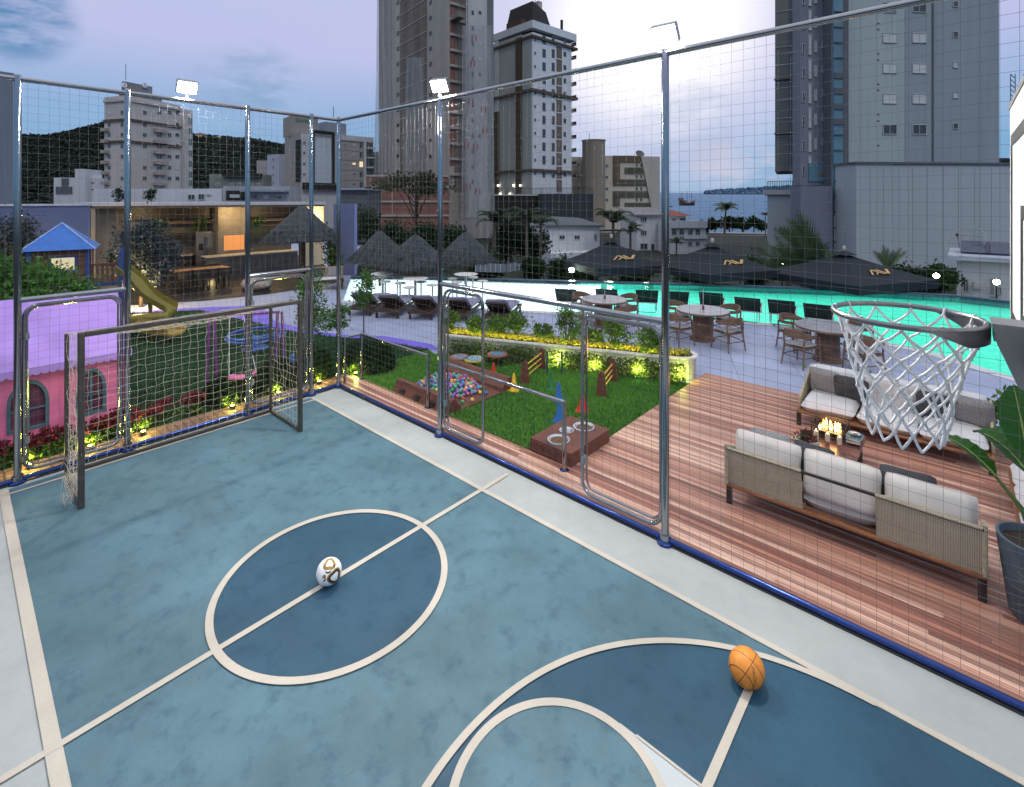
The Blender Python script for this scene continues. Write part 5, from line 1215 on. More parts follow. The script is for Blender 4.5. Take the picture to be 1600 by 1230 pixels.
def catmull(P, n=8):
    P = [Vector(p) for p in P]; out = []
    for i in range(len(P)-1):
        p0, p1, p2, p3 = P[max(i-1, 0)], P[i], P[i+1], P[min(i+2, len(P)-1)]
        for j in range(n):
            t_ = j/n; out.append(.5*((2*p1)+(p2-p0)*t_+(2*p0-5*p1+4*p2-p3)*t_*t_+(3*p1-p0-3*p2+p3)*t_**3))
    return out+[P[-1]]
sl = thing('slide', 'olive yellow plastic slide running down to the lawn', 'slide', D(195, 440, 14.2).xy.to_3d())
WP = [D(192, 424, 14.0), D(212, 440, 13.8), D(235, 466, 13.6), D(268, 486, 13.4)]; WP2 = [D(178, 507, 13.0), D(205, 512, 12.8), D(240, 518, 12.5), D(276, 522, 12.2)]
chute([p-sl.location for p in catmull([WP[0], WP[1], WP[2], WP[3]])], .20, 'upper_chute', sl, m_sl)
chute([p-sl.location for p in catmull(WP2)], .26, 'lower_chute', sl, M('mustard plastic', (.30, .20, .03), .4))
for p in (WP[2], WP2[2]): MB().tube([(p.x-sl.location.x, p.y-sl.location.y, 0), (p.x-sl.location.x, p.y-sl.location.y, p.z-.03)], .05, 10).build('support', m_sl, sl)
mb = MB(); mb.tube([WP[3]-sl.location, D(262, 494, 13.2)-sl.location, D(200, 500, 13.15)-sl.location, WP2[0]-sl.location], .12, 10); mb.build('turn', m_sl, sl, smooth=50)
# ------------------------------------------------------------------ swing, spinner
m_vio = M('violet steel', (.17, .045, .22), .4, .2); m_pk2 = M('pink swing seat', (.50, .13, .30), .5); m_bl = M('blue play plastic', (.045, .13, .42), .45)
A, B = G(323, 611), G(339, 607); Cp, Dp = Vector((.0, .0, 0)), None
e = D(430, 470, 9.6); sw = thing('swing_set', 'violet swing frame with pink seat behind the goal', 'swing', A)
d = Vector((e.x-A.x, e.y-A.y, 0)); ht = 1.36
for p in (A, B, A+d, B+d): MB().tube([(p.x, p.y, 0), (p.x*.5+(A.x+B.x+(d.x*2 if p in (A+d, B+d) else 0))*.25, p.y*.5+(A.y+B.y+(d.y*2 if p in (A+d, B+d) else 0))*.25, ht)], .026, 10).build('post', m_vio, sw, world=True, smooth=50)
tp = (A+B)/2; MB().tube([(tp.x, tp.y, ht), (tp.x+d.x, tp.y+d.y, ht)], .026, 10).build('top_bar', m_vio, sw, world=True, smooth=50)
q = G(380, 610, .22); fr = lambda u: (tp.x+d.x*u, tp.y+d.y*u)
p0, p1 = D(358, 588, 8.6), D(400, 580, 8.75)
mb = MB(); dv = (p1-p0); n_ = Vector((-dv.y, dv.x, 0)).normalized()*.09; m_ = (p0+p1)/2; mb.add([p0+n_, p0-n_, m_-n_-Vector((0, 0, .04)), p1-n_, p1+n_, m_+n_-Vector((0, 0, .04))]+[v-Vector((0, 0, .03)) for v in (p0+n_, p0-n_, m_-n_-Vector((0, 0, .04)), p1-n_, p1+n_, m_+n_-Vector((0, 0, .04)))], [(0, 1, 2, 5), (5, 2, 3, 4), (11, 8, 7, 6), (10, 9, 8, 11), (0, 6, 7, 1), (1, 7, 8, 2), (2, 8, 9, 3), (3, 9, 10, 4), (4, 10, 11, 5), (5, 11, 6, 0)]); mb.build('seat', m_pk2, sw, world=True)
for p, u in ((p0, .25), (p1, .45)): MB().tube([p, (fr(u)[0], fr(u)[1], ht)], .006, 6).build('rope', M('pale rope', (.5, .5, .5), .8), sw, world=True)
c = G(400, 545); sp = thing('spinner', 'blue ring spinner on a post behind the goal net', 'spinner', c); r = .62
MB().tube([(0, 0, 0), (0, 0, .30)], .05, 12).build('post', m_bl, sp, smooth=50); MB().lathe([(.30, .005), (.28, .03), (.06, .05)], n=24).build('base', m_bl, sp, smooth=50)
for z, rr_ in ((.30, r), (.36, r*.94)): MB().tube([(rr_*math.cos(a), rr_*math.sin(a), z) for a in np.linspace(0, 2*PI, 40, endpoint=False)], .028, 8, closed=True).build('ring', m_bl, sp, smooth=50)
mb = MB()
for a in (0, PI/2, PI, 3*PI/2): mb.tube([(0, 0, .28), (r*math.cos(a), r*math.sin(a), .30)], .02, 6)
mb.build('spoke', m_bl, sp, smooth=50)
c = G(440, 585); ss = thing('rocker', 'small blue rocking seat beside the far goal post', 'rocker', c, R(40)); MB().tube([(0, 0, 0), (0, 0, .16)], .05, 10).build('spring', m_black, ss)
mb = MB(); mb.box((0, 0, .20), (.5, .18, .05)); mb.box((.22, 0, .30), (.05, .16, .2)); mb.build('seat', m_bl, ss, bevel=.02)
# ------------------------------------------------------------------ garden walls and outdoor kitchen
XB = -19.2; XF = -15.6; m_lilw = tilemat('lilac lit wall tint', (.28, .36, .68), 1.6, .008, 0, .06, .7)  # lilac lighting put into the wall colour, no lamp casts it
def yx(px, X): return hitX(px, X)[0]
yl = yx(142, XF); yr = yx(508, XF); zr0 = 3.28
t = thing('garden_wall', 'lilac lit garden wall behind the blue roofed play tower', 'wall', (XF, yl-5, 0)); MB().b2((XF-.2, yl-14, 0), (XF, yl-.02, zr0+.02)).build('wall_panel', m_lilw, t, world=True); MB().b2((XF-.24, yl-14, zr0+.0205), (XF+.04, yl-.02, zr0+.09)).build('coping', M('white wall coping', (.6, .62, .68), .5), t, world=True)
p = D(540, 430, 23.5); t = thing('garden_wall', 'lilac end wall between the kitchen and pool', 'wall', (p.x, p.y, 0), ANG-R(8)); w_ = 20*23.5/F; MB().b2((-w_, 0, 0), (w_*.72, .3, zr0+.05)).build('wall_panel', m_lilw, t)

m_wconc = M('kitchen beige render', (.26, .22, .16), .75, 0, .12, 3, .1, 30); m_dkw = M('dark kitchen panel', (.035, .028, .02), .5, 0, .2, 4); m_roof = M('pale roof fascia', (.55, .54, .54), .6, 0, .06, 2)
K = thing('outdoor_kitchen', 'long open outdoor kitchen pavilion with pale flat roof', 'pavilion', (XF, (yl+yr)/2, 0))
MB().b2((XB-.3, yl, zr0), (XF+.12, yr, zr0+.13)).build('roof', m_roof, K, world=True); MB().b2((XB-.1, yl+.05, zr0-.08), (XF+.0, yr-.05, zr0-.002)).build('ceiling', m_wconc, K, world=True)
MB().b2((XB-.2, yl+.1, 0), (XB, yr-.1, zr0-.085)).build('back_wall', m_wconc, K, world=True)
for a, b in ((142, 149), (196, 206)): MB().b2((XF-.35, yx(a, XF), 0), (XF-.02, yx(b, XF), zr0-.082)).build('pillar', M('warm beige pillar', (.36, .29, .20), .7, 0, .1, 3), K, world=True)
ya, yb = yx(150, XF-.6), yx(196, XF-.6); MB().b2((XF-.75, ya, 0), (XF-.55, yb, zr0-.09)).build('side_panel', m_wconc, K, world=True)
Xb2 = -18.2
ya, yb = yx(341, Xb2), yx(384, Xb2); MB().b2((XB, ya, 0), (Xb2, yb, zr0-.09)).build('chimney_breast', M('grill chimney render', (.36, .31, .24), .7, 0, .15, 5), K, world=True)
z0, z1 = zat(391, hitX(360, Xb2)[1]), zat(368, hitX(360, Xb2)[1])
g = MB().b2((Xb2, yx(350, Xb2), z0), (Xb2+.02, yx(381, Xb2), z1)).build('grill_opening', EM('glowing grill bricks', (1., .38, .10), .75), K, world=True)
Xs = -18.7
ya, yb = yx(206, Xs), yx(341, Xs)
MB().b2((XB, ya, 2.62), (Xs, yb, zr0-.1)).build('upper_cabinet', m_dkw, K, world=True); MB().b2((XB+.05, ya, 2.40), (Xs+.05, yb, 2.44)).build('wood_shelf', M('shelf oak', (.30, .17, .085), .5, 0, .2, 8), K, world=True)
MB().b2((XB, yx(225, Xs), 1.62), (Xs, yb, 1.92)).build('dark_hood', m_dkw, K, world=True); MB().b2((XB, ya, .86), (Xs+.1, yx(300, Xs), .92)).build('worktop', M('pale worktop', (.6, .5, .36), .4), K, world=True); MB().b2((XB, ya, 0), (Xs+.05, yx(300, Xs), .855)).build('base_cabinet', m_dkw, K, world=True)
ya, yb = yx(386, Xs), yx(470, Xs); MB().b2((XB, ya, 2.62), (Xs, yb, zr0-.1)).build('upper_cabinet', m_dkw, K, world=True); MB().b2((XB+.05, ya, 2.40), (Xs+.05, yb, 2.44)).build('wood_shelf', MATS['shelf oak'], K, world=True); MB().b2((XB, ya, 1.6), (Xs, yb, 2.1)).build('wall_panel', M('green grey panel', (.05, .06, .035), .6), K, world=True)
Xw = -17.3; MB().b2((Xw-.15, yx(472, Xw), 0), (Xw, yx(506, Xw), zr0-.09)).build('lit_end_wall', M('cream end wall', (.60, .50, .33), .7, 0, .06, 3), K, world=True)
for px, z in ((240, 2.95), (362, 2.95), (425, 2.9), (170, 2.95)):
    y = yx(px, Xb2+.7); o = MB().lathe([(.05, zr0-.087), (.06, zr0-.10), (0, zr0-.10)], (Xb2+.7, y, 0), 14).build('downlight', EM('warm downlight', (1., .78, .42), 8.), K, world=True)
    lamp('POINT', 'kitchen lamp', (Xb2+.75, y, 2.9), 42, (1., .72, .36), K, .08)
lamp('POINT', 'kitchen lamp', (Xw+.5, yx(492, Xw), 2.6), 60, (1., .80, .45), K, .08); lamp('POINT', 'under counter lamp', (-16.2, yx(330, -16.2), .35), 9, (1., .75, .35), K, .1)
t = thing('fridge', 'double door steel fridge in the kitchen back wall', 'fridge', (Xs, yx(320, Xs), 0)); Xf = Xs+.12; ya, yb = yx(306, Xf), yx(338, Xf); ym = ya+(yb-ya)*.48; m_st2 = M('fridge steel', (.32, .29, .25), .35, .7, .08)
MB().b2((XB, ya, .01), (Xf-.03, yb, 1.98)).build('fridge_body', m_st2, t, world=True)
for a, b in ((ya, ym-.008), (ym+.008, yb)):
    dr = MB().b2((Xf-.028, a, .03), (Xf, b, 1.97)).build('door', m_st2, t, world=True, bevel=.008); MB().tube([(Xf+.04, ym-.05 if a == ya else ym+.05, .5), (Xf+.04, ym-.05 if a == ya else ym+.05, 1.7)], .015, 8).build('handle', m_chrome, dr, world=True)
MB().b2((Xf+.001, ya+.12, 1.1), (Xf+.006, ym-.12, 1.4)).build('dispenser', m_black, t, world=True)
t = thing('kitchen_island', 'long dark bar island with pale worktop in kitchen', 'counter', (-16.4, yx(390, -16.4), 0)); ya, yb = yx(324, -16.4), yx(466, -16.4); MB().b2((-17.1, ya, .01), (-16.45, yb, .92)).build('counter_body', M('dark slate tiles', (.055, .055, .06), .5, 0, .3, 3), t, world=True); MB().b2((-17.15, ya-.05, .921), (-16.38, yb+.05, .97)).build('worktop', MATS['pale worktop'], t, world=True)
for i, (px, lab) in enumerate(((253, 'trailing plant on the kitchen shelf, left one'), (313, 'trailing plant on the kitchen shelf beside the grill'), (402, 'trailing plant on the kitchen shelf right of grill'))):
    y = yx(px, Xs); t = thing('hanging_plant', lab, 'potted plant', (Xs-.15, y, 2.441), 0, 'trailing plants on the kitchen shelves'); MB().lathe([(.07, 0), (.10, .18), (.09, .18), (.0, .15)], n=18).build('pot', M('white glazed pot', (.6, .58, .5), .4), t, smooth=40)
    foliage('trailing_leaves', t, 420, (.12, 0, -.06), (.16, .42, .34), .10, lf_lg, 14, .28, .55, .2)
# dining table with dark chairs
ya, yb = yx(268, -14.1), yx(354, -14.1); t = thing('dining_table', 'long timber dining table before the outdoor kitchen', 'table', (-14.1, (ya+yb)/2, .006)); MB().b2((-14.5, ya, .72), (-13.7, yb, .76)).build('tabletop', M('honey timber top', (.42, .20, .085), .4, 0, .2, 6), t, world=True)
for y in (ya+.2, yb-.2):
    for x in (-14.4, -13.8): MB().b2((x-.03, y-.03, .01), (x+.03, y+.03, .7195)).build('leg', m_leg, t, world=True)
dc = None; nn = 0
for side in (-1, 1):
    for j in range(4):
        y = ya+(yb-ya)*(.14+.24*j); x = -14.1-side*.62; lab = 'dark dining chair %s the timber table, %s of four' % ('in front of' if side < 0 else 'behind', ['leftmost', 'second', 'third', 'rightmost'][j])
        if dc is None:
            dc = thing('dining_chair', lab, 'chair', (x, y, .006), 0, 'dark chairs around the dining table')
            for lx in (-.2, .2):
                for ly in (-.2, .2): MB().tube([(lx*1.15, ly*1.15, 0), (lx, ly, .44)], .016, 6).build('leg', m_leg, dc)
            MB().box((0, 0, .46), (.46, .46, .04)).build('seat', m_dkw, dc, bevel=.01); mb = MB()
            pts = [(.24*math.cos(a), .24*math.sin(a)) for a in np.linspace(-PI/2.1, PI/2.1, 9)]; mb.add([(p[0], p[1], z) for z in (.50, .80) for p in pts]+[(p[0]*1.1, p[1]*1.1, z) for z in (.50, .80) for p in pts], [(i, i+1, 10+i, 9+i) for i in range(8)]+[(18+i, 27+i, 28+i, 19+i) for i in range(8)]+[(9+i, 10+i, 28+i, 27+i) for i in range(8)]); mb.build('backrest', m_dkw, dc)
        else: dup(dc, (x, y, .006), 0 if side < 0 else PI, lab)
dc.rotation_euler = (0, 0, 0)
p = D(472, 420, 21.5); pz = p.copy(); pz.z = .006; thatched('big blue grey thatched parasol standing before the kitchen', pz, 55*21.5/F, zat(372, 21.5), zat(322, 21.5), .14, 'thatched parasol by the kitchen')
p = G(508, 452); p.z = .006; t = thing('slatted_bench', 'slatted garden bench with grey cushions by the kitchen', 'bench', p, ANG+R(20)); mb = MB()
for i in range(9): mb.b2((-.6+.15*i, .30, .35), (-.53+.15*i, .33, .80))
mb.b2((-.62, .295, .80), (.70, .335, .84)); mb.build('slatted_back', M('pale bench slats', (.45, .30, .17), .5), t); MB().b2((-.62, -.3, .28), (.70, .34, .35)).build('seat', m_dk, t)
for x in (-.55, .63):
    for y in (-.25, .28): MB().b2((x-.04, y-.04, 0), (x+.04, y+.04, .2795)).build('leg', m_dk, t)
mb = MB(); pillowmesh(mb, (0, 0, .40), 1.2, .55, .14); mb.build('seat_cushion', m_cushw, t, smooth=80)
for i, (x, m) in enumerate(((-.3, m_char), (.3, m_gry))): mb = MB(); pillowmesh(mb, (0, 0, 0), .45, .4, .16, R(70)); o = mb.build('scatter_cushion', m, None, smooth=80); o.location = t.location+Matrix.Rotation(t.rotation_euler.z, 3, 'Z') @ Vector((x, .14, .64)); o.rotation_euler = (0, 0, t.rotation_euler.z); tag(o, ['dark cushion on the slatted bench by the kitchen', 'pale grey cushion on the slatted bench by kitchen'][i], 'cushion')
p = G(400, 452); p.z = .006; t = thing('stone_fire_bowl', 'pale boulder shaped seat before the dark kitchen island', 'seat', p); mb = MB(); mb.lathe([(.3, 0), (.62, .06), (.74, .2), (.66, .34), (.4, .42), (0, .43)], n=26, ex=1.1, ey=.7); mb.v = [(x*(1+.05*math.sin(7*y+3*z)), y*(1+.06*math.sin(5*x)), z*(1+.05*math.sin(4*x+2*y))) for x, y, z in mb.v]; mb.build('boulder', M('speckled pale stone', (.34, .31, .27), .8, 0, .3, 8, .4, 20), t, smooth=70)
p = D(520, 430, 21.5); p.z = .006; bush('leafy_shrub', 'tall loose shrub beside the cream kitchen end wall', p, .55, 2.2, 1100, .14, lf_low+[lf_lg[1]], 'shrub', None, None, 18)
# ------------------------------------------------------------------ terrain, sea, hills
ZG = -4.0
def WW(e, n, z): p = W(e, n, z); return (p.x, p.y, p.z)
m_ground = M('dark street ground', (.022, .028, .022), .95, 0, .4, .15, fine=.4)
mb = MB(); mb.sheet([WW(-3000, -300, ZG), WW(900, -300, ZG), WW(900, 90, ZG), WW(90, 108, ZG), WW(14, 118, ZG), WW(16, 170, ZG), WW(-60, 400, ZG), WW(-100, 900, ZG), WW(-3000, 900, ZG)], m=0); struct('ground', mb, m_ground)
m_sand = M('beach sand', (.30, .29, .30), .9, 0, .15, .2)
mb = MB(); mb.sheet([WW(8, 112, ZG+.05), WW(120, 96, ZG+.05), WW(120, 112, ZG-.5), WW(16, 134, ZG-.5)]); struct('beach', mb, m_sand)
def seamat():
    m, nt, b = newmat('sea water'); v = coords(nt, 'Object', (1, 1, 1)); n1 = noise(nt, v, .05, 8, .7); n2 = noise(nt, v, .25, 6, .7)
    L(nt, ramp(nt, n1, [(.35, (.05, .13, .27)), (.5, (.08, .18, .33)), (.7, (.14, .25, .40))]), b.inputs['Base Color']); b.inputs['Roughness'].default_value = .55; b.inputs['Specular IOR Level'].default_value = .15
    bump(nt, b, n2, 1., 1.6); return m
mb = MB(); TL = .0163
for i, (n0, n1) in enumerate(((112, 300), (300, 900), (900, 2500), (2500, 7000))):
    s = lambda n: -4.8+TL*max(0, n-112)
    mb.add([WW(-.1*n0+10, n0, s(n0)), WW(n0*1.3, n0, s(n0)), WW(n1*1.3, n1, s(n1)), WW(-.1*n1+10, n1, s(n1))], [(0, 1, 2, 3)])
struct('sea', mb, seamat())
m_hill = leafmat('hill forest leaf', (.008, .015, .012), (.024, .034, .024), .0, .9); m_hillb = M('hill forest floor', (.012, .020, .016), .95, 0, .5, .05, fine=.4)
def hill(name, sky, d0, d1, vb, rows=14, n=9000, size=5., floor=None, leaf=None):
    """a real slope between distance d1 (foot) and d0 (crest) under a skyline given as (pixel column, pixel row)"""
    xs = [s[0] for s in sky]; g = []
    cols = 70
    for j in range(rows+1):
        t_ = j/rows; d = d1+(d0-d1)*t_; row = []
        for i in range(cols+1):
            px = xs[0]+(xs[-1]-xs[0])*i/cols; v = np.interp(px, xs, [s[1] for s in sky]); zt = zat(v, d0); zb_ = zat(vb, d1)
            z = zb_+(zt-zb_)*t_**.85+RNG.normal()*1.2*t_*(1-t_)*4; row.append(D(px, HZ, d).xy.to_3d()+Vector((0, 0, z)))
        g.append(row)
    vs = [p for r in g for p in r]; mb = MB(); mb.add(vs, [(j*(cols+1)+i, j*(cols+1)+i+1, (j+1)*(cols+1)+i+1, (j+1)*(cols+1)+i) for j in range(rows) for i in range(cols)])
    # back slope so that the hill is a solid ridge
    o = len(mb.v); b = [D(xs[0]+(xs[-1]-xs[0])*i/cols, HZ, d0*1.35).xy.to_3d()+Vector((0, 0, ZG)) for i in range(cols+1)]; mb.v += [tuple(p) for p in b]
    for i in range(cols): mb.f.append((rows*(cols+1)+i, rows*(cols+1)+i+1, o+i+1, o+i)); mb.m.append(0)
    tag(mb.build(name, floor or m_hillb, smooth=80), kind='structure')
    A = np.array([[tuple(p) for p in r] for r in g]); jj = RNG.random(n)**.7*rows*.999; ii = RNG.random(n)*cols*.999; j0 = jj.astype(int); i0 = ii.astype(int); fj = (jj-j0)[:, None]; fi = (ii-i0)[:, None]
    P = (A[j0, i0]*(1-fi)+A[j0, i0+1]*fi)*(1-fj)+(A[j0+1, i0]*(1-fi)+A[j0+1, i0+1]*fi)*fj; P[:, 2] += size*.25*RNG.random(n)
    sk = (RNG.random(n) < .12); P[sk, 2] += size*.25
    return tag(quads('forest', leafquads(P, size, .8, .5), leaf or m_hill), 'dark forest covering the distant hill', 'forest', None, 'stuff')
hill('hill', [(-60, 222), (35, 211), (70, 213), (110, 205), (160, 193), (200, 186), (250, 192), (300, 210), (345, 214), (400, 219), (440, 227), (520, 236), (590, 240), (640, 262)], 560, 300, 330, n=42000, size=3.6)
hill('headland', [(1100, 301), (1118, 298), (1150, 296.5), (1200, 293), (1260, 289), (1330, 292)], 2400, 2150, 302.5, 5, 3000, 12, M('headland haze tint', (.09, .17, .27), .95, 0, .2, .01), leafmat('forest haze tint', (.08, .15, .24), (.11, .19, .29), 0, .95))  # distance haze painted into the headland's ground and leaf colours
MATS['hill forest floor'].node_tree
# ------------------------------------------------------------------ building kit
m_glass = M('dark window glass', (.035, .045, .055), .12, 0, .3, .6, spec=.5); m_wfrm = M('pale window frame', (.42, .43, .44), .5); m_blind = M('pale window blind', (.50, .54, .55), .5, 0, .1, .5); m_lit = EM('lit window', (1., .78, .40), 1.1)
m_rail = M('dark railing', (.06, .065, .07), .5, .5)
class Bld:
    def __init__(s, t, pc, d, pl, pr, vt, th, mat, name='wall', vb=None, back=None, mats=None):
        k = lambda px: (px-CX)/F; th = R(th); s.th = th; s.d = d; s.t = t
        cx = k(pc)*d; s.cx = cx
        s.Lr = (k(pr)*d-cx)/(math.cos(th)-k(pr)*math.sin(th)); den = math.sin(th)+k(pl)*math.cos(th)
        s.Ll = back if back is not None else (cx-k(pl)*d)/den
        s.zt = zat(vt, d); s.zb = ZG if vb is None else zat(vb, d)
        s.loc = W(cx, d, 0); s.rz = th+ANG; s.pc = pc
        if mat is not None: s.box(name, 0, s.Lr, 0, s.Ll, s.zb, s.zt, mat)
    def place(s, o): 
        o.parent = s.t; o.location = s.loc-s.t.location; o.location.z = -s.t.location.z; o.rotation_euler = (0, 0, s.rz); return o
    def box(s, name, x0, x1, y0, y1, z0, z1, mat, **kw): mb = MB(); mb.b2((x0, y0, z0), (x1, y1, z1)); return s.place(mb.build(name, mat, **kw))
    def u(s, f, px):
        k = (px-CX)/F
        if f == 'r': return (k*s.d-s.cx)/(math.cos(s.th)-k*math.sin(s.th))
        return (s.cx-k*s.d)/(math.sin(s.th)+k*math.cos(s.th))
    def dep(s, f, u): return s.d+u*(math.sin(s.th) if f == 'r' else math.cos(s.th))
    def rect(s, f, p0, p1, v0, v1):
        a, b = sorted((s.u(f, p0), s.u(f, p1))); dm = s.dep(f, (a+b)/2); return a, b, zat(v1, dm), zat(v0, dm)
    def panel(s, name, f, p0, p1, v0, v1, mat, proud=.12, inn=.0):
        a, b, z0, z1 = s.rect(f, p0, p1, v0, v1)
        if f == 'r': return s.box(name, a, b, -proud, inn, z0, z1, mat)
        return s.box(name, -proud, inn, a, b, z0, z1, mat)
    def win(s, f, p0, p1, v0, v1, glass=None, fw=.09, mull=1, frame=None, name='window'):
        a, b, z0, z1 = s.rect(f, p0, p1, v0, v1); mb = MB(); g = glass or m_glass
        def bx(u0, u1, za, zb_, pr, m):
            if f == 'r': mb.b2((u0, -pr, za), (u1, .02, zb_), m)
            else: mb.b2((-pr, u0, za), (.02, u1, zb_), m)
        bx(a+fw, b-fw, z0+fw, z1-fw, .03, 1)
        bx(a, b, z0, z0+fw, .09, 0); bx(a, b, z1-fw, z1, .07, 0); bx(a, a+fw, z0+fw, z1-fw, .07, 0); bx(b-fw, b, z0+fw, z1-fw, .07, 0)
        for i in range(mull): c = a+(b-a)*(i+1)/(mull+1); bx(c-fw*.35, c+fw*.35, z0+fw, z1-fw, .055, 0)
        return s.place(mb.build(name, [frame or m_wfrm, g]))
    def wins(s, f, cols, rows, w, h, **kw):
        for v in rows:
            for px in cols:
                g = kw.get('glass') or (m_blind if RNG.random() < kw.get('pb', .25) else m_glass); kk = {k: q for k, q in kw.items() if k not in ('glass', 'pb')}
                s.win(f, px-w/2, px+w/2, v-h/2, v+h/2, glass=g, **kk)
def bthing(name, lab, px, d, cat='building', group=None):
    p = W((px-CX)/F*d, d, ZG); return thing(name, lab, cat, p, 0, group)
def facade(name, c, var=.12, sc_=.12, streak=.14):
    if name in MATS: return MATS[name]
    m, nt, b = newmat(name); n1 = noise(nt, coords(nt, 'Object', (1, 1, .3)), sc_, 5); n2 = noise(nt, coords(nt, 'Object', (1.4, 1.4, .05)), 1.1, 6, .7)
    col = ramp(nt, n1, [(.3, tuple(x*(1-var) for x in c)), (.7, tuple(x*(1+var*.6) for x in c))]); col = mixc(nt, 1., col, ramp(nt, n2, [(.45, (1,)*3), (.8, (1-streak,)*3)]), 'MULTIPLY')
    L(nt, col, b.inputs['Base Color']); b.inputs['Roughness'].default_value = .8; b.inputs['Specular IOR Level'].default_value = .2; MATS[name] = m; return m
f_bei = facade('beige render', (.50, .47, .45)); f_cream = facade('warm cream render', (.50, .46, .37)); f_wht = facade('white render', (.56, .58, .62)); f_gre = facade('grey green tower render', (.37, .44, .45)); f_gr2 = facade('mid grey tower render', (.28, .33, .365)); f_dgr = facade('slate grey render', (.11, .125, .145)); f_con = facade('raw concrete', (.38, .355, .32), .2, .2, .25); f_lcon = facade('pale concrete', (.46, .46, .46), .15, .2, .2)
f_brn = facade('brown render', (.10, .075, .055)); f_dark = facade('near black wall', (.025, .028, .026)); f_blk2 = facade('dark slate wall', (.045, .052, .062)); f_pod = facade('podium grey render', (.38, .43, .46), .10, .1, .08); f_lil = facade('lilac white render', (.40, .43, .52))
# far left grey slab
t = bthing('grey_block', 'plain grey block cut by the left frame edge', 0, 80); Bld(t, 24, 80, 24-1, 25, 127, 60, None); b = Bld(t, -80, 80, -81, 22, 100, 52, facade('blue grey slab', (.20, .24, .30)), back=14)
# left beige tower
t = bthing('apartment_tower', 'beige apartment tower with balconies in front of the hill', 220, 140)
b = Bld(t, 200, 140, 163, 282, 149, 73, f_bei); rows = [176, 195, 211, 228.5, 245, 262, 279]
b.wins('r', [226, 264.5, 277], rows, 6.5, 6.5); b.wins('r', [249], rows, 7, 7); b.wins('r', [237], rows[1:], 2, 4, mull=0); b.wins('l', [171, 191], rows, 5, 7)
for v in (156, 187, 221): b.box('cornice', -.4, b.Lr+.3, -.4, b.Ll, zat(v, 140)-.35, zat(v, 140)+.35, f_brn if v > 160 else f_bei)
for v in [205, 222.5, 239, 255.5, 272, 288]: b.panel('balcony', 'r', 239, 258.5, v-3, v+2, M('balcony render', (.34, .30, .28), .8), 1.2); b.panel('balcony', 'l', 163.5, 171, v-4, v+1, MATS['balcony render'], 1.2)
b2 = Bld(t, 282, 158, 281.5, 301, 170, 66, f_bei, back=6); b2.wins('r', [297.5], [189, 205, 222, 240, 256, 273, 286], 6, 10, glass=M('teal glass', (.06, .14, .16), .15))
b3 = Bld(t, 194, 146, 190, 238, 127, 66, facade('grey penthouse render', (.22, .21, .22)), 'penthouse', vb=158); b4 = Bld(t, 200, 149, 198, 253, 144, 70, facade('grey penthouse render', 0), 'penthouse', vb=160, back=4)
m_sig = M('white sign disc', (.75, .75, .78), .5); m_sigb = M('blue sign print', (.04, .10, .35), .5)
for px in (194, 226):
    a, bb_, z0, z1 = b3.rect('r', px-4, px+4, 129, 137); mb = MB(); c = ((a+bb_)/2, -.12, (z0+z1)/2); r_ = (z1-z0)/2; mb.add([(c[0]+r_*math.cos(q), y, c[2]+r_*math.sin(q)) for y in (-.12, -.01) for q in np.linspace(0, 2*PI, 20, endpoint=False)], [tuple(range(20))]+[(i, 20+i, 20+(i+1) % 20, (i+1) % 20) for i in range(20)]); mb.box((c[0]+.1, -.14, c[2]), (r_*.5, .02, r_*1.1), 1); mb.box((c[0]+.1, -.155, c[2]), (r_*.2, .02, r_*.9), 0); mb.box((c[0], -.14, z0-.35), (r_*1.9, .05, .3), 1); b3.place(mb.build('logo_sign', [m_sig, m_sigb]))
MB().tube([b3.loc+Vector((2, 0, b3.zt))-t.location, b3.loc+Vector((2, 0, b3.zt+4.5))-t.location], .08, 5).build('antenna', m_rail, t)
# small white buildings by the hill foot
t = bthing('white_flats', 'small white stepped flats below the dark hill at left', 115, 180); b = Bld(t, 84, 180, 83, 148, 277.5, 8, f_wht, back=12); b.panel('recessed_wall', 'r', 96, 108, 278.5, 292, f_dgr, .05); b.panel('dark_base', 'r', 88, 113, 292, 303, f_dgr, .3); b2 = Bld(t, 117, 178, 116, 133, 264, 8, f_wht, 'stair_tower', back=9); b.wins('r', [122, 130, 138, 145], [286, 296], 6, 2.6, fw=.15, mull=0, pb=.1)
# long low white building behind the kitchen roof
t = bthing('low_white_building', 'long low white building just above the kitchen roof', 240, 46); b = Bld(t, 146, 46, 145, 348, 295, 2, f_wht, back=10)
for p0, p1, v0, v1 in ((294, 305, 304, 312), (310, 320, 303, 312), (323, 330, 303.5, 306)): b.win('r', p0, p1, v0, v1, fw=.04)
b.panel('sign_band', 'r', 346, 348, 296, 314, f_wht, .02); b.panel('dark_frontage', 'r', 347.0, 347.9, 296, 314, f_dark, .03)
b2 = Bld(t, 349, 47, 348.5, 452, 291, 2, facade('worn grey render', (.33, .35, .37)), back=3); b2.panel('dark_frontage', 'r', 349.5, 383, 298, 313, f_dark, .06); b2.panel('shop_sign', 'r', 360, 375, 304, 309, M('worn pale sign', (.45, .47, .5), .6), .12)
b2.panel('awning', 'r', 383, 452, 297, 300, facade('blue grey awning', (.25, .29, .36)), 1.); b2.wins('r', [398, 416, 436], [308], 9, 7, fw=.05)
for px in (172, 222): # roof plants
    p = D(px+14, 312, 44); p.z = 3.6; tt = tree('roof_shrub', 'dark round shrub above the kitchen roof, %s one' % ('left' if px < 200 else 'right'), (p.x, p.y, ZG), 8.4, .62, 8.0, .16, 700, lf_dk, .05, 'shrub', 'shrubs above the kitchen roof', k=12)
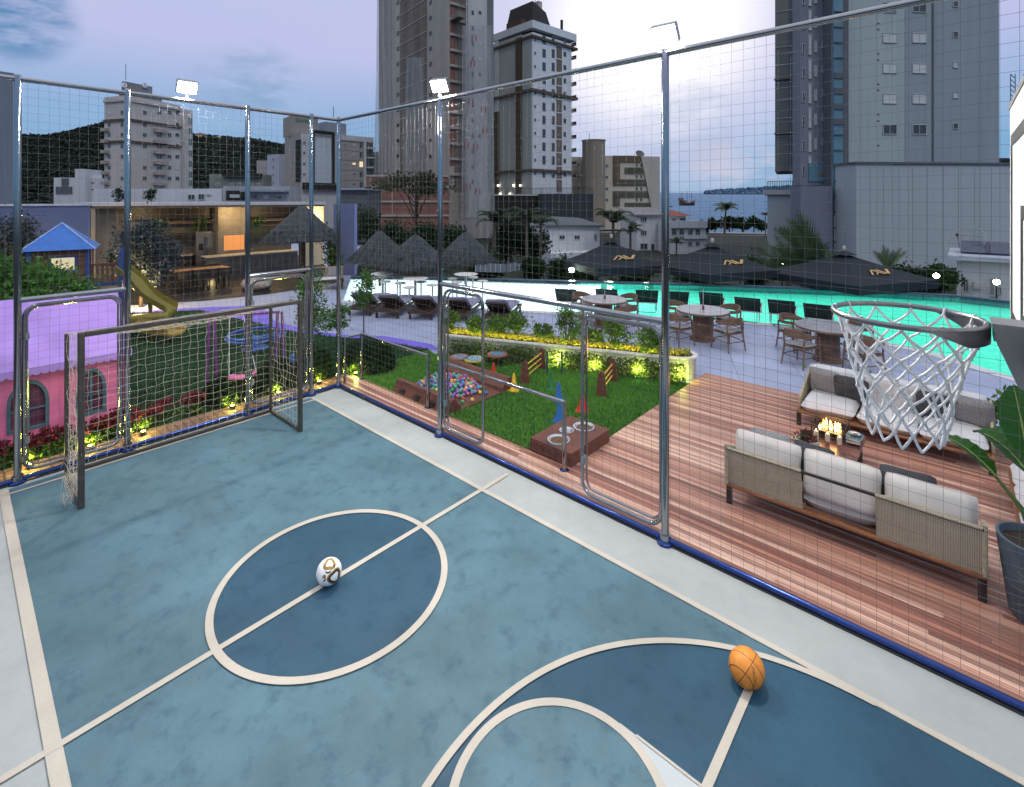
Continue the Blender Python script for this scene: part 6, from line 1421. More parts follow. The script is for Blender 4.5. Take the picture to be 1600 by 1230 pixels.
t = bthing('green_grey_house', 'green grey industrial shed below the hill, middle distance', 370, 90); b = Bld(t, 327, 90, 322, 412, 272, 6, facade('olive grey render', (.20, .22, .20)), back=4); b.panel('roof_band', 'r', 350, 410, 271.5, 277, f_dark, .8); b.wins('r', [340, 362, 374, 392, 404], [288], 6, 4, fw=.1)
# mid left blocks
t = bthing('white_flats', 'narrow lilac white flats left of the curved building', 430, 120); b = Bld(t, 436, 120, 417.5, 449, 241, 62, f_lil); 
for v in (249, 261, 273.5, 285.5): b.win('l', 425.5, 428.7, v-2, v+2, fw=.1)
b2 = Bld(t, 401, 124, 400, 420, 251, 8, facade('faded render', (.36, .34, .34)), 'rear_wing', back=8); b2.wins('r', [409, 414], [260, 268], 3, 3, fw=.1)
# curved facade building with a sign
t = bthing('curved_building', 'pale office building with curved corner and green sign', 480, 105)
b = Bld(t, 471, 105, 446, 527, 208, 46, f_wht); f_tau = facade('taupe render', (.30, .29, .27)); b.panel('curved_corner', 'l', 446, 470, 209, 292, f_tau, .15); b.panel('dark_stripe', 'r', 463.5, 471, 219, 284, f_dark, .35) if False else b.panel('dark_stripe', 'l', 464, 471, 219, 284, f_dark, .3)
b.panel('dark_frame', 'r', 484, 490, 205, 288, f_dark, .5); b.panel('dark_frame', 'r', 518, 521.5, 207, 290, f_dark, .5); b.panel('dark_frame', 'r', 490.2, 517.8, 205, 210, f_dark, .5); b.panel('white_panel', 'r', 491, 517, 221, 286, facade('bluish white panel', (.52, .60, .68)), .25)
for v in (223, 239, 256, 272.5): b.win('r', 473, 477.5, v-2.2, v+2.2, fw=.1)
for v in (235, 250, 265, 280): b.win('l', 448.5, 450.5, v-5, v+4, fw=.06, mull=0); b.win('l', 452.5, 454.5, v-5, v+4, fw=.06, mull=0)
b.panel('dark_base', 'r', 459, 527, 285, 297, f_dark, 1.) if False else b.panel('dark_base', 'r', 472, 525, 286, 297, f_dark, .8)
b2 = Bld(t, 453, 108, 449.5, 497, 181, 40, f_tau, 'sign_tower', vb=212, back=5); a, bb_, z0, z1 = b2.rect('r', 464, 480, 185, 192)
m4 = Matrix.Translation(((a+bb_)/2, -.08, (z0+z1)/2)) @ Matrix.Rotation(PI/2, 4, 'X'); b2.place(textmesh('sign_lettering', 'Duilio', 1.15, M('green sign letters', (.0, .20, .15), .5), None, m4, .04))
b3 = Bld(t, 507, 116, 506, 541, 190, 42, facade('blue grey plant room', (.26, .30, .36)), 'plant_room', vb=216, back=7); MB().tube([b3.loc+Vector((4, 0, b3.zt))-t.location, b3.loc+Vector((4, 0, b3.zt+3))-t.location], .07, 5).build('antenna', m_rail, t)
b4 = Bld(t, 530, 112, 528, 583.5, 213, 44, facade('cool beige wing', (.36, .35, .35)), 'side_wing', back=10); 
b4.panel('parapet', 'r', 530, 583, 213, 221, f_wht, .25)
for v in (226, 241, 256, 272, 288): 
    for px, w_ in ((539, 4), (553, 6)): b4.win('r', px-w_/2, px+w_/2, v-2.3, v+2.3, glass=(m_lit if (v == 256 and px == 553) else m_blind if px == 553 and v < 250 else None), fw=.12)
    b4.win('r', 561, 567.5, v-4, v+6, glass=m_lit if v == 256 else None, fw=.1); b4.panel('balcony', 'r', 572.5, 583.5, v+5, v+7, f_wht, 1.1)
b4.panel('pilaster', 'r', 568.5, 571, 221, 290, f_wht, .3); b4.panel('glazed_balconies', 'r', 573, 583, 222, 290, M('dark balcony glass', (.05, .08, .09), .2), .06)
for v in (236, 251, 266.5, 282): b4.panel('floor_line', 'r', 530, 568, v-.3, v+.3, f_dgr, .03)
t = bthing('dark_shed', 'dark low shed with pale blue roof beside brick podium', 550, 70); b = Bld(t, 532, 70, 530, 574, 297, 4, f_dgr, back=10); b.box('roof', -.3, b.Lr+.3, -.6, 10, b.zt, b.zt+.25, facade('pale blue sheet roof', (.30, .34, .50)))
# ------------------------------------------------------------------ tower under construction
t = bthing('tower_under_construction', 'tall raw concrete tower under construction hung with netting', 680, 95)
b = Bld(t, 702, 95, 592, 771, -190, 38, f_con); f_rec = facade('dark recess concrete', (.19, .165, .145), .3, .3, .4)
def brickmat(name, c1, c2, mortar, sc_=1.):
    m, nt, bb = newmat(name); br = nt.nodes.new('ShaderNodeTexBrick'); mp = nt.nodes.new('ShaderNodeMapping'); tc_ = nt.nodes.new('ShaderNodeTexCoord'); L(nt, tc_.outputs['Object'], mp.inputs[0]); mp.inputs['Rotation'].default_value = (PI/2, 0, 0); L(nt, mp.outputs[0], br.inputs['Vector'])
    br.inputs['Scale'].default_value = sc_; br.inputs['Brick Width'].default_value = .32; br.inputs['Row Height'].default_value = .2; br.inputs['Mortar Size'].default_value = .012; br.inputs['Color1'].default_value = rgb(c1); br.inputs['Color2'].default_value = rgb(c2); br.inputs['Mortar'].default_value = rgb(mortar)
    n1 = noise(nt, tc_.outputs['Object'], .5, 5); L(nt, mixc(nt, 1., br.outputs[0], ramp(nt, n1, [(.3, (.7,)*3), (.7, (1.1,)*3)]), 'MULTIPLY'), bb.inputs['Base Color']); bb.inputs['Roughness'].default_value = .9; MATS[name] = m; return m
m_brick = brickmat('hollow red brick', (.23, .095, .07), (.29, .125, .095), (.16, .10, .085))
b.panel('recess', 'l', 625, 667, -120, 270, f_rec, .05); b.panel('brick_infill', 'r', 703, 709.5, -120, 258, m_brick, .15); b.panel('hoist_shaft', 'r', 710, 726, -120, 300, f_rec, .1)  # recess is a flat strip, its shade put into the darker concrete
b.panel('pale_render', 'r', 727.5, 760, -120, 340, f_lcon, .18); b.panel('side_bay', 'r', 760.5, 771, -120, 300, facade('grey bay', (.17, .18, .18)), .06)
for v in range(-20, 270, 24):
    for px in (622, 673): b.win('l', px-1.8, px+1.8, v-2.6, v+2.6, fw=.05, mull=0, frame=f_dark)
    b.win('r', 746.5, 751, v+5, v+10, glass=m_blind if (v//24) % 3 else m_glass, fw=.3, mull=0, frame=f_lcon) if False else None
    a, b_, z0, z1 = b.rect('r', 747, 751, v+14, v+19); b.box('window', a, b_, -.24, -.185, z0, z1, m_blind if (v//24) % 4 else m_glass); a, b_, z0, z1 = b.rect('r', 736, 739.5, v+13, v+20); b.box('window', a, b_, -.22, -.185, z0, z1, m_glass)
    b.panel('floor_slab', 'r', 702.5, 727, v+3, v+7, f_con, .5); b.panel('floor_slab', 'l', 625.5, 666.5, v+8, v+9.5, f_con, .12)
    for px in (633, 652): b.win('l', px-3, px+3, v-7, v+4, fw=.05, mull=0, frame=f_rec) if v > 0 else None
mb = MB()
for px in (712, 716, 721, 725): a, b_, z0, z1 = b.rect('r', px-.3, px+.3, -120, 330); mb.b2((a, -1.4, z0), (b_, -1.3, z1))
for v in range(-100, 330, 8): a, b_, z0, z1 = b.rect('r', 712, 725.3, v, v+.7); mb.b2((a, -1.38, z0), (b_, -1.32, z1))
b.place(mb.build('hoist_mast', f_rec)); b.panel('loading_platform', 'r', 690 if False else 703, 713, 26, 34, f_rec, 3.)
def netmat():
    m, nt, bb = newmat('debris netting'); v = coords(nt, 'Object', (1.3, 1.3, .12)); n1 = noise(nt, v, 1.2, 6, .7); bb.inputs['Base Color'].default_value = rgb((.34, .36, .38)); bb.inputs['Roughness'].default_value = .9
    tr = nt.nodes.new('ShaderNodeBsdfTransparent'); mx = nt.nodes.new('ShaderNodeMixShader'); L(nt, ramp(nt, n1, [(.3, (.25,)*3), (.7, (.72,)*3)]), mx.inputs[0]); L(nt, tr.outputs[0], mx.inputs[1]); L(nt, bb.outputs[0], mx.inputs[2]); L(nt, mx.outputs[0], nt.nodes['Material Output'].inputs[0]); return m
m_dn = netmat()
def drape(p0, p1, v0, v1, d, flare=0., nx=36, ny=30, amp=.35, pull=0):
    mb = MB(); vs = []
    for j in range(ny+1):
        t_ = j/ny; v = v0+(v1-v0)*t_
        for i in range(nx+1):
            s = i/nx; px = p0+(p1-p0)*s+flare*(s-.5)*t_*t_+pull*t_**3; dd = d+amp*math.sin(s*23+2*math.sin(t_*3+s*4))+.4*amp*math.sin(s*61+t_*5); q = D(px, v, dd); vs.append(q)
    mb.add(vs, [(j*(nx+1)+i, j*(nx+1)+i+1, (j+1)*(nx+1)+i+1, (j+1)*(nx+1)+i) for j in range(ny) for i in range(nx)]); return mb.build('debris_netting', m_dn, t, world=True, smooth=80)
drape(722, 771, 40, 372, 92.5, 4, pull=1); drape(634, 662, 90, 285, 91.8, 10); drape(589, 612, -40, 282, 97, 12, amp=.5)
m_red = M('red spray marks', (.24, .085, .095), .8)
for px, v in ((738, 100), (755, 172), (735, 160), (742, 230), (731, 292), (746, 300), (757, 205), (740, 60), (728, 228)): mb = MB(); q = D(px, v, 91.2); dx = Vector((VX[0], VY[0], 0)); [mb.add([q+dx*a+Vector((0, 0, b_)), q+dx*(a+.22)+Vector((0, 0, b_)), q+dx*(a+.25)+Vector((0, 0, b_+c)), q+dx*(a+.02)+Vector((0, 0, b_+c))], [(0, 1, 2, 3)]) for a, b_, c in ((-.4, -.6, 1.2), (.3, -.5, 1.1), (-.3, .0, .2), (-.2, .5, .18))]; mb.build('spray_mark', m_red, t, world=True)
b2 = Bld(t, 572, 88, 570, 700, 275, 5, m_brick, 'brick_podium', back=10)
for v in (275, 292, 315, 337): b2.panel('concrete_beam', 'r', 570, 702, v-1.5, v+1.5, f_con, .2)
for px in (579, 613, 646): b2.panel('concrete_post', 'r', px-.7, px+.7, 276.6, 336, f_con, .15)
b2.panel('opening', 'r', 684, 695, 296, 304, f_dark, .06)
# white tower
t = bthing('white_tower', 'white apartment tower with dark mansard roof and brown bands', 830, 113)
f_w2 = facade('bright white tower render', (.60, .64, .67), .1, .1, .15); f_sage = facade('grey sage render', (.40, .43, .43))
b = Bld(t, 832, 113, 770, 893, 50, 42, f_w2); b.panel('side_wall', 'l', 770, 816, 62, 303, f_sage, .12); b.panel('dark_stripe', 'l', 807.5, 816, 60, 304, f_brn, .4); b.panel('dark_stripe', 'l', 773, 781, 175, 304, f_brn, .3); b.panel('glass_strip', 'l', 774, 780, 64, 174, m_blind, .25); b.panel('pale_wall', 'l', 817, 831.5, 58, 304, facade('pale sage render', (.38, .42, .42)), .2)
rows = [83.5+20.85*i-21 for i in range(12)]
for v in rows[:11]:
    b.win('r', 834.5, 837.5, v-2.5, v+2.5, fw=.08, mull=0); b.win('r', 847.5, 852.5, v-6.5, v+6.5, fw=.12, frame=f_dgr); b.win('r', 862, 866.5, v-6, v+7, fw=.12, frame=f_dgr); b.win('r', 880.5, 884.5, v-2, v+5, fw=.1, frame=f_dgr)
    for px in (789, 797): b.win('l', px-2.2, px+2.2, v+3-3, v+3+3, fw=.1, mull=0, frame=f_sage)
    b.box('balcony', b.Lr, b.Lr+1.6, -.2, 4, zat(v+6.5, 122)-.18, zat(v+6.5, 122), facade('dusty pink balcony', (.34, .24, .25))); b.box('balcony_rail', b.Lr+1.5, b.Lr+1.56, -.2, 4, zat(v+6.5, 122)+.02, zat(v+1.5, 122), m_rail)
b.panel('brown_strip', 'r', 869.5, 877.5, 68, 300, facade('light brown strip', (.155, .125, .10)), .1)
for v in rows: b.panel('spandrel', 'r', 869, 878, v+9, v+10.5, f_w2, .2)
for v, h in ((57, 2), (141, 2.4), (266, 2.2)): b.box('brown_band', -.5, b.Lr+1.8, -.5, b.Ll+.3, zat(v+h, 113), zat(v-h, 113), f_brn)
b.box('parapet', -.3, b.Lr+1.5, -.3, b.Ll, b.zt+.9, b.zt+2.6, f_w2)
mb = MB(); x0, x1, y0_, y1_ = 1., b.Lr*.62, 1., b.Ll*.8; z0, z1 = b.zt+.5, b.zt+8.2
mb.add([(x0, y0_, z0), (x1, y0_, z0), (x1, y1_, z0), (x0, y1_, z0), (x0+1.2, y0_+1.2, z1), (x1-1.6, y0_+1.2, z1-1.6), (x1-1.6, y1_-1.2, z1-1.6), (x0+1.2, y1_-1.2, z1)], [(0, 1, 5, 4), (1, 2, 6, 5), (2, 3, 7, 6), (3, 0, 4, 7), (4, 5, 6, 7)]); b.place(mb.build('mansard_roof', facade('dark mansard', (.045, .042, .042))))
b.box('roof_dormer', -.2, 3.2, b.Ll*.25, b.Ll*.62, b.zt+1., b.zt+4., f_brn); b.box('chimney', x1*.6, x1*.6+1.2, 3, 4.4, z1-1.5, z1+1., f_con); mb = MB(); mb.tube([(x1*.5, 3.3, z1-1), (x1*.5, 3.3, z1+2.4)], .06, 5); mb.tube([(b.Lr*.9, 2, b.zt+2.4), (b.Lr*.9, 2, b.zt+6)], .35, 8); b.place(mb.build('antenna', f_dark))
m_wl = EM('white wall lamp', (1., .93, .75), 9.)
for px, v in ((771, 290), (781, 290), (805, 290), (815.5, 290), (784, 303), (799, 303)): a, b_, z0, z1 = b.rect('l', px-1, px+1, v-1, v+1); b.box('wall_lamp', -.62, -.42, a, b_, z0, z1, m_wl)
t2 = bthing('dark_podium', 'dark stone podium under the white tower, behind palms', 845, 100)
b = Bld(t2, 772, 100, 769, 846, 306, 6, f_dark, back=16); b.box('coping', -.2, b.Lr, -.2, 15, b.zt, b.zt+.3, M('pale coping', (.4, .4, .38), .6)); b5 = Bld(t2, 845.5, 96, 844, 927, 303, 4, f_blk2, 'slate_block', back=16)
mb = MB(); a = b.u('r', 781); 
for i in range(40): x = i*b.Lr/39; mb.b2((x-.03, .1, b.zt+.3), (x+.03, .16, b.zt+1.5))
mb.b2((0, .08, b.zt+1.5), (b.Lr, .18, b.zt+1.58)); b.place(mb.build('railing', m_rail))
mb = MB()
for i in range(40): x = i*b5.Lr/39; mb.b2((x-.03, .1, b5.zt), (x+.03, .16, b5.zt+1.1))
mb.b2((0, .08, b5.zt+1.1), (b5.Lr, .18, b5.zt+1.18)); b5.place(mb.build('railing', m_rail))
for px, v in ((780, 358), (786, 380), (803, 377), (812, 377)): b.panel('lit_lamp', 'r', px-.8, px+.8, v-1.4, v+1.4, m_lit, .3)
# beige cut away flats
t = bthing('beige_flats', 'beige flats with dark stripes and slanting right end', 950, 128)
b = Bld(t, 928, 128, 927, 1030, 243, 10, f_cream, back=14); b0 = Bld(t, 890, 133, 889, 930, 245, 10, f_cream, 'rear_wing', back=10); b0.wins('r', [904.5], [258, 276, 294], 5, 4, fw=.1)
mb = MB(); mb.lathe([(2.9, ZG), (2.9, zat(219, 126)), (3.1, zat(219, 126)), (3.1, zat(218, 126)), (0, zat(217, 126))], n=26); o = mb.build('stair_tower', facade('taupe stair render', (.25, .22, .175)), smooth=40); p = W((927.5-CX)/F*128, 128, 0); o.parent = t; o.location = (p.x-t.location.x, p.y-t.location.y, -t.location.z)
rows = [259, 277, 295, 312.5, 331]
b.wins('r', [933.5, 948], rows, 5.5, 5, pb=.3, fw=.12)
f_st = facade('olive grey stripe', (.085, .085, .065)); f_st2 = facade('rust brown stripe', (.13, .095, .065))
for p0, p1, v0, v1, m in ((957.5, 1000, 243.5, 253.5, f_st2), (957.5, 968.2, 253.6, 280, f_st2), (976, 1006.5, 262, 271.5, f_st), (957.5, 1012.5, 280.6, 290, f_st), (957.5, 1018, 299, 308.5, f_st), (957.5, 968, 309, 322, f_st), (976, 1018, 317, 327, f_st)): b.panel('stripe', 'r', p0, p1, v0, v1, m, .3)
for v in (258, 276, 295, 312.5): b.win('r', 993, 996.5, v-2.8, v+2.8, fw=.08, mull=0); b.win('r', 1000, 1003.5, v-2.8, v+2.8, fw=.08, mull=0)
mb = MB(); 
pts = [(b.u('r', px), zat(v, 128+b.u('r', px)*math.sin(R(10)))) for px, v in ((1000.5, 245), (1029.5, 246), (1029.5, 345), (1021, 345))]; mb.add([(x, y, z) for y in (-.55, .0) for x, z in pts], [(0, 3, 2, 1), (4, 5, 6, 7), (0, 1, 5, 4), (1, 2, 6, 5), (2, 3, 7, 6), (3, 0, 4, 7)]); b.place(mb.build('slanted_wall', facade('pale end wall', (.40, .38, .34))))
mb = MB(); mb.lathe([(.1, 0), (1.1, .5), (1.2, .7)], n=14); o = b.place(mb.build('roof_dish', m_rail)); q = b.u('r', 1009); o.location = o.location+Matrix.Rotation(b.rz, 3, 'Z') @ Vector((q, 4, b.zt+.6)); o.rotation_euler = (R(50), 0, b.rz)
mb = MB(); mb.tube([(-.2, 3, zat(219, 128)), (-.2, 3, zat(206, 128))], .07, 5); b.place(mb.build('antenna', m_rail))
# white houses toward the sea
t = bthing('white_house', 'white three storey house with red hip roof near sea', 1040, 75)
b = Bld(t, 995, 75, 990, 1046, 337, 8, facade('house white render', (.60, .61, .63)), back=7); m_tile2 = M('grey roof tiles', (.20, .20, .22), .8, 0, .3, 3); m_rt = M('red roof tiles', (.25, .085, .06), .8, 0, .25, 3)
mb = MB(); mb.add([(-.5, -.5, b.zt), (b.Lr+.3, -.5, b.zt), (b.Lr+.3, 7, b.zt+1.), (-.5, 7, b.zt+1.), (-.5, -.5, b.zt+.15), (b.Lr+.3, -.5, b.zt+.15), (b.Lr+.3, 7, b.zt+1.15), (-.5, 7, b.zt+1.15)], [(0, 1, 5, 4), (4, 5, 6, 7), (1, 2, 6, 5), (0, 4, 7, 3), (3, 2, 1, 0)]); b.place(mb.build('tile_roof', m_tile2))
b.wins('r', [1005.5], [343, 364], 10, 8, mull=2, fw=.08, glass=m_glass); b.win('r', 1000, 1012, 380, 390, fw=.08); b.win('r', 1017, 1022.5, 381, 392, fw=.06, mull=0)
b2 = Bld(t, 1046.3, 74, 1045, 1072, 337.5, 8, MATS['house white render'], 'sea_wing', back=6); b2.win('r', 1050, 1056, 341, 349, fw=.07); b2.win('r', 1062, 1071, 340, 348, fw=.08)
mb = MB(); Lr = b2.Lr; z = b2.zt; mb.add([(-.3, -.6, z), (Lr+.8, -.6, z), (Lr+.8, 6, z), (-.3, 6, z), (Lr*.62, 2.6, z+.85)], [(0, 1, 4), (1, 2, 4), (2, 3, 4), (3, 0, 4), (3, 2, 1, 0)]); b2.place(mb.build('hip_roof', m_rt))
b3 = Bld(t, 1048, 70, 1046, 1103, 347, 4, MATS['house white render'], 'terrace_block', back=5); b3.panel('parapet', 'r', 1048, 1103, 345, 356, f_wht, .5); b3.wins('r', [1053, 1065, 1078.5, 1090], [362.5], 8, 10, fw=.08, glass=m_glass); b3.panel('balcony', 'r', 1066, 1103, 369, 373, f_wht, .5); b3.wins('r', [1078, 1090], [381], 7, 8, fw=.08, glass=m_glass)
t = bthing('low_white_house', 'low white house with dark sloping roof behind the parasols', 895, 60); b = Bld(t, 857, 60, 853, 937, 354, 12, facade('house white render', 0), back=9); b.wins('r', [878, 901.5], [371], 9, 7, fw=.07); b.win('r', 928, 932.5, 366, 377, fw=.07)
mb = MB(); mb.add([(-.4, -.4, b.zt), (b.Lr+.4, -.4, b.zt-.1), (b.Lr+.4, 9, b.zt+.5), (-.4, 9, b.zt+.9), (-.4, -.4, b.zt+.2), (b.Lr+.4, -.4, b.zt+.1), (b.Lr+.4, 9, b.zt+.7), (-.4, 9, b.zt+1.1)], [(0, 1, 5, 4), (4, 5, 6, 7), (1, 2, 6, 5), (0, 4, 7, 3), (2, 3, 7, 6)]); b.place(mb.build('roof', f_dgr)); b.panel('yard_wall', 'r', 850, 938, 391, 401, f_wht, 3.)
# grey tower on the right
t = bthing('grey_tower', 'tall grey green apartment tower filling the right background', 1380, 50)
b = Bld(t, 1326, 50, 1318, 1414, -110, 6, f_gre, back=3, vb=254); b2 = Bld(t, 1414.3, 50.6, 1413, 1455, -110, 6, f_gr2, 'side_bay', back=12, vb=254); b3 = Bld(t, 1455.3, 51.5, 1454, 1561, -110, 6, f_gr2, 'flank_wall', back=12, vb=254)
b3.panel('rain_pipe', 'r', 1452, 1456.5, -60, 254, f_dgr, .2)
for v in (12, 59.5, 107, 154.5, 202.5):
    gl = m_blind if v in (107, 154.5, 59.5) else m_glass
    b.win('r', 1379, 1401, v-8, v+8, glass=gl, fw=.07); b2.win('r', 1425, 1447.5, v-8, v+8, glass=gl, fw=.07); b3.win('r', 1488.5, 1496.5, v-10, v-.5, glass=m_blind if v in (107, 154.5) else m_glass, fw=.05, mull=0)
    for dv in (-14, 24): b.panel('vent', 'r', 1371, 1373.5, v+dv, v+dv+1.6, f_dark, .04)
Bld(t, 1302, 48.0, 1301, 1326, -110, 8, f_dgr, 'glazed_bay_frame', vb=425, back=1.2)
gb = Bld(t, 1303, 47.6, 1302, 1317, -110, 8, None, back=.1); m_gb = M('blue curtain glass', (.10, .20, .26), .08, 0, .2, .4)
gb.box('curtain_glass', 0, gb.Lr, .0, .2, zat(396, 47.6), zat(-110, 47.6), m_gb)
for v in range(-30, 396, 24): gb.panel('spandrel', 'r', 1302.6, 1317, v, v+(9 if 90 < v < 200 else 1.6), f_dgr, .12)
lb = Bld(t, 1250.3, 49.5, 1249, 1303, -110, -3, facade('slate lilac render', (.19, .21, .26), .1, .12, .12), 'balcony_wing', back=1.5, vb=290); lb.panel('recess', 'r', 1289.5, 1301, -110, 256, f_dark, .02)  # recess is a flat near-black strip, balcony shade put into its colour
for v in range(-8, 260, 38):
    lb.win('r', 1253, 1257.5, v, v+16, fw=.05, mull=0); lb.win('r', 1263, 1267.5, v-14, v+18, glass=m_blind, fw=.05, mull=0); lb.win('r', 1272, 1276.5, v-4, v+14, glass=m_blind, fw=.05); lb.win('r', 1284, 1287, v-4, v+8, fw=.05, mull=0); lb.panel('balcony', 'r', 1290, 1301.5, v+18, v+30, f_dgr, .7)
lb2 = Bld(t, 1211, 58, 1209, 1251, -110, -29, facade('olive grey concrete', (.17, .185, .18)), 'rear_slab', back=8, vb=268)
for v in range(-40, 268, 28): lb2.panel('floor_line', 'r', 1211, 1250, v, v+1, f_lcon, .06)
lb2.panel('service_strip', 'r', 1233, 1238, -100, 262, f_dgr, .05)
for v in (122, 207): lb2.panel('cable_bracket', 'r', 1209.5, 1250, v, v+2.2, f_rec, .3)
pd = Bld(t, 1338, 45, 1325, 1577, 256, 5, f_pod, 'podium', back=3, vb=440); pd.box('coping', -.15, pd.Lr+.1, -.15, 3, pd.zt, pd.zt+.18, f_dgr)
for px in (1359.5, 1380, 1404.5, 1426, 1449.5, 1473, 1497.5, 1523, 1549): pd.panel('panel_joint', 'r', px-.12, px+.12, 262, 420, f_dgr, .012)
pd2 = Bld(t, 1251, 47, 1250, 1301, 291, 5, facade('lilac grey podium', (.17, .19, .25), .1, .12, .1), 'podium', back=1.5, vb=440); pd2.panel('glass_front', 'r', 1263, 1289, 254, 284, m_gb, .1) if False else None
lb.panel('glass_front', 'r', 1263, 1289, 255, 284, m_gb, .1); a, b_, z0, z1 = lb.rect('r', 1278, 1289, 263, 276)
mb = MB(); cx_ = (a+b_)/2; hh = z1-z0; ww = (b_-a)/2
for s in (-1, 1): mb.add([(cx_, -.16, z1), (cx_+.12*s, -.16, z1-.2), (cx_+s*ww*.75, -.16, z0+.2), (cx_+s*ww*.45, -.16, z0)], [(0, 1, 2, 3)])
mb.add([(cx_-.06, -.16, z0+.1), (cx_+.06, -.16, z0+.1), (cx_+.04, -.16, z1-.35), (cx_-.04, -.16, z1-.35)], [(0, 1, 2, 3)]); lb.place(mb.build('logo_emblem', M('gold sign metal', (.40, .29, .13), .4, .4)))
pd3 = Bld(t, 1199, 54, 1197, 1252, 297, -28, f_pod, 'podium', back=12, vb=440); pd3.box('cornice', -.4, pd3.Lr+.2, -.4, 12, pd3.zt-.5, pd3.zt, f_lcon)
mb = MB()
for i in range(20): x = i*pd3.Lr/19; mb.b2((x-.025, 0, pd3.zt), (x+.025, .05, pd3.zt+.9))
mb.b2((0, -.01, pd3.zt+.9), (pd3.Lr, .06, pd3.zt+.96)); pd3.place(mb.build('railing', m_rail))
for v in (352, 372, 392): gb.win('r', 1302.5, 1316.8, v-14, v+4, fw=.12, frame=f_lcon, mull=2, glass=m_glass)
# small house right with solar collectors and dish
t = bthing('small_white_house', 'small white house with solar roof at right edge', 1540, 26); b = Bld(t, 1495, 26, 1488, 1620, 405, -42, facade('house white render', 0), back=5); b.box('flat_roof', -.35, b.Lr+.3, -.5, 5, b.zt, b.zt+.22, f_lil)
for px, lw in ((1509, 10), (1550, 9)): b.win('r', px-lw/2, px+lw/2, 435, 456 if px < 1530 else 463, fw=.05, glass=m_glass)
b.panel('air_conditioner', 'r', 1521, 1533, 440, 450, M('white ac casing', (.45, .46, .47), .5), .3); b.win('r', 1558, 1566, 448, 460, fw=.05)
for i, px in enumerate((1525, 1565)): a = b.u('r', px); mb = MB(); mb.box((a, 1.6, b.zt+.55), (1.15, 1.4, .07), rx=R(22)); b.place(mb.build('solar_panel', M('dark blue solar glass', (.02, .035, .08), .15)))
t = bthing('satellite_dish', 'large mesh satellite dish above the small white house', 1512, 27.5); q = D(1509, 378, 27.5)-t.location; mb = MB(); m_ds = M('grey dish wire', (.35, .37, .38), .5, .5); nrm = Vector((-.5, -.75, .55)).normalized(); u_ = nrm.cross(Vector((0, 0, 1))).normalized(); v_ = u_.cross(nrm); rd = .92
pt = lambda r_, a: q+u_*r_*math.cos(a)+v_*r_*math.sin(a)+nrm*(.28*r_*r_-.2)
for r_ in np.linspace(.12, rd, 9): mb.tube([pt(r_, a) for a in np.linspace(0, 2*PI, 40, endpoint=False)], .006 if r_ < rd-.02 else .014, 4, closed=True)
for a in np.linspace(0, 2*PI, 24, endpoint=False): mb.tube([pt(.05, a), pt(.5, a), pt(rd, a)], .006, 4)
mb.build('mesh_reflector', m_ds, t); mb = MB(); 
for a in (.5, 2.6, 4.7): mb.tube([pt(rd*.8, a), q+nrm*.75], .01, 4)
mb.lathe([(.05, -.08), (.05, .08), (0, .08)], q+nrm*.75, 8); mb.build('feed_arm', m_rail, t); MB().tube([q-nrm*.2, (q.x, q.y, 2.2)], .04, 8).build('mast', m_rail, t)
t = bthing('dark_roof', 'black pitched roof glimpsed beyond the grey tower', 1570, 70); b = Bld(t, 1560, 70, 1559, 1600, 247, 5, f_dark, back=6, vb=262); b.box('wall', .2, b.Lr, .2, 6, ZG, b.zb, f_lil)
t = bthing('lattice_mast', 'dark lattice mast beside the basketball board', 1581, 60); mb = MB(); q0 = D(1579, 116, 60)-t.location; dx = Vector((VX[0], VY[0], 0))
for s in (0, .55): mb.tube([q0+dx*s, q0+dx*s-Vector((0, 0, 9))], .05, 4)
for i in range(12): mb.tube([q0+Vector((0, 0, -.6*i)), q0+dx*.55+Vector((0, 0, -.6*i-.5))], .04, 4)
mb.build('lattice', m_rail, t)
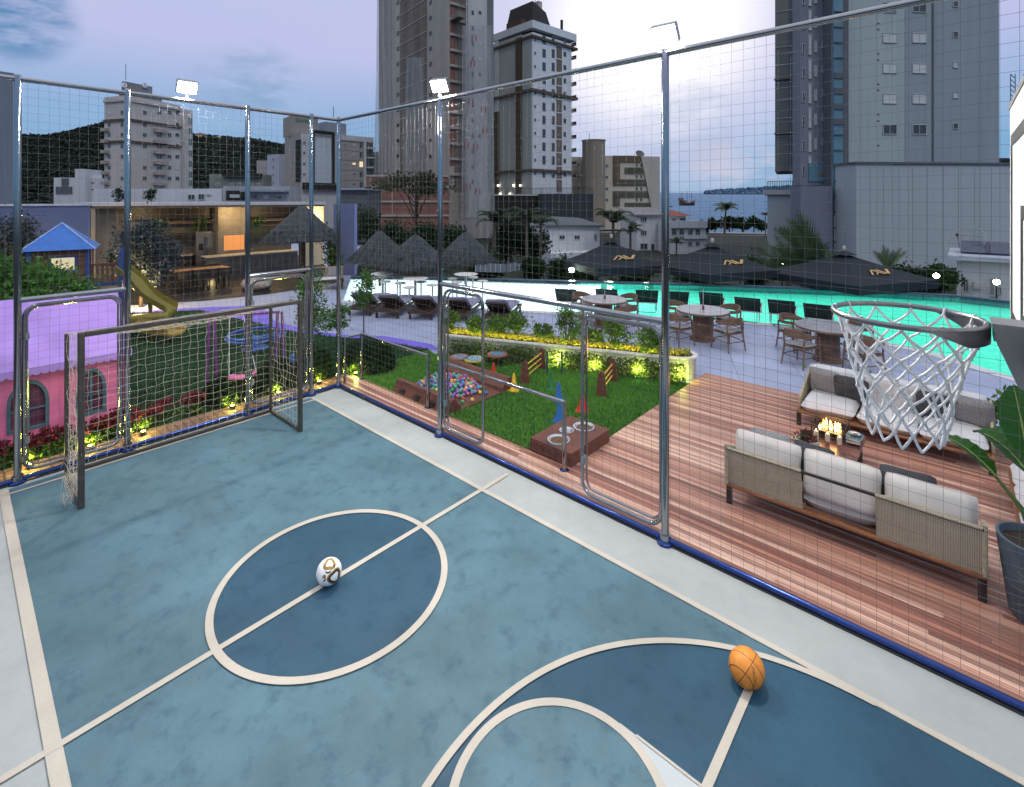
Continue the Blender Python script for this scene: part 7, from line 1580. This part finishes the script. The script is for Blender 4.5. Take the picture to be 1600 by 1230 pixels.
# ------------------------------------------------------------------ lower terrace beyond the pool, parasols, lamps, palms, boats
mb = MB(); mb.prism([tuple(W(e, n).xy) for e, n in ((-26, 19.5), (-6, 22.5), (6, 21.5), (16, 20), (34, 18.5), (40, 44), (-30, 46))], -3.9, -2.4); struct('garden_terrace', mb, M('dark garden ground', (.012, .02, .012), .95, 0, .5, .6))
m_canvas = M('navy black canvas', (.010, .016, .024), .85, 0, .12, 3, .1, 60); m_gold2 = M('gold printed emblem', (.52, .33, .10), .5)
def parasol(apx, lpx, rpx, d, lab, logos, rot=22, va=None, ve=None):
    p = D(apx, va, d); za = p.z; p.z = -2.4; ze = zat(ve, d); w_ = (rpx-lpx)*d/F/1.30
    t = thing('market_parasol', lab, 'parasol', p, ANG+R(rot), 'dark market parasols beyond the pool'); h = w_/2; za += 2.4; ze += 2.4
    MB().tube([(0, 0, 0), (0, 0, za-.1)], .05, 10).build('post', m_black, t)
    mb = MB(); c = [(-h, -h), (h, -h), (h, h), (-h, h)]; n = 6
    for i in range(4):
        a, b = c[i], c[(i+1) % 4]; vs = []
        for j in range(n+1):
            s = j/n
            for k in range(n+1):
                q = k/n; x = (a[0]+(b[0]-a[0])*q)*s; y = (a[1]+(b[1]-a[1])*q)*s; vs.append((x, y, za-(za-ze)*s-.10*math.sin(PI*q)*s*(1-s)*2-.05*math.sin(PI*s)))
        mb.add(vs, [(j*(n+1)+k, (j+1)*(n+1)+k, (j+1)*(n+1)+k+1, j*(n+1)+k+1) for j in range(n) for k in range(n)])
        mb.add([(a[0], a[1], ze), (b[0], b[1], ze), (b[0]*1.005, b[1]*1.005, ze-.32), (a[0]*1.005, a[1]*1.005, ze-.32)], [(0, 3, 2, 1)])
    cv = mb.build('canopy', m_canvas, t, smooth=30)
    mb = MB(); mb.add([(x*.16, y*.16, za-(za-ze)*.16+.10) for x, y in c]+[(0, 0, za+.12)], [(0, 1, 4), (1, 2, 4), (2, 3, 4), (3, 0, 4)]); mb.build('vent_cap', m_canvas, t); MB().lathe([(.06, 0), (.09, .08), (.05, .2), (0, .22)], (0, 0, za+.1), 10).build('finial', m_canvas if False else M('pale finial', (.4, .38, .34), .5), t, smooth=50)
    for side in logos:   # emblem: two slanted strokes and a V on the canopy slope
        mb = MB(); s0, s1 = .72, .57; E_ = .42
        def onf(u, s):  # u across the panel in metres, s down the slope
            z = za-(za-ze)*s-.05*math.sin(PI*s)+.05
            return {'f': (u, -h*s, z), 'l': (-h*s, -u, z), 'r': (h*s, u, z)}[side]
        for u0, u1, w2 in ((-.75, -.28, .10), (-.45, .0, .0), (-.12, .22, .20), (.12, .02+.36, .0)):
            pass
        for (ua, sa, ub, sb, wd) in ((-.62, s0, -.28, s1, .09), (-.36, s0, -.10, s1+.06, .09), (-.26, s1, .04, s0, .13), (-.02, s1, .24, s0, .13), (.24, s0, .54, s1, .16)):
            mb.add([onf(ua, sa), onf(ua+wd, sa), onf(ub+wd, sb), onf(ub, sb)], [(0, 1, 2, 3)])
        mb.build('emblem', m_gold2, cv)
    mb = MB()
    for x, y in c: mb.tube([(0, 0, za-.5), (x*.98, y*.98, ze-.03)], .025, 6)
    mb.build('ribs', m_black, t); return t
parasol(955, 882, 1026, 23.5, 'dark market parasol left of the tall fence post', 'fr', 20, 376, 411)
parasol(1113, 1034, 1205, 22.5, 'dark market parasol right of the tall fence post', 'fr', 20, 383, 417)
parasol(1319, 1220, 1434, 20.8, 'dark market parasol farthest right behind basket rim', 'fr', 20, 396, 430)
m_star = EM('green white garden lamp', (.85, 1., .72), 70.)
for px, v, d, lab in ((893, 422, 23, 'bright garden lamp beyond the pool, leftmost of three'), (952.5, 422, 22.8, 'bright garden lamp under the left market parasol'), (1010, 422, 22.5, 'bright garden lamp beside the tall fence post'), (1463, 431, 24, 'bright garden lamp before the big grey podium'), (1557, 441, 22.5, 'bright garden lamp at the small white house'), (1222, 413, 26, 'small dim garden lamp among the palm fronds')):
    p = D(px, v, d); z = p.z; p.z = -2.4 if d < 25 or True else 0; t = thing('garden_lamp', lab, 'lamp', p, 0, 'bright lamps in the lower garden'); h = z+2.4; sm = .5 if '1222' in str(px) else 1.
    MB().tube([(0, 0, 0), (0, 0, h-.08)], .03, 8).build('post', m_black, t); MB().lathe([(.0, -.12*sm), (.085*sm, -.085*sm), (.12*sm, 0), (.085*sm, .085*sm), (0, .12*sm)], (0, 0, h), 16).build('globe', m_star, t, smooth=80)
    lamp('POINT', 'lamp glow', (p.x, p.y, z), 70*sm*sm, (.75, 1., .62), t, .09)
# glass balustrade of the lower terrace
t = thing('glass_balustrade', 'pale glass balustrade below the dark podium', 'railing', D(745, 425, 33).xy.to_3d()+Vector((0, 0, -2.4))); mb = MB(); m2 = MB()
def balus(pa_, va0, va1, da, pb_, vb0, vb1, db, n):
    for i in range(n+1):
        s = i/n; px = pa_+(pb_-pa_)*s; d = da+(db-da)*s; v0 = va0+(vb0-va0)*s; v1 = va1+(vb1-va1)*s; a = D(px, v0, d); b = D(px, v1, d); m2.tube([a, b], .035, 5)
        if i: mb.add([pv[0], pv[1], b, a], [(0, 1, 2, 3)])
        pv = (a, b)
balus(743, 410, 425, 33, 790, 413, 426, 31, 6); balus(790, 413, 426, 31, 868, 402, 411, 40, 11)
gm = M('pale blue balustrade glass', (.22, .28, .34), .2, 0, .1, 1); mb.build('glass_panels', gm, t, world=True); m2.build('posts', M('white balustrade post', (.5, .52, .55), .5), t, world=True)
# dark garden trees behind the pool
for px, pv, d, top, rp, lab in ((560, 415, 40, 322, 40, 'dark garden tree right of the lilac end wall'), (612, 415, 42, 346, 44, 'dark garden tree behind the left thatched parasol'), (668, 415, 42, 344, 42, 'dark garden tree behind the middle thatched parasol'), (706, 415, 44, 346, 32, 'dark garden tree behind the right thatched parasol'), (832, 418, 30, 398, 22, 'low dark garden bush behind the balustrade'), (990, 418, 27, 404, 30, 'low dark garden bush behind left market parasol'), (915, 418, 27, 408, 26, 'low dark garden bush by leftmost lamp'), (1085, 418, 27, 404, 30, 'low dark garden bush behind right market parasol'), (1180, 418, 28, 402, 28, 'low dark garden bush under the palm fronds'), (1420, 430, 26, 412, 30, 'dark garden bush before the grey podium'), (1468, 430, 25, 414, 22, 'dark garden bush around the right lamp'), (760, 420, 34, 396, 30, 'dark garden bush left of the palms'), (790, 405, 48, 322, 30, 'dark tree mass before the left of dark podium'), (835, 405, 49, 326, 30, 'dark tree mass before the right of dark podium'), (880, 420, 30, 402, 26, 'low dark garden bush before the low white house')):
    p = D(px, pv, d); base = (p.x, p.y, -2.4 if d < 45 else ZG); cr = rp*d/F; zt = zat(top, d)+2.4; ch = max(.5, min(cr*1.1, zt*.45))
    tree('garden_tree', lab, base, zt, cr, zt-ch*.9, (.30 if d > 32 else .2), 3000, lf_dk, .10, 'tree', 'dark trees in the lower garden', k=26, crown_h=ch, hollow=.35)
p = D(650, 385, 62); p.z = ZG; zt = zat(262, 62)-ZG; tree('spreading_tree', 'wide thin leaved tree before the red brick podium', p, zt, 5.2, zt-2.0, .42, 2600, [leafmat('sparse leaf', (.05, .075, .03), (.09, .11, .045)), leafmat('sparse leaf dark', (.03, .04, .025), (.05, .06, .03))], .22, 'tree', None, 30, .2, 11, crown_h=1.7, hollow=.5)
# palms
m_ptr = M('palm trunk', (.10, .085, .07), .9, 0, .3, 4); lf_palm = leafmat('palm leaf', (.016, .036, .018), (.04, .065, .03), .1, .7); lf_palm2 = leafmat('paler palm leaf', (.045, .085, .04), (.09, .13, .06), .2, .6)  # second palm leaf material has paler leaves
def palm(px, vb_, d, vc, rpx, lab, zb=ZG, mat=None, nf=17, group='palms beyond the pool', lean=0., trunk=True, name='palm_tree', up=.35):
    p = D(px, vb_, d); p.z = zb; h = zat(vc, d)-zb; r = rpx*d/F; t = thing(name, lab, 'palm', p, RNG.random()*6, group)
    if trunk: MB().tube([(0, 0, 0), (lean*.3, 0, h*.5), (lean, 0, h)], [.17*r/2.5+.05, .13*r/2.5+.04, .11*r/2.5+.03], 10).build('trunk', m_ptr, t, smooth=60)
    V = []
    for i in range(nf):
        a = 2*PI*i/nf+RNG.normal()*.15; e = up+.9*RNG.random(); Ln = r*(.85+.3*RNG.random()); prev = np.array([lean, 0, h]); n = 16; c, s = math.cos(a), math.sin(a)
        for j in range(n):
            q = j/n; el = e-2.1*q*q*(.8+.3*RNG.random()); st = Ln/n; cur = prev+st*np.array([c*math.cos(el), s*math.cos(el), math.sin(el)]); dr = cur-prev; sd = np.array([-s, c, 0])
            ll = Ln*.30*math.sin(PI*min(1, q*.85+.15))**.7
            for sg in (-1, 1):
                tip = cur+sd*sg*ll*.85+dr/st*ll*.45+np.array([0, 0, -.45*ll]); V.append([prev, cur, tip])
            V.append([prev+sd*.012*r, cur+sd*.012*r, cur-sd*.012*r]); prev = cur
    quads('fronds', np.array(V), mat or lf_palm, t, nv=3); return t
palm(823, 405, 44, 342, 36, 'tall palm with bare pale trunk before dark podium'); palm(773, 400, 46, 346, 36, 'palm overlapping the hanging builder netting', nf=15); palm(845, 402, 47, 348, 32, 'palm at the right corner of the dark podium', nf=14); palm(798, 402, 48, 352, 30, 'darker palm between the two podium palms', nf=14)
palm(958, 400, 58, 348, 38, 'dense palm before the beige flats', mat=lf_palm); palm(985, 400, 56, 362, 28, 'lower palm beside the white house', nf=14); palm(1057, 402, 52, 380, 18, 'short round palm before the white house terrace', nf=16)
palm(1132, 380, 112, 328, 22, 'tall coconut palm on the beach', mat=lf_palm2, lean=-.6, group=None)
for i, (px, vt, rp) in enumerate(((1100, 350, 14), (1117, 345, 14), (1140, 343, 15), (1160, 345, 14), (1178, 342, 13), (1190, 350, 10))):
    p = D(px, 378, 118); p.z = ZG; zt = zat(vt, 118)-ZG; cr = rp*118/F; tree('beach_tree', ['dark beach almond tree nearest the white house', 'dark beach tree left of the coconut palm', 'dark beach tree right of the coconut palm', 'dark beach tree in the middle of the row', 'dark beach tree second from grey podium', 'dark beach tree touching the grey podium'][i], p, zt, cr, zt-cr*.35, .7, 900, lf_dk, .14, 'tree', 'dark trees along the beach', 22, .22, 7, crown_h=cr*.75)
palm(1196, 372, 100, 336, 10, 'small palm against the sea beside the grey podium', nf=12)
def fan(px, vb_, d, vt, lab, spread, nb, lean=0.):
    p = D(px, vb_, d); z0 = p.z; p.z = -2.4; t = thing('palm_fronds', lab, 'palm', p, 0, 'pale palm fronds beyond the pool'); h0 = z0+2.4; V = []; L_ = (vb_-vt)*d/F
    MB().tube([(0, 0, 0), (0, 0, h0)], .14, 8).build('trunk', m_ptr, t); dx = np.array([VX[0], VY[0], 0])
    for i in range(nb):
        a = (i/(max(1, nb-1))-.5)*spread+lean; Ln = L_*(.75+.3*RNG.random()); prev = np.array([0, 0, h0]); dy = RNG.normal()*.25
        for j in range(14):
            q = j/14; aa = a*(1+.5*q); dr = dx*math.sin(aa)+np.array([-dx[1], dx[0], 0])*dy+np.array([0, 0, math.cos(aa)]); dr = dr/np.linalg.norm(dr); cur = prev+dr*Ln/14; sd = np.cross(dr, np.array([-dx[1], dx[0], .3])); ll = Ln*.28*math.sin(PI*min(1, q*.9+.1))
            for sg in (-1, 1): V.append([prev, cur, cur+sd*sg*ll*.6+dr*ll*.8])
            prev = cur
    quads('fronds', np.array(V), lf_palm2, t, nv=3)
fan(1290, 412, 24, 318, 'large pale palm frond leaning left over the parasol', .45, 7, -.62); fan(1255, 420, 24, 362, 'spiky palm fronds left of the big leaning frond', 1.9, 13, -.3); fan(1232, 424, 24, 366, 'low arching palm fronds at the right market parasol', 2.4, 10, -.3); fan(1387, 422, 25, 384, 'upright palm tuft behind the farthest right parasol', 1.1, 13, .05); fan(1295, 405, 27, 385, 'short palm fronds before the blue glass strip', 1.2, 6, .2)
# boats
def hullprof(n, L_, B, H_): pass
t = bthing('sailing_ship', 'dark wooden tourist galleon at anchor on the sea', 1073, 376); zs_ = zat(320.5, 376); p = W((1073-CX)/F*376, 376, zs_); t.location = p; t.rotation_euler = (0, 0, ANG+R(6)); s = 30*376/F; mb = MB(); vs = []; n = 14
for i in range(n+1):
    u = i/n; x = (u-.5)*s*.86; bw = 2.1*math.sin(PI*min(1, .25+.75*(1-u)**.6*1.0))**.8*(1 if u < .98 else .2); zt = 1.6+1.9*(abs(u-.5)*2)**2.2+(1.5 if u < .22 else 0)
    for y, z in ((-bw, zt), (-bw*.8, .6), (-bw*.3, -.3), (bw*.3, -.3), (bw*.8, .6), (bw, zt)): vs.append((x, y, z))
mb.add(vs, [(i*6+k, i*6+k+1, i*6+k+7, i*6+k+6) for i in range(n) for k in range(5)]+[(i*6, i*6+6, i*6+11, i*6+5) for i in range(n)]+[(0, 5, 4, 3, 2, 1)]); mb.build('hull', M('dark red brown planking', (.09, .04, .03), .7, 0, .3, .6), t)
mb = MB(); mb.b2((-s*.42, -1.5, 3.2), (-s*.22, 1.5, 5.2)); mb.b2((-s*.20, -1.3, 1.8), (s*.0, 1.3, 3.4)); mb.build('deck_house', M('weathered deck house', (.13, .10, .085), .7), t)
for x, h in ((-s*.27, 10.5), (s*.02, 11.5), (s*.26, 10)): 
    o = MB().tube([(x, 0, 1), (x, 0, h)], [.16, .08], 6).build('mast', m_rail, t); mb = MB(); mb.tube([(x, -2, h*.75), (x, 2, h*.75)], .07, 5); mb.tube([(x-1.8, 0, h*.55), (x+1.8, 0, h*.55)], .06, 5); mb.build('yard', m_rail, o)
MB().tube([(s*.40, 0, 3.2), (s*.54, 0, 4.6)], .13, 6).build('bowsprit', m_rail, t)
q = W((1044-CX)/F*330, 330, zat(323, 330)); t = thing('small_boat', 'small low boat on the sea just left of the galleon', 'boat', q, ANG); mb = MB(); mb.prism([(-2.5, -.7), (1.6, -.7), (2.8, 0), (1.6, .7), (-2.5, .7)], -.2, .5); mb.build('hull', f_dgr, t); MB().b2((-1.2, -.5, .5), (.2, .5, 1.3)).build('cabin', f_lil, t)
# lit houses on the hill crest
for i, (px, v, w_, m, lab) in enumerate(((312, 211, 11, M('red hill roof', (.20, .07, .05), .8), 'red roofed house lit on the hill crest'), (341, 216, 9, M('ochre hill wall', (.42, .32, .10), .8), 'ochre house lit on the hill crest'), (322, 215, 6, M('grey hill wall', (.3, .27, .28), .8), 'small grey house between the two hill houses'))):
    p = D(px, v+3, 545); t = thing('hill_house', lab, 'house', p, ANG+R(12), 'houses on the hill crest'); h = w_*545/F/2; MB().b2((-h, -2, -4), (h, 6, 2.2)).build('wall', MATS['grey hill wall'] if i == 0 and 'grey hill wall' in MATS else m, t)
    mb = MB(); mb.add([(-h-.5, -2.6, 2.2), (h+.5, -2.6, 2.2), (h+.5, 6.5, 2.2), (-h-.5, 6.5, 2.2), (-h*.4, 2, 4.6), (h*.4, 2, 4.6)], [(0, 1, 5, 4), (1, 2, 5), (2, 3, 4, 5), (3, 0, 4)]); mb.build('roof', M('red hill roof', 0) if i != 1 else m, t)
    for x in (-h*.5, h*.3): MB().b2((x, -2.15, -.6), (x+1.6, -1.98, .9)).build('lit_window', m_lit, t)
